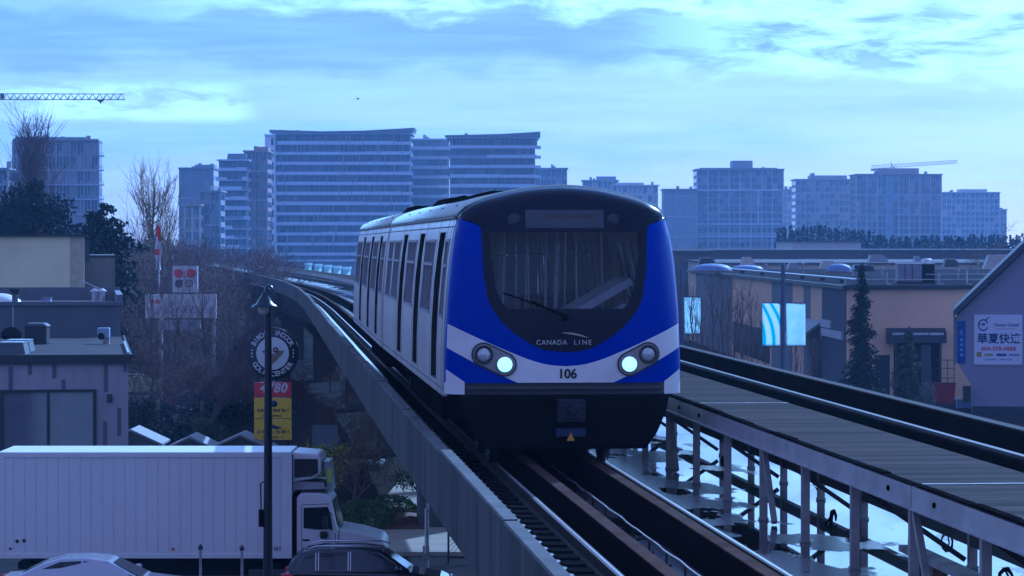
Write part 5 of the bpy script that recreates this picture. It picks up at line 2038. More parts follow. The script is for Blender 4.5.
for lab, px, d, paint in (('dark parked saloon car near the mauve shop corner', 150, 158, NVY), ('pale yellow parked van-like car behind the dark saloon', 141, 185, mat('pale_yellow_paint', (0.5, 0.5, 0.28), 0.4)), ('blue parked saloon car below the bare trees', 205, 165, mat('dull_blue_paint', (0.03, 0.04, 0.12), 0.35)), ('grey parked saloon car far behind the golf sign', 240, 190, SILV)):
    t_ = thing('parked_car', lab, 'car', G(px, d), -YAW + 0.1, 'cars parked in the lot')
    make_car(t_, paint,
             [(-2.2, 0.3), (2.15, 0.3), (2.25, 0.55), (2.2, 0.74), (1.7, 0.88), (0.9, 0.98), (-1.5, 1.02), (-2.1, 0.98), (-2.24, 0.7)],
             [(-1.75, 0.95), (1.15, 0.95), (0.30, 1.39), (-0.2, 1.455), (-0.75, 1.44), (-1.2, 1.32), (-1.72, 1.06)],
             [[(0.95, 1.0), (0.28, 1.34), (-0.25, 1.385), (-0.25, 1.0)], [(-0.31, 1.0), (-0.31, 1.385), (-0.8, 1.36), (-1.35, 1.14), (-1.42, 1.0)]],
             0.88, 0.62, 0.96, 1.455, (-1.35, 1.38), None, 0.32)
# low railing and two little lamp posts in the yard
D = 148.0
t_ = thing('yard_railing', 'low dark railing across the yard behind the sheds', 'railing', G(170, D), -YAW)
mb = MB()
xa, xb = LX(128, D) - LX(170, D), LX(215, D) - LX(170, D)
mb.box(xa, xb, -0.03, 0.03, 1.05, 1.12)
mb.box(xa, xb, -0.03, 0.03, 0.15, 0.2)
mb.obj('rails', STEELD, t_)
mb = MB()
n = 34
for j in range(n + 1):
    x = xa + (xb - xa) * j / n
    mb.box(x - 0.02, x + 0.02, -0.02, 0.02, 0, 1.1)
mb.obj('balusters', STEELD, t_, kind='stuff')
for lab, px in (('short yard lamp post left of the round shrub', 158), ('short yard lamp post right of the round shrub', 202)):
    o = thing('yard_lamp', lab, 'lamp post', G(px, 143), -YAW, 'short lamp posts in the yard')
    h = ZZ(400, 143)
    MB().tube([(0, 0, 0), (0, 0, h - 0.5)], 0.05, 8).obj('post', STEELD, o)
    MB().lathe([(0.05, h - 0.55), (0.12, h - 0.45), (0.06, h - 0.38), (0.10, h - 0.25), (0.09, h - 0.15), (0.02, h)], n=10).obj('lantern', mat('lantern_dark', (0.10, 0.09, 0.07), 0.5), o)
t_ = thing('chain_link_gate', 'narrow lattice gate standing under the guideway edge', 'gate', G(460, 88), -YAW)
mb = MB()
h = 1.9
for x in (-0.35, 0.35):
    mb.tube([(x, 0, 0), (x, 0, h)], 0.035, 6)
for z in (0.2, h - 0.05):
    mb.tube([(-0.35, 0, z), (0.35, 0, z)], 0.025, 6)
mb.obj('frame', STEELD, t_)
mb = MB()
for j in range(-6, 13):
    for sg in (-1, 1):
        z = 0.2 + j * 0.15
        a0_, a1_ = (-0.35, z), (0.35, z + 0.7 * sg)
        if sg < 0:
            a0_, a1_ = (-0.35, z + 0.7), (0.35, z)
        lo, hi = 0.2, h - 0.05
        pts = [a0_, a1_]
        if max(a0_[1], a1_[1]) > hi or min(a0_[1], a1_[1]) < lo:
            continue
        mb.bar((a0_[0], 0, a0_[1]), (a1_[0], 0, a1_[1]), 0.012)
mb.obj('mesh', STEELD, t_)

# ---------------------------------------------------------------- trees on the left
PL = [('tall dark pine with a rounded top at left behind the cream hall', 36, 205, 178, 5.0, 31),
      ('smaller dark pine right of the tall pine', 102, 190, 203, 3.3, 32),
      ('low dark pine at the left frame edge', 4, 205, 208, 3.6, 33)]
for lab, px, d, py, R, sd in PL:
    h = ZZ(py, d)
    r = random.Random(sd)
    tr, cr = MB(), MB()
    tr.tube([(0, 0, 0), (0.1, 0, h * 0.5), (0, 0, h * 0.96)], [0.28, 0.18, 0.04], 8, caps=False)
    for k in range(38):
        f = r.uniform(0.16, 1.0)
        rad = R * (1.0 - 0.75 * max(0, (f - 0.3) / 0.7) ** 1.3)
        a = r.uniform(0, 2 * pi)
        rr = rad * r.uniform(0.25, 0.95)
        c = (rr * cos(a), rr * sin(a), h * (0.1 + 0.86 * f) - 0.6)
        cr.tube([(0, 0, c[2] - 0.3), c], [0.06, 0.02], 4, caps=False)
        s = R * r.uniform(0.2, 0.34)
        leaf_blob(cr, c, (s * 1.15, s * 1.15, s * 0.62), 330, 0.34, r, 0.3)
    cr.tube([(0, 0, h * 0.8), (0, 0, h)], [0.05, 0.02], 4, caps=False)
    leaf_blob(cr, (0, 0, h - 0.7), (0.7, 0.7, 0.7), 240, 0.3, r, 0.2)
    if px > 90:
        tr, cr = conifer(h, 4.4, sd, 30, 26, 0.46, 0.55, 0.6, 0.05, -0.1)
    put_tree('pine_tree', lab, 'pine tree', (tr, cr), G(px, d), 0, 'dark pines at left', (BARK, PINE))
# fastigiate poplar behind the pines
put_tree('poplar_tree', 'tall narrow leafless poplar in front of the far apartment block', 'tree', upright_tree(ZZ(122, 300), 2.6, 5, 84, 0.06, 0.026), G(33, 300), 0.4, None, (BARK, TWIG))
put_tree('bare_tree', 'leafless wide tree with yellowish twigs standing above the flagpole', 'tree', upright_tree(ZZ(172, 240), 3.5, 8, 62, 0.16, 0.017, 0.75), G(154, 240), 0.8, None, (BARK, TWIGY))
protos = []
for k, (sd, spr, up) in enumerate(((21, 0.55, 0.45), (22, 0.6, 0.35), (23, 0.5, 0.6), (24, 0.62, 0.3))):
    protos.append(bare_tree(10.0, sd, spr, up, 5 if k else 6, twig_r=0.014, fan=3))
BL = 'bare leafless tree in the tangle left of the guideway curve'
pro = [None] * 4
rng = random.Random(77)
spots = [(118, 232, 214), (112, 255, 222), (128, 245, 228), (180, 232, 225), (200, 240, 232), (214, 210, 244), (232, 225, 238), (247, 240, 240), (190, 195, 262), (225, 182, 262), (150, 190, 262), (240, 200, 262), (135, 205, 255), (175, 215, 240),
         (222, 240, 234), (160, 260, 232), (205, 270, 233), (236, 275, 236), (168, 178, 292), (205, 172, 292), (232, 165, 290), (248, 178, 285)]
for i, (px, d, py) in enumerate(spots):
    k = i % 4
    h = ZZ(py, d)
    if pro[k] is None:
        pro[k] = put_tree('bare_tree', BL, 'tree', protos[k], G(px, d), rng.uniform(0, 6), 'bare trees left of the guideway', (BARK, TWIG), h / 10.0)
    else:
        dup(pro[k], G(px, d), rng.uniform(0, 6), (h / 10 * rng.uniform(1.0, 1.35), h / 10 * rng.uniform(1.0, 1.35), h / 10))
for px, d, py in ((140, 150, 345), (158, 156, 335), (176, 150, 350), (193, 152, 340), (210, 148, 352), (228, 150, 346), (240, 156, 338), (150, 175, 318), (200, 176, 322), (222, 172, 326), (168, 168, 328)):
    h = ZZ(py, d)
    dup(pro[(px + d) % 4], G(px, d), rng.uniform(0, 6), (h / 10 * 1.25, h / 10 * 1.25, h / 10), 'low bare tree standing in front of the parked cars', 'low bare trees around the parking lot')
tw = [upright_tree(10.0, 2.2, 71, 12, 0.3, 0.011, 0.8, 12), upright_tree(10.0, 2.5, 72, 12, 0.35, 0.011, 0.7, 12)]
two = [None, None]
for i, (px, d, py) in enumerate(((152, 163, 275), (176, 160, 282), (203, 161, 270), (230, 158, 290))):
    h, k, lb_ = ZZ(py, d), i % 2, 'slender bare tree whose upright twigs cross the pylon sign'
    if two[k] is None:
        two[k] = put_tree('bare_tree', lb_, 'tree', tw[k], G(px, d), rng.uniform(0, 6), 'slender trees in front of the pylon sign', (BARK, TWIG), h / 10.0)
    else:
        dup(two[k], G(px, d), rng.uniform(0, 6), (h / 10, h / 10, h / 10))
B2 = 'small bare tree growing between the truck and the guideway'
for i, (px, d, py) in enumerate(((318, 150, 380), (340, 140, 395), (362, 128, 400), (300, 170, 365), (385, 118, 455), (352, 106, 430), (308, 128, 420), (330, 190, 350), (290, 200, 340), (372, 150, 410), (345, 165, 385))):
    h = ZZ(py, d)
    dup(pro[(i + 1) % 4], G(px, d), rng.uniform(0, 6), (h / 10 * 1.2, h / 10 * 1.2, h / 10), B2, 'small bare trees beside the guideway')
# ================================================================ right: shopping mall beyond the guideway
TAN = mat('tan_stucco', (0.68, 0.47, 0.28), 0.85, var=0.06, scale=0.6, dirt=(0.6, 0.42, 0.25))
MALLG = mat('mall_grey', (0.15, 0.15, 0.17), 0.8, var=0.15)
D = 181.0
org = G(848, D)
mall = thing('shopping_mall', 'long low tan and grey mall with flat dark-edged roof', 'building', org, -YAW)


def L(p):       # world -> mall frame
    q = p - org
    return Vector((q.x * CA - q.y * SA, q.x * SA + q.y * CA, p.z))


far = L(G(690, 294))
farx = L(G(600, 420))
sd = Vector((far.x, far.y, 0))
zm = ZZ(284.5, D)


def side_t(px):
    """where the sight line at px meets the mall's side wall, as a share of its length"""
    k = L(G(px, 100)) - L(Vector((0, 0, 0)))
    o_ = L(Vector((0, 0, 0)))
    # o + s k = t far
    det = k.x * (-far.y) + k.y * far.x
    tq = (k.x * (-o_.y) + k.y * o_.x) / det * -1
    # solve 2x2 properly
    a, b, c, d_ = k.x, -far.x, k.y, -far.y
    D_ = a * d_ - b * c
    return (a * (-o_.y) - c * (-o_.x)) / D_


def side_pt(px, off=0.0):
    t_ = side_t(px)
    n = Vector((-far.y, far.x, 0)).normalized()
    if n.x > 0:
        n = -n
    p = Vector((far.x * t_, far.y * t_, 0)) + n * off
    return p


XR = 12.0
foot = [(0, 0), (XR, 0), (XR + 40, 60), (XR + 40, far.y), (far.x, far.y)]
mb = MB()
mb.prism(foot[::1], 'z', 0, zm - 0.3)
mb.obj('wall', TAN, mall)
mb = MB()
mb.prism([(-0.35, -0.3), (XR + 0.3, -0.3), (XR + 40, 59), (XR + 40, far.y + 0.3), (far.x - 0.35, far.y + 0.3)], 'z', zm - 0.299, zm - 0.05)
mb.obj('roof_edge', DARKTRIM, mall)
mb = MB()
mb.prism([(-0.1, -0.05), (XR + 0.1, -0.05), (XR + 39.8, 59.2), (XR + 39.8, far.y), (far.x - 0.1, far.y)], 'z', zm - 0.049, zm - 0.02)
mb.obj('roof', mat('mall_roof', (0.05, 0.049, 0.053), 0.97, spec=0.0, var=0.35, scale=0.15, dirt=(0.04, 0.04, 0.045)), mall)


def side_panel(name, pa, pb, z0, z1, m, off=0.03):
    a, b = side_pt(pa), side_pt(pb)
    a2, b2 = side_pt(pa, off), side_pt(pb, off)
    a1, b1 = side_pt(pa, 0.004), side_pt(pb, 0.004)
    mb = MB()
    mb.add([(q.x, q.y, z) for z in (z0, z1) for q in (a1, b1, b2, a2)], [(3, 2, 1, 0), (4, 5, 6, 7), (0, 1, 5, 4), (1, 2, 6, 5), (2, 3, 7, 6), (3, 0, 4, 7)])
    return mb.obj(name, m, mall)


METAL = mat('ribbed_metal', (0.14, 0.14, 0.19), 0.5, 0.2, scale=6, stretch=(3, 3, 0.1))
side_panel('dark_bay', 696, 732, 0, zm - 0.31, MALLG)
side_panel('dark_bay', 772, 792.5, 0, zm - 0.31, MALLG)
side_panel('dark_bay', 804, 810.5, 0, zm - 0.31, MALLG)
side_panel('metal_bay', 823, 846.5, 0, zm - 0.31, METAL)
ribs = MB()
for k in range(34):
    q = side_pt(823.4 + 22.6 * k / 33, 0.05)
    ribs.box(q.x - 0.04, q.x + 0.04, q.y - 0.06, q.y + 0.06, 0.1, zm - 0.35)
ribs.obj('metal_ribs', METAL, mall, kind='stuff')
for (pa, pb, ya, yb) in ((823.5, 833.5, 320, 327.5), (824, 845, 330, 337.5)):
    dq = side_pt((pa + pb) / 2)
    dd_ = D + dq.y
    q = side_panel('sign_board', pa, pb, ZZ(yb, dd_), ZZ(ya, dd_), mat('mall_sign_white', (0.42, 0.42, 0.46), 0.6), 0.22)
side_panel('shop_window', 734, 770, 0.5, 3.0, mat('dark_shop_window', (0.03, 0.03, 0.035), 0.15), 0.05)
side_panel('shop_window', 812, 822, 0.3, 3.2, mat('dark_shop_window', (0.03, 0.03, 0.035), 0.15), 0.05)
# slanted canopy on the side wall
a, b = side_pt(806, 0.02), side_pt(822, 0.02)
a2, b2 = side_pt(806, 2.1), side_pt(822, 2.1)
dz_ = D + a.y
mb = MB()
zt_, zb_ = ZZ(318, dz_), ZZ(350, dz_)
mb.add([(a.x, a.y, zt_), (b.x, b.y, zt_), (b2.x, b2.y, zb_ + .7), (a2.x, a2.y, zb_ + .7), (a.x, a.y, zt_ - .15), (b.x, b.y, zt_ - .15), (b2.x, b2.y, zb_ + .5), (a2.x, a2.y, zb_ + .5)],
       [(0, 1, 2, 3), (7, 6, 5, 4), (0, 4, 5, 1), (1, 5, 6, 2), (2, 6, 7, 3), (3, 7, 4, 0)])
mb.obj('slanted_canopy', mat('canopy_mauve', (0.20, 0.20, 0.27), 0.6), mall)
# entrance with dark awning on the tan front
X = lambda px: LX(px, D) - LX(848, D)
MB().box(X(894), X(940), -0.03, -0.003, 0.02, ZZ(342, D)).obj('entrance', MATTE, mall)
MB().box(X(875), X(890), -0.03, -0.003, 0.02, ZZ(355, D)).obj('door', DARKTRIM, mall)
MB().box(X(921), X(931), -0.045, -0.031, 0.3, ZZ(345, D)).obj('window', mat('entrance_glass', (0.10, 0.11, 0.12), 0.2), mall)
aw = MB()
aw.prism([(-0.004, ZZ(328, D)), (-0.75, ZZ(333, D)), (-0.85, ZZ(342.5, D)), (-0.004, ZZ(342.5, D))], 'x', X(886), X(945))
aw = aw.obj('awning', mat('awning_navy', (0.02, 0.022, 0.035), 0.6), mall)
mb = MB()
r = random.Random(3)
for (pa, pb) in ((891, 902), (911.5, 926), (928, 942)):
    x = X(pa)
    while x < X(pb):
        w_ = r.uniform(0.05, 0.12)
        mb.box(x, x + w_, -0.83, -0.79, ZZ(334.6, D), ZZ(332.4, D))
        x += w_ + 0.02
mb.obj('awning_lettering', mat('awning_white', (0.6, 0.6, 0.62), 0.6), aw)
mb = MB()
for px in (895, 939):
    MB().box(X(px) - 0.06, X(px) + 0.06, -0.75, -0.63, 0, ZZ(342.6, D)).obj('awning_post', STEELD, mall)
t_ = thing('handrail', 'short dark handrail beside the awning entrance', 'railing', G(938, 179.8), -YAW)
mb = MB()
for x in (-0.4, 0.1, 0.6, 1.0):
    mb.tube([(x, 0, 0), (x, 0, 1.05 + 1.5)], 0.025, 6)
for z in (2.5, 2.0, 1.4):
    mb.tube([(-0.4, 0, z), (1.0, 0, z)], 0.025, 6)
mb.obj('rails', STEELD, t_)
t_ = thing('red_bin', 'dark red waste container by the tan wall', 'bin', G(943, 177.5), -YAW)
MB().prism([(-0.62, 0), (0.62, 0), (0.70, 1.15), (-0.70, 1.15)], 'y', -0.5, 0.5).obj('body', mat('bin_red', (0.22, 0.02, 0.03), 0.5), t_)
MB().box(-0.73, 0.73, -0.53, 0.53, 1.151, 1.22).obj('lid', mat('bin_lid', (0.14, 0.015, 0.02), 0.5), t_)
t_ = thing('white_crate', 'small blue and white crate at the foot of the grey signed wall', 'crate', G(964, 172), -YAW)
MB().box(-0.42, 0.42, -0.3, 0.3, 0, 0.5).obj('box', mat('crate_blue', (0.25, 0.3, 0.5), 0.5), t_, bevel=0.03)
MB().box(-0.44, 0.44, -0.32, 0.32, 0.501, 0.58).obj('lid', WHITE, t_)
# roof-top plant
zr_ = zm - 0.02


def roof_at(px, d):
    p = G(px, d)
    return (p.x, p.y, zr_)


t_ = thing('rooftop_air_unit', 'big grey rooftop air unit with dark intake above the tan wall', 'air conditioner', roof_at(915, 186), -YAW)
MB().box(-1.15, 0.35, -0.7, 0.7, 0.14, 1.25).obj('cabinet', mat('unit_mauve', (0.24, 0.24, 0.29), 0.5), t_, bevel=0.03)
MB().box(0.36, 1.15, -0.72, 0.68, 0.14, 1.22).obj('intake', MATTE, t_, bevel=0.03)
MB().box(-1.2, 1.2, -0.75, 0.75, 0.0, 0.139).obj('curb', DARKTRIM, t_)
MB().box(-1.18, 1.18, -0.74, 0.74, 1.255, 1.30).obj('lid', mat('unit_lid', (0.5, 0.5, 0.52), 0.4), t_)
q = MB().lathe([(0.22, 1.3), (0.22, 1.42), (0.34, 1.46), (0.3, 1.56), (0.05, 1.6)], (0.75, 0, 0), 14).obj('fan_cowl', WHITE, t_)
MB().box(-0.75, -0.69, -0.712, -0.701, 0.2, 1.2).box(-0.3, -0.24, -0.712, -0.701, 0.2, 1.2).obj('panel_seams', DARKTRIM, t_)
t_ = thing('roof_railing', 'pale pipe railing along the tan roof edge', 'railing', roof_at(905, 183), -YAW)
mb = MB()
xs = [(845, 0.35), (887, 0.75), (939, 0.75), (967, 0.9)]
for px, h in xs:
    x = LX(px, 183) - LX(905, 183)
    q = MB().box(x - 0.04, x + 0.04, -0.04, 0.04, 0, h)
    q.bar((x, 0, 0.02), (x + 0.35, 0.3, 0.0), 0.05)
    q.obj('stanchion', ALU, t_)
x0, x1 = LX(800, 183) - LX(905, 183), LX(1005, 183) - LX(905, 183)
MB().tube([(LX(850, 183) - LX(905, 183), 0, 0.3), (x1, 0, 0.3)], 0.035, 6).tube([(LX(926, 183) - LX(905, 183), 0, 0.62), (x1, 0, 0.66)], 0.03, 6).obj('pipe_rails', ALU, t_)
t_ = thing('roof_pipe', 'pale gas pipe on little blocks along the mall side roof edge', 'pipe', (0, 0, 0))
mb = MB()
pts = []
for k in range(9):
    px = 690 + (843 - 690) * k / 8
    q = side_pt(px, -1.2)
    w = org + Vector((q.x * CA + q.y * SA, -q.x * SA + q.y * CA, 0))
    pts.append((w.x, w.y, zr_ + 0.28))
    mb.box(w.x - 0.15, w.x + 0.15, w.y - 0.15, w.y + 0.15, zr_, zr_ + 0.2)
MB().tube(pts, 0.07, 6).obj('pipe', ALU, t_)
mb.obj('blocks', DARKTRIM, t_)
DOME = mat('dome_acrylic', (0.20, 0.26, 0.44), 0.6, var=0.05, spec=0.2)
for lab, px, d, rad, py in (('largest pale blue dome skylight next to the train', 712, 262, 1.8, 263.5), ('second dome skylight behind the mall edge', 747, 275, 1.5, 265), ('small dome skylight right of the mall roof vents', 839, 255, 1.15, 263.5)):
    t_ = thing('dome_skylight', lab, 'skylight', roof_at(px, d), -YAW, 'dome skylights on the mall roof')
    h = max(0.4, ZZ(py, d) - zr_)
    MB().lathe([(rad, 0.15), (rad * 0.93, 0.15 + (h - .15) * 0.42), (rad * 0.75, 0.15 + (h - .15) * 0.72), (rad * 0.45, 0.15 + (h - .15) * 0.93), (0.01, h)], n=28).obj('dome', DOME, t_)
    MB().lathe([(rad + 0.15, 0), (rad + 0.15, 0.149)], n=28).obj('curb', mat('curb_rust', (0.22, 0.13, 0.09), 0.7), t_)
AIRM = mat('air_unit_grey', (0.30, 0.31, 0.33), 0.5)
i = 0
for lab, px, d, w_, h, c in (
        ('small slanted pale hood above the second dome', 747, 300, 0.9, 1.6, 0), ('dark square intake box left of the treeline on the mall roof', 706, 330, 1.2, 1.3, 1),
        ('white pointed vent hood right of the small conifer top', 828, 310, 1.1, 1.0, 0), ('square dark box on the mall roof behind the grey air unit', 950, 320, 1.0, 1.2, 1),
        ('white roof box near the treeline left of the air unit', 877, 340, 1.5, 1.7, 0), ('tiny upright white cabinet between the two right roof boxes', 917, 345, 0.5, 1.5, 0),
        ('blue grey roof unit just left of the sloping mauve gable', 1000, 300, 2.2, 1.9, 2), ('tall pale duct box at the roof middle', 793, 290, 0.7, 0.9, 0),
        ('low dark roof box behind the small conifer top', 862, 270, 1.3, 0.8, 1)):
    t_ = thing('roof_vent_box', lab, 'roof vent', roof_at(px, d), -YAW, 'vents and boxes on the mall roof')
    m_ = (AIRM, DARKTRIM, mat('unit_mauve', (0.24, 0.24, 0.29), 0.5))[c]
    w_, h = w_ * 0.8, h * 0.7
    MB().prism([(-w_, 0), (w_, 0), (w_ * 0.95, h * 0.7), (w_ * 0.5, h), (-w_ * 0.7, h)], 'y', -0.8, 0.8).obj('body', m_, t_)
    MB().box(-w_ * 0.72, w_ * 0.52, -0.83, 0.83, h + 0.002, h + 0.05).obj('cap', AIRM, t_)
    i += 1
for i, (px, d, h) in enumerate(((766, 262, 0.6), (803, 250, 0.8), (853, 230, 0.5), (882, 215, 0.7), (958, 215, 0.5), (978, 260, 0.7))):
    t_ = thing('vent_pipe', 'short pale capped vent pipe on the mall roof', 'roof vent', roof_at(px, d), -YAW, 'vent pipes on the mall roof')
    MB().tube([(0, 0, 0), (0, 0, h)], 0.08, 8).obj('pipe', AIRM, t_)
    MB().lathe([(0.14, h), (0.16, h + 0.04), (0.04, h + 0.14)], n=10).obj('cap', AIRM, t_)
# lower roofs and shops further back
for (lab, pa, pb, yt, d, dep, colr, nm) in (
        ('second mall wing with pale fascia behind the domes', 720, 1060, 262.5, 330, 70, mat('pale_fascia', (0.55, 0.50, 0.42), 0.8), 'mall_wing'),
        ('long brown shopping hall below the dark treeline', 655, 1070, 249.5, 430, 60, mat('brown_hall', (0.085, 0.07, 0.07), 0.85, var=0.25, scale=0.2), 'shopping_hall'),
        ('white low warehouse in front of the treeline', 792, 861, 240.5, 500, 30, mat('warehouse_white', (0.52, 0.52, 0.50), 0.7), 'warehouse'),
        ('brown brick store between the first tower and dome', 675, 716, 250.5, 390, 20, mat('store_brown', (0.12, 0.09, 0.08), 0.8), 'store')):
    b_ = thing(nm, lab, 'building', G((pa + pb) / 2, d), -YAW)
    x = (pb - pa) / 2 / FPX * d
    h = ZZ(yt, d)
    MB().box(-x, x, 0, dep, 0, h - 0.25).obj('wall', colr, b_)
    MB().box(-x - 0.3, x + 0.3, -0.4, dep + 0.3, h - 0.249, h).obj('roof', mat('hall_roof', (0.10, 0.10, 0.11), 0.9, spec=0.1), b_)
    n = int((pb - pa) / 16)
    rr = random.Random(int(pa))
    for k in range(n):
        xw = -x + 2 * x * (k + 0.5) / n + rr.uniform(-0.4, 0.4)
        ww = 2 * x / n * rr.uniform(0.2, 0.36)
        MB().box(xw - ww, xw + ww, -0.05, -0.002, h * rr.uniform(0.35, 0.5), h * rr.uniform(0.72, 0.88)).obj('window', mat('hall_window', (0.10, 0.11, 0.14), 0.3), b_)

# ---------------------------------------------------------------- grey-violet building with the express sign
D = 165.0
ga = thing('gabled_signed_building', 'mauve grey building with slanting eave and overhanging wall carrying signs', 'building', G(955, D), -YAW - radians(8.6))
X = lambda px: LX(px, D) - LX(955, D)
Z = lambda py: ZZ(py, D)
MAUVE = mat('mauve_render', (0.29, 0.27, 0.36), 0.75, var=0.06, scale=0.4)
poly = [(X(972), 0), (X(1200), 0), (X(1200), Z(130)), (X(1080), Z(196)), (X(957), Z(316)), (X(957), Z(362)), (X(972), Z(386))]
MB().prism(poly, 'y', 0, 9).obj('wall', MAUVE, ga)
mb = MB()
mb.prism([(X(953.5), Z(317)), (X(953.5), Z(310)), (X(1080), Z(186)), (X(1080), Z(195))], 'y', -0.5, 9.3)
mb.obj('eave', mat('eave_dark', (0.05, 0.055, 0.075), 0.6), ga)
MB().box(X(953.6), X(956.9), 0.2, 3.0, Z(364), Z(318)).obj('side_trim', mat('trim_grey', (0.22, 0.23, 0.3), 0.5), ga)
MB().box(X(957.5), X(965.5), -0.05, -0.003, Z(363), Z(321)).obj('blue_sign', mat('blue_sign', (0.015, 0.05, 0.32), 0.45), ga)
mb = MB()
mb.text('B', Matrix.Translation((X(961.3), -0.054, Z(333))) @ M0, 0.36, 0.003, 0.006)
for k in range(4):
    mb.box(X(960), X(963), -0.056, -0.051, Z(341 + 5 * k), Z(338.6 + 5 * k))
mb.obj('sign_lettering', mat('sign_pale_blue', (0.25, 0.35, 0.6), 0.5), ga)
sg_ = MB().box(X(974), X(1021.5), -0.08, -0.004, Z(364), Z(314.5)).obj('sign_panel', mat('express_sign_white', (0.66, 0.68, 0.84), 0.5, var=0.03), ga)
MB().box(X(973.2), X(1022.3), -0.06, -0.003, Z(365), Z(364.05)).obj('frame', ALU, sg_)
INK = mat('sign_ink_navy', (0.015, 0.025, 0.13), 0.5)
REDI = mat('sign_ink_red', (0.42, 0.07, 0.05), 0.5)


def tm(px, py):
    return Matrix.Translation((X(px), -0.084, Z(py))) @ M0


mb = MB()
mb.text('華夏快速', tm(998.5, 339), 0.60, 0.003, 0.014, spacing=1.02)
mb.text('Huaxia Global', tm(1005.5, 324.8), 0.24, 0.003, 0.004, shear=0.15)
# round monogram: open ring with a bar
for k in range(22):
    a0_, a1_ = radians(20 + k * 14.5), radians(20 + (k + 1) * 14.5)
    mb.bar((X(983) + 0.26 * cos(a0_), -0.084, Z(325) + 0.30 * sin(a0_)), (X(983) + 0.26 * cos(a1_), -0.084, Z(325) + 0.30 * sin(a1_)), 0.006, 0.075)
mb.bar((X(979), -0.085, Z(324)), (X(984), -0.085, Z(324)), 0.006, 0.05)
mb.text('D', tm(983.5, 324.5), 0.22, 0.003, 0.01)
mb.bar((X(985), -0.085, Z(320)), (X(989), -0.085, Z(316.8)), 0.006, 0.06)
mb.obj('sign_lettering', INK, sg_)
mb = MB()
mb.text('604-370-3868', tm(998, 348.6), 0.315, 0.003, 0.012, spacing=1.08)
mb.bar((X(994), -0.084, Z(328.6)), (X(1014), -0.084, Z(328.6)), 0.005, 0.025)
mb.obj('phone_number', REDI, sg_)
for pa, pb, py, hh, c in ((976.5, 981.5, 354.3, 0.27, (0.32, 0.24, 0.05)), (984, 993, 354.6, 0.13, (0.35, 0.28, 0.10)), (996, 1006, 354.6, 0.14, (0.05, 0.06, 0.25)), (1008.5, 1018.5, 354.6, 0.13, (0.22, 0.28, 0.48))):
    MB().box(X(pa), X(pb), -0.086, -0.081, Z(py) - hh / 2, Z(py) + hh / 2).obj('service_logo', mat('logo_%d' % int(pa), c, 0.5), sg_)
mb = MB()
r = random.Random(8)
for pa, pb in ((985, 996), (999, 1011)):
    x = X(pa)
    while x < X(pb):
        w_ = r.uniform(0.03, 0.07)
        mb.box(x, x + w_, -0.085, -0.081, Z(360.2), Z(358.6))
        x += w_ + 0.02
mb.obj('small_print', mat('small_print_blue', (0.2, 0.24, 0.42), 0.5), sg_)
MB().box(X(972.2), X(1200), -0.06, -0.004, 0, 0.5).obj('dark_base', mat('base_dark', (0.03, 0.035, 0.05), 0.7), ga)
MB().box(X(963), X(971), -0.4, 0.2, Z(402), Z(386)).obj('meter_cabinet', DARKTRIM, ga)

# ---------------------------------------------------------------- banners
def banner_mat(name, swirl):
    m = bpy.data.materials.new(name)
    m.use_nodes = True
    t = m.node_tree
    t.nodes.clear()
    co = N(t, 'ShaderNodeTexCoord')
    sx = N(t, 'ShaderNodeSeparateXYZ')
    t.links.new(co.outputs['Object'], sx.inputs[0])
    z2 = math_node(t, 'MULTIPLY', sx.outputs[2], sx.outputs[2])
    arg = math_node(t, 'ADD', math_node(t, 'MULTIPLY', sx.outputs[0], 3.2), math_node(t, 'ADD', math_node(t, 'MULTIPLY', sx.outputs[2], 0.9), math_node(t, 'MULTIPLY', z2, 0.55)))
    wv = math_node(t, 'SINE', math_node(t, 'MULTIPLY', arg, 4.2))
    if swirl:
        c = ramp(t, math_node(t, 'ADD', math_node(t, 'MULTIPLY', wv, 0.5), 0.5), [(0.0, (0.30, 0.68, 0.82)), (0.16, (0.45, 0.76, 0.85)), (0.45, (0.82, 0.9, 0.9)), (1, (0.86, 0.92, 0.92))])
    else:
        nz = N(t, 'ShaderNodeTexNoise')
        nz.inputs['Scale'].default_value = 3.0
        t.links.new(co.outputs['Object'], nz.inputs['Vector'])
        c = ramp(t, nz.outputs['Fac'], [(0.35, (0.70, 0.86, 0.88)), (0.7, (0.82, 0.9, 0.9))])
    df = N(t, 'ShaderNodeBsdfDiffuse')
    tl = N(t, 'ShaderNodeBsdfTranslucent')
    t.links.new(c, df.inputs[0])
    t.links.new(c, tl.inputs[0])
    mx = N(t, 'ShaderNodeMixShader')
    mx.inputs[0].default_value = 0.72
    t.links.new(df.outputs[0], mx.inputs[1])
    t.links.new(tl.outputs[0], mx.inputs[2])
    o = N(t, 'ShaderNodeOutputMaterial')
    t.links.new(mx.outputs[0], o.inputs[0])
    return m


BSW, BPL = banner_mat('banner_swirl', True), banner_mat('banner_plain', False)


def banner(x0, x1, zt, zb, m, lab, loc, ph):
    mb = MB()
    zc = (zt + zb) / 2

    def f(u, v):
        return (x0 + (x1 - x0) * u + 0.03 * (v - .5), 0.09 * sin(u * 3.3 + ph + v * 2.2), zt + (zb - zt) * v - zc)
    mb.grid(f, 12, 20)
    o = mb.obj('street_banner', m, label=lab, cat='banner', group='street banners', loc=(loc[0], loc[1], zc), rz=-YAW, solid=0.004)
    return o


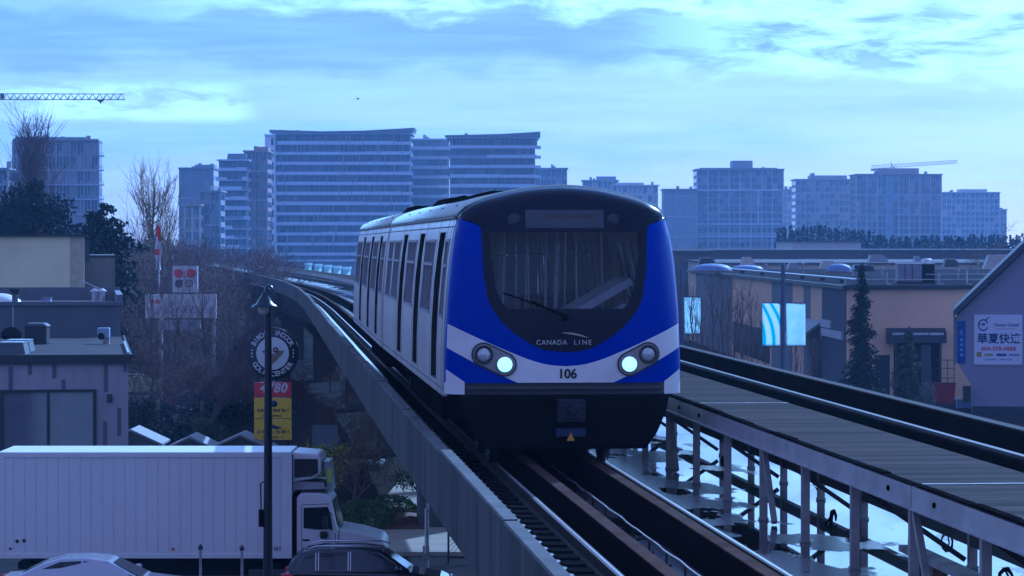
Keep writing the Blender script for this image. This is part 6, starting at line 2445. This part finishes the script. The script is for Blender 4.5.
BP = mat('banner_post', (0.10, 0.115, 0.19), 0.5, 0.2)
D = 150.0
for px, top, lab, sides in ((783, 266, 'blue grey banner post between two bright cyan banners', ((762.5, 780.5, BSW, 'cyan banner with curling blue stripes on the banner post'), (786.5, 805.5, BPL, 'plain pale cyan banner right of the banner post'))),):
    t_ = thing('banner_post', lab, 'lamp post', G(px, D), -YAW)
    MB().tube([(0, 0, 0), (0, 0, ZZ(top, D))], [0.14, 0.11], 10).obj('pole', BP, t_)
    MB().lathe([(0.13, 0), (0.13, 0.05), (0.03, 0.2)], (0, 0, ZZ(top, D)), 10).obj('cap', BP, t_)
    for zz in (ZZ(303, D), ZZ(346, D)):
        MB().tube([(LX(762, D) - LX(px, D), 0, zz), (LX(806, D) - LX(px, D), 0, zz)], 0.025, 6).obj('banner_arm', BP, t_)
    for pa, pb, m_, l2 in sides:
        banner(LX(pa, D) - LX(px, D), LX(pb, D) - LX(px, D), ZZ(303.5, D), ZZ(345.5, D), m_, l2, G(px, D), 0.5 if m_ is BSW else 2)
D = 185.0
px = 681.5
t_ = thing('banner_post', 'banner post half hidden by the train with pale banner', 'lamp post', G(px, D), -YAW)
MB().tube([(0, 0, 0), (0, 0, ZZ(268, D))], [0.14, 0.11], 10).obj('pole', BP, t_)
for zz in (ZZ(297, D), ZZ(334, D)):
    MB().tube([(0, 0, zz), (LX(701, D) - LX(px, D), 0, zz)], 0.03, 6).obj('banner_arm', BP, t_)
banner(LX(684.5, D) - LX(px, D), LX(700.5, D) - LX(px, D), ZZ(297.5, D), ZZ(333.5, D), BPL, 'pale cyan banner nearest the train side', G(px, D), 1)

# ---------------------------------------------------------------- conifers and bare trees in front of the mall
for lab, px, d, py, rb, sd, n in (('tall narrow dark spruce in front of the mall corner', 862, 160, 264, 1.15, 3, 40), ('shorter dark spruce in front of the awning entrance', 908, 162, 329, 1.15, 4, 30)):
    h = ZZ(py, d)
    put_tree('spruce_tree', lab, 'spruce', conifer(h, rb, sd, n, 46, 0.20, 0.8, 0.6, 0.03, -0.4), G(px, d), 0, 'spruces by the mall', (BARK, FIR if px < 900 else SHRUB))
SPARSE = [upright_tree(10.0, 1.0, 61, 13, 0.08, 0.014, 0.8, 5), upright_tree(10.0, 1.3, 62, 11, 0.1, 0.014, 0.8, 5)]
spo = [None, None]
for lab, px, d, rx, rz_ in (('pale green shrub at the right foot of the shorter spruce', 926, 160, 0.9, 1.25), ('dusty shrub left of the shorter spruce', 888, 161, 0.7, 0.9), ('low green shrub left of the tall spruce', 826, 166, 1.3, 0.9), ('low green shrub under the banner canopy', 806, 172, 1.0, 0.7)):
    t_ = thing('shrub', lab, 'shrub', G(px, d), -YAW)
    mb = MB()
    r = random.Random(px)
    for j in range(6):
        leaf_blob(mb, (r.uniform(-.6, .6) * rx, r.uniform(-.3, .3), rz_ * r.uniform(0.4, 1.5)), (rx * 0.5, 0.5, rz_ * 0.5), 260, 0.14, r, 0.3)
    mb.obj('foliage', mat('dusty_leaves', (0.14, 0.16, 0.12), 0.6, var=0.5, scale=3), t_)
    mb = MB()
    for j in range(5):
        mb.tube([(0, 0, 0), (rx * 0.5 * cos(j * 1.3), 0.3 * sin(j * 1.3), rz_ * 1.5)], [0.03, 0.01], 4)
    mb.obj('stems', BARK, t_)
BR = 'bare thin tree standing in front of the grey mall side wall'
for i, (px, d, py) in enumerate(((692, 170, 282), (702, 160, 292), (713, 172, 270), (722, 165, 284), (735, 158, 296), (742, 172, 280), (752, 162, 290), (765, 168, 300), (796, 158, 318), (728, 180, 275), (812, 165, 330))):
    h = ZZ(py, d)
    k = i % 2
    if spo[k] is None:
        spo[k] = put_tree('bare_tree', BR, 'tree', SPARSE[k], G(px, d), rng.uniform(0, 6), 'bare trees in front of the mall', (BARK, TWIG), h / 10.0)
    else:
        dup(spo[k], G(px, d), rng.uniform(0, 6), (h / 10, h / 10, h / 10))
for lab, px, d, py in (('bare wide tree rising above the sloping eave', 990, 330, 219), ('small bare tree at the right frame edge above the eave', 1016, 340, 228)):
    dup(pro[1], G(px, d), 1.0, ZZ(py, d) / 10, lab, 'trees right of the treeline')

for i, (px, d, py) in enumerate(((690, 470, 243), (706, 455, 238), (722, 480, 241), (741, 460, 236), (757, 475, 240), (772, 465, 238), (650, 480, 240), (960, 470, 236))):
    h = ZZ(py, d)
    dup(pro[i % 4], G(px, d), rng.uniform(0, 6), (h / 10 * 1.3, h / 10 * 1.3, h / 10), 'far bare tree between the mall roofs and the towers', 'far bare trees behind the mall')
# ================================================================ far skyline
GLZ = mat('tower_glass', (0.045, 0.065, 0.095), 0.15, var=0.45, scale=0.5)
GLB = mat('tower_glass_pale', (0.22, 0.27, 0.33), 0.2, var=0.3, scale=0.3)
SLAB = mat('balcony_sky_tint', (0.62, 0.72, 0.86), 0.6, var=0.08, scale=0.2)  # blue tint stands in for sky reflected in the balcony railings
CONT = mat('tower_concrete', (0.34, 0.33, 0.33), 0.8, var=0.12, scale=0.15)
BRN = mat('tower_brown', (0.30, 0.22, 0.20), 0.8, var=0.15, scale=0.15)
BLU = mat('tower_blue_grey', (0.27, 0.29, 0.34), 0.7, var=0.12, scale=0.15)
PALE = mat('tower_pale', (0.52, 0.51, 0.51), 0.75, var=0.1, scale=0.15)


def tower(lab, pa, pb, yt, d, nf, nb, style, wallm, dep=18, rot=0.0, pent=None, base=0.0, name='apartment_tower', lean=0, roof_over=0.5, glass_m=None, group=None, seed=1):
    r = random.Random(seed * 13 + int(pa))
    pc = (pa + pb) / 2
    t_ = thing(name, lab, 'building', G(pc, d), -YAW + rot, group)
    w = (pb - pa) / 2 / FPX * d
    h = ZZ(yt, d)
    gm = glass_m or GLZ
    MB().box(-w, w, 0, dep, 0, h).obj('wall', wallm, t_)
    MB().box(-w - roof_over, w + roof_over, -roof_over - 0.6, dep + 0.4, h + 0.01, h + 0.45).obj('roof', wallm if style == 'grid' else SLAB, t_)
    fh = (h - base) / nf
    if style == 'bands':
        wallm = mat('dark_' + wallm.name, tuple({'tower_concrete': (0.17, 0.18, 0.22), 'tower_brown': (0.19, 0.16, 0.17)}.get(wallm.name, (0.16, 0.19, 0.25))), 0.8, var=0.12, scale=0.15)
    if style == 'bands':
        for k in range(nf):
            z = base + k * fh
            q = MB()
            q.box(-w + 0.6, w - 0.6, -0.06, -0.002, z + 0.35, z + fh - 0.12)
            mm = q
            n = nb * 2
            for j in range(n + 1):
                x = -w + 0.6 + (2 * w - 1.2) * j / n + r.uniform(-.4, .4)
                ww = 0.12 if r.random() < 0.75 else r.uniform(0.4, 1.3)
                mm.box(x - ww, x + ww, -0.13, -0.061, z + 0.35, z + fh - 0.12, 1)
            q.obj('window_band', [gm, wallm], t_)
            if k:
                x0 = -w - (0.7 if r.random() < 0.6 else 0.0)
                x1 = w + (0.7 if r.random() < 0.6 else 0.0)
                if r.random() < 0.25:
                    x0 += r.uniform(0, 0.12) * w
                bb = MB().box(x0, x1, -1.3, -0.14, z - 0.10, z + 0.10)
                xx = x0
                while xx < x1 - 0.5:
                    xe = min(x1, xx + r.uniform(0.3, 0.9) * 2 * w)
                    if r.random() < 0.95:
                        bb.box(xx, xe - 0.15, -1.32, -1.24, z + 0.101, z + 0.101 + r.uniform(0.7, 0.95), 1 if r.random() < 0.15 else 0)
                    xx = xe
                bb.obj('balcony', [SLAB, GLB], t_)
    else:
        nb = int(nb * 1.2)
        cw = 2 * w / nb
        wq = MB()
        wq.box(-cw * 0.40, -cw * 0.04, -0.05, -0.002, fh * 0.12, fh * 0.93)
        wq.box(cw * 0.02, cw * 0.34, -0.05, -0.002, fh * 0.30, fh * 0.93)
        wq.box(-cw * 0.04, cw * 0.02, -0.09, -0.002, fh * 0.12, fh * 0.93, 1)
        proto_w = None
        cells = [(i, k) for k in range(nf) for i in range(nb)]
        cells.sort(key=lambda c: -c[1])
        for (i, k) in cells[:100]:
            if r.random() < 0.05:
                continue
            x = -w + cw * (i + 0.5)
            m_ = gm if r.random() < 0.72 else (GLB if r.random() < 0.7 else CONT)
            if proto_w is None:
                proto_w = {}
            if m_.name not in proto_w:
                o = wq.obj('window', [m_, PALE], t_)
                proto_w[m_.name] = o
            else:
                o = inst(proto_w[m_.name], t_, (0, 0, 0))
            o.location = (x, 0, base + k * fh)
        rest = MB()
        for (i, k) in cells[100:]:
            x = -w + cw * (i + 0.5)
            rest.box(x - cw * .36, x + cw * .36, -0.05, -0.002, base + k * fh + fh * .24, base + k * fh + fh * .9)
        if rest.v:
            rest.obj('lower_windows', gm, t_, kind='stuff')
        # piers and string courses
        mm = MB()
        for i in range(nb + 1):
            if i % 2 == 0:
                x = -w + cw * i
                mm.box(x - 0.25, x + 0.25, -0.35, -0.06, 0, h)
        mm.obj('piers', PALE if seed % 2 else wallm, t_, kind='stuff')
        for k in range(2, nf, 3):
            MB().box(-w - 0.1, w + 0.1, -0.45, -0.36, base + k * fh - 0.15, base + k * fh + 0.15).obj('string_course', PALE, t_)
    # side face windows in bands
    for sgn in (-1, 1):
        mm = MB()
        for k in range(nf):
            z = base + k * fh
            mm.box(min(sgn * w, sgn * (w + 0.05)), max(sgn * w, sgn * (w + 0.05)), 1.5, dep - 1.5, z + fh * 0.3, z + fh * 0.85)
        mm.obj('side_glazing', gm, t_, kind='stuff')
    if pent:
        for (xa, xb, hh) in pent:
            MB().box(-w + 2 * w * xa, -w + 2 * w * xb, dep * 0.25, dep * 0.75, h + 0.451, h + 0.451 + hh).obj('penthouse', wallm, t_)
    for j in range(3):
        x = r.uniform(-w * .8, w * .8)
        MB().box(x - 0.5, x + 0.5, dep * .4, dep * .5, h + 0.46, h + 0.46 + r.uniform(0.6, 1.6)).obj('roof_vent', CONT, t_)
    return t_


lb = tower('broad glassy apartment block behind the poplar at left', 14, 98, 141, 660, 10, 10, 'grid', BLU, 18, radians(5), [(0.0, 0.85, 0.6)], seed=2, name='apartment_block', roof_over=0.1)
w = (98 - 14) / 2 / FPX * 660
for k in range(1, 10):
    z = k * ZZ(141, 660) / 10
    MB().box(w + 0.05, w + 1.3, -0.8, 5, z - 0.1, z + 0.1).box(w + 1.2, w + 1.3, -0.8, 5, z + 0.101, z + 0.8).obj('side_balcony', SLAB, lb)
for k in (4, 6, 7):
    z = k * ZZ(141, 660) / 10
    MB().box(-w * 0.2, w + 0.04, -1.0, -0.36, z - 0.1, z + 0.1).obj('ledge', SLAB, lb)
# cantilevered balconies on its right edge
tower('low grey block at the left frame edge', -30, 8, 170, 640, 8, 4, 'grid', BLU, 16, seed=3)
tower('blue glass tower behind the yellow-twigged tree', 180, 213, 169, 900, 11, 7, 'grid', mat('curtain_wall', (0.20, 0.25, 0.32), 0.4, 0.1, var=0.15, scale=0.1), 20, 0.0, [(0.4, 0.98, 1.0)], glass_m=GLB, seed=4)
tower('small cream apartment block below the blue glass tower', 185, 200, 206, 760, 6, 4, 'grid', mat('cream_block', (0.42, 0.40, 0.28), 0.8), 14, seed=5)
tower('dark narrow block beside the cream apartment block', 200, 220, 192, 770, 8, 4, 'grid', BLU, 14, seed=6)
tower('dark stepped tower with curved top left of the tallest pale slab', 219, 248, 161, 840, 12, 6, 'bands', CONT, 18, 0.0, [(0.25, 0.9, 1.8)], seed=7)
tower('dark slim tower just left of the tallest pale slab', 245, 267, 152, 850, 13, 5, 'grid', BRN, 18, 0.0, [(0.4, 1.0, 1.2)], seed=8)
t_ = thing('pale_slab_tower', 'tall pale tapering slab with painted-on brightness before the widest block', 'building', G(271, 905), -YAW)
k_ = 905 / FPX
MB().prism([(-5.5 * k_, 0), (5 * k_, 0), (3.5 * k_, ZZ(136, 905)), (-6 * k_, ZZ(136, 905))], 'y', 0, 12).obj('wall', mat('slab_skylit_white', (0.80, 0.86, 0.92), 0.5, var=0.05), t_)  # sky-lit brightness is put into the bluish white wall colour
for k in range(11):
    z = 3 + k * 3.7
    MB().box(0.2 * k_, 2.8 * k_, -0.06, -0.003, z, z + 2.2).obj('window', GLZ if k % 3 else GLB, t_)
MB().box(-6.4 * k_, 4 * k_, -0.4, 12.4, ZZ(136, 905) + 0.01, ZZ(136, 905) + 0.5).obj('roof', SLAB, t_)
main_b = tower('widest apartment block with long white balconies behind the train', 275, 411, 134.5, 910, 13, 14, 'bands', CONT, 22, 0.0, [(0.3, 0.52, 0.6)], base=3.0, name='apartment_block', roof_over=0.6, seed=9)
w = (411 - 275) / 2 / FPX * 910
h = ZZ(134.5, 910)
MB().prism([(-w - 1.5, h + 0.5), (w + 0.5, h + 0.5), (w + 1.2, h + 2.0), (w * 0.3, h + 1.1), (-w * 0.3, h + 0.9), (-w - 1.5, h + 1.4)], 'y', -2.2, 20).obj('swept_roof', mat('swept_roof_grey', (0.18, 0.19, 0.22), 0.6), main_b)
mm = MB()
for j in range(60):
    x = rng.uniform(-w, w)
    k = rng.randrange(1, 13)
    fh = (h - 3.0) / 13
    mm.box(x - 0.12, x + 0.12, -1.4, -0.16, 3 + k * fh + 0.13, 3 + k * fh + fh - 0.14)
mm.obj('balcony_dividers', mat('divider_grey', (0.34, 0.34, 0.37), 0.6), main_b, kind='stuff')
tower('recessed middle block between the two white-balconied wings', 411, 449, 140, 935, 13, 5, 'bands', BLU, 18, base=3.0, glass_m=GLB, seed=10, name='apartment_block')
rb = tower('right wing with jutting flat roof above the train front', 450, 535, 138.5, 905, 13, 9, 'bands', BRN, 20, 0.0, [(0.35, 0.5, 0.5)], base=3.0, roof_over=1.2, seed=11, name='apartment_block')
w = (535 - 450) / 2 / FPX * 905
h = ZZ(138.5, 905)
MB().prism([(-w - 1.5, h + 0.5), (w + 1.6, h + 0.5), (w + 1.6, h + 2.0), (w * 0.2, h + 1.3), (-w - 1.5, h + 0.9)], 'y', -2.6, 18).obj('swept_roof', mat('swept_roof_grey', (0.18, 0.19, 0.22), 0.6), rb)
MB().box(w + 0.05, w + 2.2, 2, 6, h * 0.2, h * 0.21).obj('side_balcony', SLAB, rb)
for k in range(4, 13):
    z = 3 + k * (h - 3) / 13
    MB().box(w + 0.06, w + 1.8, -1.2, 5, z - 0.12, z + 0.7).obj('side_balcony', SLAB, rb)
tower('small distant block right of the jutting roof wing', 530, 567, 169, 1150, 10, 6, 'grid', BLU, 16, seed=12)
tower('distant low block above the train roof', 583, 618, 181, 1250, 9, 6, 'grid', BLU, 16, 0.0, [(0.4, 0.95, 1.6)], seed=13)
tower('distant pale block just left of the white banded tower', 612, 658, 186, 1200, 9, 8, 'grid', PALE, 16, 0.0, [(0.1, 0.7, 1.0)], seed=14)
tb = tower('big tower with white frame bands right of the train roof', 697, 783, 170, 1100, 14, 14, 'grid', BLU, 22, 0.0, [(0.05, 0.95, 0.5), (0.42, 0.66, 3.2)], seed=15)
k_ = 1100 / FPX
for (pa, pb, py) in ((683, 781, 190), (683, 781, 224), (664, 781, 236.5)):
    MB().box((pa - 740) * k_, (pb - 740) * k_, -1.2, -0.5, ZZ(py + 0.7, 1100), ZZ(py - 0.7, 1100)).obj('white_frame_band', SLAB, tb)
for px in (684, 758):
    MB().box((px - 0.6 - 740) * k_, (px + 0.6 - 740) * k_, -1.25, -1.21, ZZ(224, 1100), ZZ(190, 1100)).obj('white_frame_post', SLAB, tb)
tower('lower glass shoulder at the left of the white banded tower', 664, 696.5, 190, 1090, 12, 6, 'grid', BLU, 18, seed=16, glass_m=GLB)
tower('pale narrow block between two big right hand towers', 783.5, 796, 190, 1300, 12, 3, 'grid', PALE, 14, glass_m=GLB, seed=17)
tower('grey tower with pale glass corner strip left of the crane tower', 796, 854, 180, 1230, 13, 10, 'grid', CONT, 20, 0.0, [(0.26, 0.9, 1.6), (0.3, 0.34, 2.6)], seed=18)
ct = tower('brown tower with central glass strip under the crane', 856, 941, 175, 1180, 14, 14, 'grid', BRN, 22, 0.0, [(0.28, 0.76, 2.4)], seed=19)
k_ = 1180 / FPX
MB().box((885 - 898.5) * k_, (893 - 898.5) * k_, -0.9, -0.46, 2, ZZ(176, 1180)).obj('glass_strip', GLB, ct)
tower('pale grey tower rightmost on the skyline', 942, 999, 193, 1350, 12, 10, 'grid', PALE, 20, 0.0, [(0.34, 0.82, 1.4)], seed=20)
tower('low shoulder of the rightmost pale tower', 1000, 1006, 210, 1360, 9, 2, 'grid', PALE, 14, seed=21)
# white podium and tents at the foot of the widest block
pod = thing('podium_shops', 'low glazed shop row at the foot of the widest block', 'building', G(320, 870), -YAW)
k_ = 870 / FPX
MB().box(-50 * k_, 60 * k_, 0, 14, 0, 4.4).obj('wall', GLB, pod)
MB().box(-51 * k_, 61 * k_, -1.5, 14.5, 4.401, 4.9).obj('roof', SLAB, pod)
for i, (px, ww) in enumerate(((308, 7), (318, 7), (327.5, 7.5), (337, 8), (346.5, 8))):
    d = 520 - i * 20
    t_ = thing('market_tent', 'small bright boxy white tent in the row beyond the guideway parapet', 'tent', G(px, d), -YAW, 'white tents beyond the guideway')
    w = ww / 2 / FPX * d
    h = ZZ(263 + i * 1.0, d)
    e = h * 0.93
    MB().box(-w, w, 0, 2.6, e, h).obj('canopy', BPL, t_)
    MB().box(-w, w, 0.0, 0.04, 0.3, e - 0.004).obj('wall_sheet', BPL, t_)

# treeline: conifer wood in front of the right towers reads as one mass
r = random.Random(15)
mb = MB()
for k in range(190):
    px = 776 + (1030 - 776) * k / 189 + r.uniform(-2, 2)
    d = r.uniform(530, 570)
    yt = lerp_pts([(776, 232), (784, 227), (830, 227), (862, 232), (880, 236), (900, 238), (960, 237), (1030, 236)], px) + r.uniform(-2.5, 3.5)
    p = G(px, d)
    h = ZZ(yt, d)
    for j in range(110):
        f = r.random() ** 0.7
        R = (1 - f) * 1.7 + 0.1
        a = r.uniform(0, 2 * pi)
        q = Vector((p.x + R * cos(a) * r.uniform(.4, 1), p.y + R * sin(a) * r.uniform(.4, 1), h * (0.1 + 0.9 * f)))
        leafquad(mb, q, r.uniform(0.7, 1.3) * (1.15 - 0.6 * f), r, None, 1.8)
mb.obj('treeline', PINE, kind='stuff')
mb = MB()
for k in range(150):
    px = 130 + (300 - 130) * k / 149
    d = r.uniform(420, 640)
    p = G(px, d)
    h = ZZ(lerp_pts([(130, 232), (200, 238), (262, 248), (300, 262)], px), d) * r.uniform(0.75, 1.0)
    for j in range(60):
        x, y = r.uniform(-3, 3), r.uniform(-3, 3)
        z = h * r.uniform(0.15, 1.0) ** 0.7
        mb.bar((p.x + x, p.y + y, z - 1.6), (p.x + x + r.uniform(-1, 1), p.y + y, z), 0.06)
mb.obj('bare_wood', TWIG, kind='stuff')
mb = MB()
for k in range(26):
    px, d = rng.uniform(560, 1010), rng.uniform(590, 900)
# ---------------------------------------------------------------- cranes, bird
CRM = mat('crane_yellow', (0.42, 0.36, 0.16), 0.5)


def crane(lab, d, p_mast, p_tip, y_mast, y_tip, p_back, hgt, rooty):
    t_ = thing('tower_crane', lab, 'crane', G(p_mast, d), -YAW, 'tower cranes')
    xm = 0
    X_ = lambda px: LX(px, d) - LX(p_mast, d)
    z0 = ZZ(y_mast, d)
    mb = MB()
    w = hgt * 0.8
    for sx_ in (-w / 2, w / 2):
        for sy in (-w / 2, w / 2):
            mb.bar((sx_, sy, 0), (sx_, sy, z0 + 1), 0.16)
    n = int(z0 / 2.2)
    for j in range(n):
        za, zb = j * z0 / n, (j + 1) * z0 / n
        mb.bar((-w / 2, -w / 2, za), (w / 2, -w / 2, zb), 0.09)
        mb.bar((w / 2, w / 2, za), (-w / 2, w / 2, zb), 0.09)
    mb.obj('mast', CRM, t_)
    mb = MB()
    xa, xb = X_(p_back), X_(p_tip)
    za, zb = ZZ(y_mast - (y_tip - y_mast) * (p_mast - p_back) / (p_tip - p_mast), d), ZZ(y_tip, d)
    L_ = xb - xa
    n = max(8, int(L_ / (hgt * 1.15)))
    at_ = lambda f: (xa + L_ * f, za + (zb - za) * f)
    for sy in (-hgt * .4, hgt * .4):
        mb.bar((xa, sy, za), (xb, sy, zb), 0.15)
    mb.bar((xa, 0, za + hgt), (xb, 0, zb + hgt * .9), 0.17)
    for j in range(n):
        x0, z0_ = at_(j / n)
        x1, z1_ = at_((j + 0.5) / n)
        x2, z2_ = at_((j + 1) / n)
        for sy in (-hgt * .4, hgt * .4):
            mb.bar((x0, sy, z0_), (x1, 0, z1_ + hgt), 0.10)
            mb.bar((x1, 0, z1_ + hgt), (x2, sy, z2_), 0.10)
    mb.obj('jib', CRM, t_)
    return t_, X_, at_


t_, X_, at_ = crane('yellow tower crane jib reaching in from the left frame edge', 640, -46, 125, 99.8, 99.8, -75, 1.35, 0)
MB().box(X_(98), X_(104), -0.5, 0.5, ZZ(101.5, 640), ZZ(100, 640)).prism([(X_(99.5), ZZ(101.5, 640)), (X_(102.5), ZZ(101.5, 640)), (X_(101), ZZ(104, 640))], 'y', -0.3, 0.3).obj('trolley', STEELD, t_)
MB().box(X_(1), X_(4.5), -0.5, 0.5, ZZ(99, 640), ZZ(93.5, 640)).obj('winch', STEELD, t_)
t_, X_, at_ = crane('small distant crane on top of the brown tower', 1200, 893, 957, 167.5, 163.2, 871, 1.3, 0)
MB().box(X_(871), X_(878), -1, 1, ZZ(171, 1200), ZZ(168.8, 1200)).obj('counterweight', CONT, t_)
MB().bar((0, 0, ZZ(168, 1200)), (X_(880) * 0.2, 0, ZZ(162, 1200)), 0.3).obj('top_frame', CRM, t_)
b = thing('bird', 'tiny dark bird flying alone in the open sky', 'bird', P(358, 99, 220), -YAW)
MB().lathe([(0.01, -0.2), (0.06, -0.1), (0.07, 0.05), (0.03, 0.16), (0.01, 0.2)], n=8, axis='y').obj('body', MATTE, b)
MB().add([(0, -0.06, 0.02), (0.2, -0.02, 0.10), (0.3, 0.06, 0.05), (0.18, 0.1, 0.08), (0, 0.08, 0.02), (0, 0, -0.02)], [(0, 1, 2, 3, 4), (4, 3, 5), (5, 3, 1, 0)]).obj('wing', MATTE, b)
MB().add([(0, -0.06, 0.02), (-0.2, -0.02, 0.10), (-0.3, 0.06, 0.05), (-0.18, 0.1, 0.08), (0, 0.08, 0.02), (0, 0, -0.02)], [(4, 3, 2, 1, 0), (5, 3, 4), (0, 1, 3, 5)]).obj('wing', MATTE, b)
HAZE = 0.00022
# ---------------------------------------------------------------- haze
hz = bpy.data.materials.new('haze_air')
hz.use_nodes = True
t = hz.node_tree
t.nodes.clear()
pv = N(t, 'ShaderNodeVolumePrincipled')
pv.inputs['Color'].default_value = (0.45, 0.63, 1.0, 1)
pv.inputs['Density'].default_value = HAZE
pv.inputs['Anisotropy'].default_value = 0.2
o = N(t, 'ShaderNodeOutputMaterial')
t.links.new(pv.outputs[0], o.inputs['Volume'])
MB().box(-700, 900, -60, 1750, -1.0, 64).obj('haze', hz, kind='stuff')
